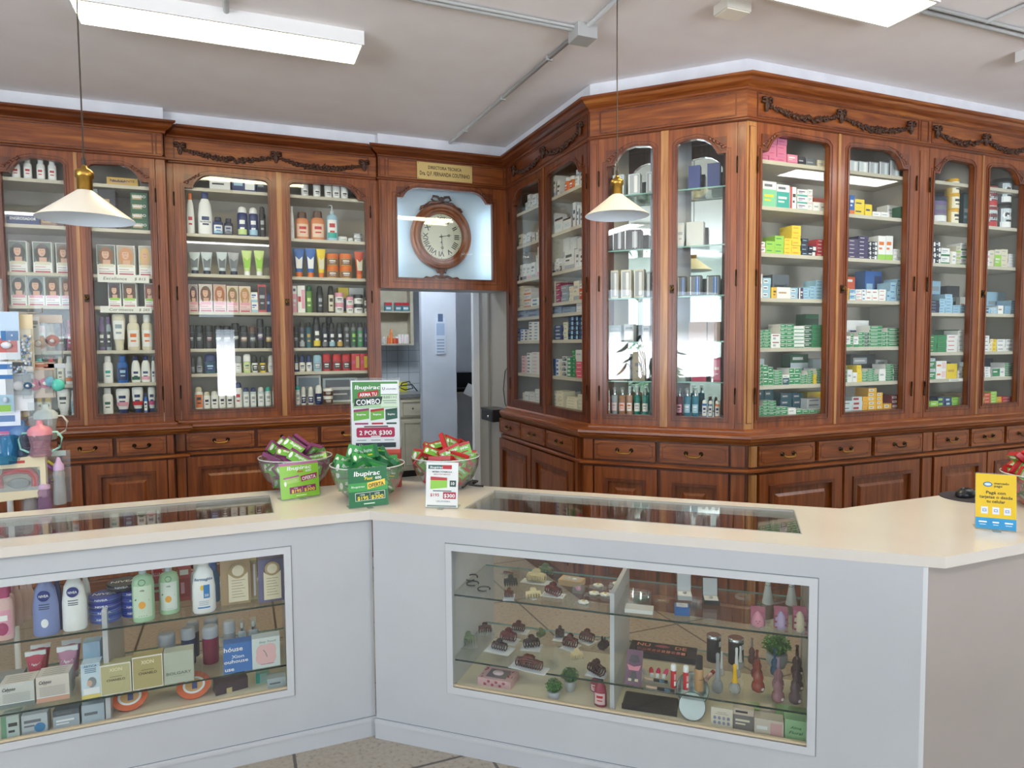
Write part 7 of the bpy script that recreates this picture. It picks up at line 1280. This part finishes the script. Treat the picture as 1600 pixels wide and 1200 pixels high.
def sign_white(m, w, h):
    m.box(-w/2, w/2, -.001, 0, 0, h, P('#e2e4e2')); m.rect(-w*.44, w*.30, h*.85, h*.94, -.0014, P('#2c5a4c')); m.rect(w*.0, w*.30, h*.85, h*.94, -.0017, P('#b5242c')); m.text('Ibupirac', -w*.18, h*.87, h*.045, WH, -.0022, w=w*.40, shear=.15); T_(m, 'MISMA FÓRMULA', 0, h*.77, h*.035, P('#3c4a44'), w*.62); T_(m, 'MÁS POR MENOS', 0, h*.72, h*.025, P('#a85a5a'), w*.52)
    m.plate([(-w*.36, h*.40), (w*.16, h*.44), (w*.16, h*.66), (-w*.36, h*.68)], [], -.0022, -.001, LGR); m.plate([(-w*.36, h*.60), (w*.16, h*.60), (w*.16, h*.66), (-w*.36, h*.68)], [], -.0026, -.002, RED); T_(m, 'Ibupirac', -w*.08, h*.50, h*.04, WH, w*.3); m.rect(w*.24, w*.44, h*.46, h*.60, -.0014, P('#2c4a40')); m.text('10', w*.34, h*.50, h*.065, WH, -.002); m.rect(-w*.28, w*.30, h*.35, h*.375, -.0014, P('#5f6f68'))
    T_(m, '$195', -w*.22, h*.24, h*.065, P('#b03040'), w*.28); m.rect(w*.04, w*.44, h*.19, h*.34, -.0014, P('#a8243c')); m.text('$300', w*.24, h*.22, h*.08, WH, -.002, w=w*.34); T_(m, 'URUFARMA', w*.05, h*.115, h*.035, P('#8a949a'), w*.44); m.rect(-w*.46, w*.46, h*.01, h*.045, -.0014, P('#7f8f88'))
def sign_yellow(m, w, h):
    m.box(-w/2, w/2, -.001, 0, 0, h, P('#e4bf22')); m.rect(-w/2, w/2, 0, h*.20, -.0013, P('#2f93c8')); n = 20; c1 = P('#3a6a94'); m.plate([(-w*.2+w*.115*cos(2*pi*i/n), h*.81+w*.075*sin(2*pi*i/n)) for i in range(n)], [], -.0016, -.001, c1); m.plate([(-w*.2+w*.09*cos(2*pi*i/n), h*.81+w*.05*sin(2*pi*i/n)) for i in range(n)], [], -.002, -.0014, P('#9cc8dc')); m.plate([(-w*.28, h*.82), (-w*.12, h*.82), (-w*.17, h*.80), (-w*.23, h*.80)], [], -.0024, -.0018, WH)
    K1 = P('#3c3a2c'); m.text('mercado', -w*.04, h*.815, h*.042, K1, -.0014, w=w*.36, al='l'); m.text('pago', -w*.04, h*.765, h*.042, K1, -.0014, w=w*.2, al='l'); T_(m, 'Pagá con', 0, h*.635, h*.055, K1, w*.48); T_(m, 'tarjetas o desde', 0, h*.555, h*.055, K1, w*.82); T_(m, 'tu celular', 0, h*.475, h*.055, K1, w*.46)
    for x in (-.28, 0, .28): m.rect(w*(x-.085), w*(x+.085), h*.27, h*.40, -.0014, P('#dfe2e8')); m.rect(w*(x-.05), w*(x+.05), h*.31, h*.36, -.0018, P('#7f9cc0')); m.rect(w*(x-.03), w*(x+.03), h*.325, h*.345, -.0021, P('#dfe2e8'))
    for x, a in ((-.32, .10), (0, .08), (.32, .10)): m.rect(w*(x-a), w*(x+a), h*.11, h*.135, -.0016, WH); m.rect(w*(x-a*.8), w*(x+a*.8), h*.07, h*.082, -.0016, P('#bfe0f0'))
card((440, 783), (500, 774), 724, 'lime price sign reading OFERTA with a purple price bar, before the first bowl', sign_flex)
card((546, 796), (607, 789), 733, 'dark green price sign reading OFERTA in yellow, before the middle bowl', sign_fast)
card((665, 793.5), (715, 795), 725, 'white price sign with a red 300 price, before the third bowl', sign_white)
card((1524, 826), (1588, 832), 744, 'yellow and blue payment sign standing on the plain counter', sign_yellow)
# tall sign on its red carton
a = onz(543, 768, .94); c = onz(621, 766, .94); yw = math.atan2(c.y-a.y, c.x-a.x); w = (c-a).length; m_ = (a+c)/2+Vector((.03, .06, 0)); av = a+Vector((.03, .06, 0)); cv = c+Vector((.03, .06, 0)); h1 = top_at(av, cv, (581, 703))-ZT2; h2 = top_at(av, cv, (580, 594.5))-ZT2-h1
t = empty('tall_price_sign', (m_.x, m_.y, ZT2), yw, 'tall framed price sign reading COMBO on a red carton, behind the middle bowl', 'sign')
b = MB(); b.box(-w/2, w/2, 0, .06, 0, h1, P('#c0483e')); b.rect(-w/2, w/2, h1*.9, h1, -.0006, P('#d06054')); b.obj('base_carton', t)
b = MB(); b.X = Matrix.Translation((0, .01, h1)); w2 = w*.98; h = h2; b.box(-w2/2, w2/2, -.001, .001, 0, h, P('#dcdfe2'))
def r_(x0, x1, z0, z1, c, y=-.0014): b.rect(w2*x0, w2*x1, h*z0, h*z1, y, P(c))
r_(-.47, .47, .66, .98, '#4c8a4c'); r_(-.47, .47, .60, .68, '#a8c8a0'); r_(.12, .47, .80, .95, '#e8ebec', -.0018); r_(.12, .47, .62, .79, '#c9dcc4', -.0017)
b.text('Ibupirac', -w2*.16, h*.875, h*.055, WH, -.002, w=w2*.52, shear=.2); b.plate([(w2*x, h*z) for x, z in ((-.36, .75), (.06, .78), (.07, .86), (-.35, .83))], [], -.0024, -.0014, RED); b.text('ARMA TU', -w2*.14, h*.775, h*.048, WH, -.0028, w=w2*.36, ang=.05)
b.plate([(w2*x, h*z) for x, z in ((-.44, .63), (.12, .66), (.16, .77), (-.42, .74))], [], -.0026, -.0014, P('#2c3a38')); b.text('COMBO', -w2*.14, h*.655, h*.075, WH, -.003, w=w2*.50, ang=.05)
b.text('U', w2*.18, h*.86, h*.04, P('#2c3a4a'), -.0022); b.text('URUFARMA', w2*.34, h*.865, h*.018, P('#5a6a6a'), -.0022, w=w2*.22); b.text('ELEGÍ 1 + 1', w2*.31, h*.74, h*.032, P('#3c5a3c'), -.0022, w=w2*.26); r_(.16, .44, .70, .712, '#7f8f88', -.002); r_(.18, .44, .67, .68, '#7f8f88', -.002)
for x0, x1, c1, c2 in ((-.45, -.13, '#6aa844', '#8c3460'), (-.10, .18, '#6aa844', '#a8242c'), (.21, .46, '#2f5a4c', '#24483c')):
    b.plate([(w2*x0, h*.42), (w2*x1, h*.45), (w2*x1, h*.60), (w2*x0, h*.58)], [], -.0024, -.0014, P(c1)); b.plate([(w2*x0, h*.545), (w2*x1, h*.57), (w2*x1, h*.60), (w2*x0, h*.58)], [], -.0028, -.002, P(c2)); b.text('Ibupirac', w2*(x0+x1)/2, h*.50, h*.025, WH, -.0032, w=w2*(x1-x0)*.6); r_(x0+.02, x1-.02, .365, .39, c2)
r_(-.24, .26, .325, .345, '#5a4a4c'); b.plate([(w2*x, h*z) for x, z in ((-.38, .18), (.38, .18), (.40, .20), (.40, .30), (.38, .32), (-.38, .32), (-.40, .30), (-.40, .20))], [], -.002, -.0014, P('#a8244c')); b.text('2 POR $300', 0, h*.215, h*.062, WH, -.0024, w=w2*.68)
r_(-.10, .10, .185, .20, '#e6e6e6', -.0024)
for x in (-.3, 0, .28): r_(x-.1, x+.1, .13, .145, '#9aa2a6')
r_(-.42, .42, .03, .10, '#2f3c44'); b.text('U', -w2*.32, h*.045, h*.035, WH, -.002); b.text('URUFARMA', -w2*.10, h*.045, h*.022, P('#c9d2d6'), -.002, w=w2*.26); b.obj('printed_card', t)
b = MB(); b.X = Matrix.Translation((0, .01, h1)); b.box(-w2/2-.006, w2/2+.006, .0012, .004, -.004, h+.012, PLAST); b.obj('frame', t)
# mouse and pad
P3 = onz(1522, 779, .94); b = MB(); b.lathe([(.11, 0), (.11, .003)], 48, P('#38343c', .8)); o = b.obj('mouse_pad', None, (P3.x, P3.y+.02, ZT2)); T(o, 'round dark mouse pad partly behind the yellow sign', 'mouse pad')
b = MB(); b.lathe([(.9, 0), (1, .18), (.93, .5), (.7, .8), (.35, .96), (0, 1)], 28, P('#1e1f22', .35), sx=.055, sy=.032); b.v = [(p[0], p[1], p[2]*.038) for p in b.v]; o = b.obj('computer_mouse', None, (P3.x-.01, P3.y+.03, ZT2+.0035), .1); T(o, 'black computer mouse on the round pad', 'mouse'); b = MB(); b.tube([(-.03, 0, .034), (-.015, 0, .038)], .004, 8, P('#5a5c60')); b.obj('wheel', o)

# ---------------------------------------------------------------- hanging baby goods
YS = 3.6
def sp(px, py, d=0.0): s, z = S('S', px, py, d); return Vector((s, YS+d, z))
RK = P('#d4d7da', .35)
t = empty('display_rack', (-1.02, YS+.10, 0), 0, 'white wire display rack of baby goods behind the counter', 'rack')
b = MB(); b.tube([(.038, 0, 0), (.038, 0, 1.92)], .012, 10, RK); b.obj('post', t); b = MB(); b.lathe([(.20, 0), (.20, .015), (.03, .03)], 28, RK); b.obj('base', t)
hooks = {}
for i, (py, x1) in enumerate(((489, 66), (566, 90), (640, 60), (702, 92))):
    p = sp(x1, py); hooks[i] = p.z; b = MB(); b.tube([(.03, -.05, p.z), (p.x+1.02-.01, -.10, p.z), (p.x+1.02, -.10, p.z+.003), (p.x+1.02, -.10, p.z+.022)], .003, 6, P('#c9b8a4', .3)); b.obj('hook', t)
    b = MB(); b.tube([(.03, .0, p.z), (p.x+1.02-.08, .02, p.z), (p.x+1.02-.08, .02, p.z+.02)], .003, 6, RK); b.obj('hook', t)
CL = PLAST
def hang(name, label, cat, px, py, d, fn, rz=0):
    p = sp(px, py, d); o = empty(name, p, rz, label, cat, 'baby goods on the rack')
    for pn, mb in fn(): mb.obj(pn, o)
    return o
def wpx(n, d=0): return n*(YS+d)/FPX*1.06
def blister(w, h, top, cardc, things):
    def f():
        c = MB(); c.box(-w/2, w/2, 0, .0015, -h, 0, P(cardc) if cardc else FILM); 
        for iq, q in enumerate(top): c.rect(w*q[0], w*q[1], -h*q[3], -h*q[2], -.0005-.0006*iq, P(q[4]))
        r = [('card', c)]; m = MB(); things(m, w, h); r.append(('contents', m)); return r
    return f
def paci(m, x, z, r, c, c2='#e8e0d4'):
    n = 20; m.plate([(x+r*cos(2*pi*i/n)*1.25, z+r*sin(2*pi*i/n)*(1-.15*cos(4*pi*i/n))) for i in range(n)], [], -.010, -.005, P(c, .25)); m.blob(x, -.016, z, r*.5, .008, r*.5, P(c2, .25), 10); m.tube([(x+r*.55*cos(2*pi*i/14), -.020, z-r*.2+r*.55*sin(2*pi*i/14)) for i in range(14)], r*.12, 6, P(c, .25), True)
hang('baby_pack', 'pale blue patterned pack hanging at the photo edge, topmost row', 'baby goods', 8, 487, -.13, blister(wpx(26), wpx(56), ((-.5, .5, 0, .5, '#b9cfe2'), (-.4, .4, .55, .85, '#c0605a'), (-.2, .45, .4, .6, '#2f6aa0')), '#d6dcdf', lambda m, w, h: m.blob(0, -.01, -h*.7, .02, .01, .015, P('#d9dde2'), 8)))
def beads(m, w, h):
    for i in range(70): m.blob(random.uniform(-.4, .4)*w, random.uniform(-.02, 0), -h*random.uniform(.35, 1.0), .006, .005, .006, P(random.choice(['#7f9cc8', '#d9dde4', '#5f8a7c', '#a8b8d8', '#e6e8ec', '#4a5f8c', '#c9d4dc'])), 6)
    m.box(-w*.48, w*.48, -.026, .002, -h*1.02, -h*.25, FILM)
hang('bead_bag', 'clear bag of blue and white beads under a cream header card', 'baby goods', 30, 491, -.11, blister(wpx(26), wpx(70), ((-.5, .5, 0, .2, '#dcc9a0'),), '#d8c6a2', beads))
hang('teat_card', 'white card with two printed circles beside the bag of beads', 'baby goods', 48, 495, -.06, blister(wpx(17), wpx(46), ((-.4, -.15, .1, .2, '#9a9c98'), (.1, .4, .1, .2, '#9a9c98'), (-.3, .3, .25, .28, '#6c7076')), '#dcdcd6', lambda m, w, h: m.blob(0, -.008, -h*.7, .012, .01, .02, P('#d9cdb8'), 8)))
def duo(c1, c2):
    def f(m, w, h): paci(m, -w*.18, -h*.62, w*.20, c1); paci(m, w*.2, -h*.58, w*.17, c2); m.box(-w*.48, w*.48, -.03, .002, -h, -h*.2, FILM)
    return f
hang('pacifier_pack', 'clear pack of beige and red soothers in the topmost row', 'baby goods', 70, 492, -.04, blister(wpx(36), wpx(54), ((-.5, .5, 0, .18, '#c9bdb0'),), None, duo('#c8a890', '#b8604c')))
hang('gum_soother_card', 'white and blue blister pack cut by the photo edge, second row', 'baby goods', 6, 565, -.13, blister(wpx(16), wpx(60), ((-.5, .5, .05, .15, '#2f6aa8'), (-.5, .5, .26, .34, '#2f6aa8'), (-.5, .5, .65, .98, '#9ab8c8'), (-.4, .3, .85, .98, '#8ab84c')), '#dfe3e6', lambda m, w, h: m.blob(0, -.008, -h*.75, .01, .008, .014, P('#b8c8d8'), 8)))
hang('nasal_card', 'white hanging card with a grey window in the second row', 'baby goods', 28, 566, -.11, blister(wpx(28), wpx(58), ((-.45, .45, .25, .68, '#aeb0b4'),), '#dcdee0', lambda m, w, h: (m.blob(0, -.010, -h*.48, w*.25, .010, w*.22, P('#c4c0c0'), 10), m.box(-w*.42, w*.42, -.02, .001, -h*.7, -h*.25, FILM))))
hang('pacifier_card', 'beige card carrying pink soothers in the second row', 'baby goods', 60, 567, -.10, blister(wpx(32), wpx(42), ((-.5, .5, 0, .2, '#c9a890'), (-.3, .3, .04, .12, '#a06048')), '#cdb8a8', duo('#c06a84', '#c8708c')))
hang('pacifier_pack', 'blue soother in a narrow clear pack beside the pink soothers', 'baby goods', 43, 572, -.12, blister(wpx(12), wpx(34), ((-.5, .5, 0, .2, '#d8cfc4'),), None, lambda m, w, h: paci(m, 0, -h*.68, w*.3, '#5f84a8')))
hang('rattle', 'turquoise two-ball rattle in a clear bag in the second row', 'baby goods', 85, 568, -.10, blister(wpx(22), wpx(36), ((-.5, .5, 0, .15, '#b9bcbc'),), None, lambda m, w, h: (m.blob(w*.18, -.02, -h*.72, w*.32, .018, w*.34, P('#4fb8a4', .2), 12), m.blob(-w*.2, -.015, -h*.6, w*.26, .014, w*.28, P('#4f9ab0', .2), 12))))
def bottle_in(c, capc='#d8d8d4', hh=1.0):
    def f(m, w, h): m.lathe([(w*.30, -h), (w*.32, -h*.96), (w*.30, -h*.70), (w*.27, -h*.55), (w*.3, -h*.42), (w*.24, -h*.34)], 22, glass_mat('baby_'+c, tuple(.4+.6*v for v in lin('#'+c)), body=.35, bodycol='#'+c), cy=-.03); m.lathe([(w*.26, -h*.35), (w*.26, -h*.26), (w*.14, -h*.2), (w*.08, -h*.12), (.0, -h*.1)], 20, P(capc, .3), cy=-.03)
    return f
hang('training_cup', 'blue training cup under a white card at the photo edge, third row', 'cup', 10, 641, -.12, blister(wpx(27), wpx(62), ((-.3, .3, .1, .22, '#5f7fae'), (-.5, .5, .30, .42, '#4a66a8'), (-.5, .5, .40, .45, '#d06a90')), '#d8dfe8', lambda m, w, h: m.lathe([(w*.40, -h), (w*.42, -h*.95), (w*.42, -h*.5), (w*.36, -h*.46)], 24, glass_mat('cup_blue', (.25, .55, .75), body=.4, bodycol='#2f7fae'), cy=-.035)))
def handled(body, lid, hc):
    def f():
        w, h = wpx(30), wpx(32); m = MB(); m.lathe([(w*.34, -h), (w*.40, -h*.92), (w*.33, -h*.6), (w*.40, -h*.25), (w*.38, -h*.15)], 24, glass_mat('cup_'+body, tuple(.45+.55*v for v in lin('#'+body)), body=.35, bodycol='#'+body), cy=-.02); l = MB(); l.lathe([(w*.42, -h*.2), (w*.42, -h*.02), (w*.3, h*.10), (w*.12, h*.16), (w*.1, h*.34)], 24, P(lid, .25), cy=-.02); hd = MB()
        for s in (-1, 1): hd.tube([(s*w*.36, -.02, -h*.12), (s*w*.58, -.02, -h*.12), (s*w*.74, -.02, -h*.35), (s*w*.66, -.02, -h*.7), (s*w*.36, -.02, -h*.86)], w*.045, 7, P(hc, .25))
        k = MB(); k.box(-w*.4, w*.4, .0, .001, h*.1, h*1.0, FILM); return [('cup_body', m), ('lid', l), ('handles', hd), ('header', k)]
    return f
hang('sippy_cup', 'grey-blue sippy cup with a peach handle, third row', 'cup', 36, 670, -.08, handled('7f93b0', '#5f84b0', '#e0a890')); hang('sippy_cup', 'pink sippy cup with mint handles, third row', 'cup', 64, 670, -.13, handled('c9a0b0', '#d88a94', '#9fd4c4'))
hang('sippy_cup', 'pale cup with a red button lid behind the pink one', 'cup', 73, 645, -.06, handled('cfd4cf', '#c8d0cc', '#c9c4b8'))
def teether():
    w, h = wpx(56), wpx(54); c = MB(); c.plate([(-w/2, -h), (w/2, -h*.93), (w/2, 0), (-w/2, -.02)], [[(-w*.40, -h*.78), (w*.36, -h*.78), (w*.40, -h*.66), (w*.40, -h*.36), (w*.34, -h*.27), (-w*.36, -h*.27), (-w*.42, -h*.38), (-w*.43, -h*.68)]], -.002, .0, P('#dccfae')); c.box(-w/2, w/2, .03, .032, -h, -.004, P('#cfc4a8')); c.rect(-w*.14, w*.14, -h*.17, -h*.11, -.0026, P('#b8403c')); c.text('baby', 0, -h*.09, h*.05, P('#4a4238'), -.0022)
    m = MB(); m.tube([(-w*.34, .012, -h*.70), (-w*.35, .012, -h*.5), (-w*.24, .012, -h*.36), (0, .012, -h*.33), (w*.2, .012, -h*.36), (w*.30, .012, -h*.5), (w*.30, .012, -h*.70)], w*.075, 10, P('#b8201c', .2)); m.blob(0, .014, -h*.62, w*.2, .012, h*.12, P('#8c8a84', .3), 12); m.tube([(w*.36, .01, -h*.35), (w*.40, .01, -h*.5), (w*.36, .01, -h*.66)], w*.02, 6, P('#5f9ab0', .3)); g = MB(); g.box(-w*.42, w*.40, -.003, -.0022, -h*.78, -h*.27, FILM); return [('card', c), ('teething_ring', m), ('window', g)]
hang('teether_box', 'cream window box with a red teething ring in the lowest row', 'baby goods', 26, 712, -.16, teether)
hang('teether_card', 'lilac and yellow teether in a clear bag, lowest row', 'baby goods', 70, 704, -.10, blister(wpx(34), wpx(40), ((-.5, .0, 0, .5, '#c4ccc4'),), None, lambda m, w, h: (m.tube([(-w*.2, -.012, -h*.4), (w*.1, -.016, -h*.45), (w*.4, -.012, -h*.7), (w*.3, -.012, -h*.9), (-w*.1, -.012, -h*.95)], w*.07, 8, P('#a868b0', .25)), m.tube([(w*.1, -.02, -h*.3), (w*.35, -.02, -h*.5), (w*.45, -.02, -h*.8), (w*.2, -.02, -h*.9)], w*.05, 8, P('#c9c04c', .25)), m.blob(w*.42, -.02, -h*.72, w*.08, .008, w*.08, P('#d88a3c'), 8))))
hang('feeding_bottle', 'clear feeding bottle with a lilac cap and mint strap, lowest row', 'bottle', 93, 704, -.10, blister(wpx(22), wpx(64), ((-.4, .3, 0, .1, '#b8ccc4'),), None, bottle_in('d8dcdc', '#c9a8c8')))
hang('feeding_bottle', 'clear feeding bottle with violet clouds, lowest of all', 'bottle', 71, 742, -.12, blister(wpx(24), wpx(44), (), None, bottle_in('b894b8', '#c0a0b8')))
hang('feeding_bottle', 'plain clear feeding bottle behind the violet one', 'bottle', 50, 750, -.09, blister(wpx(24), wpx(38), (), None, bottle_in('d4d4d4', '#cfcfca')))
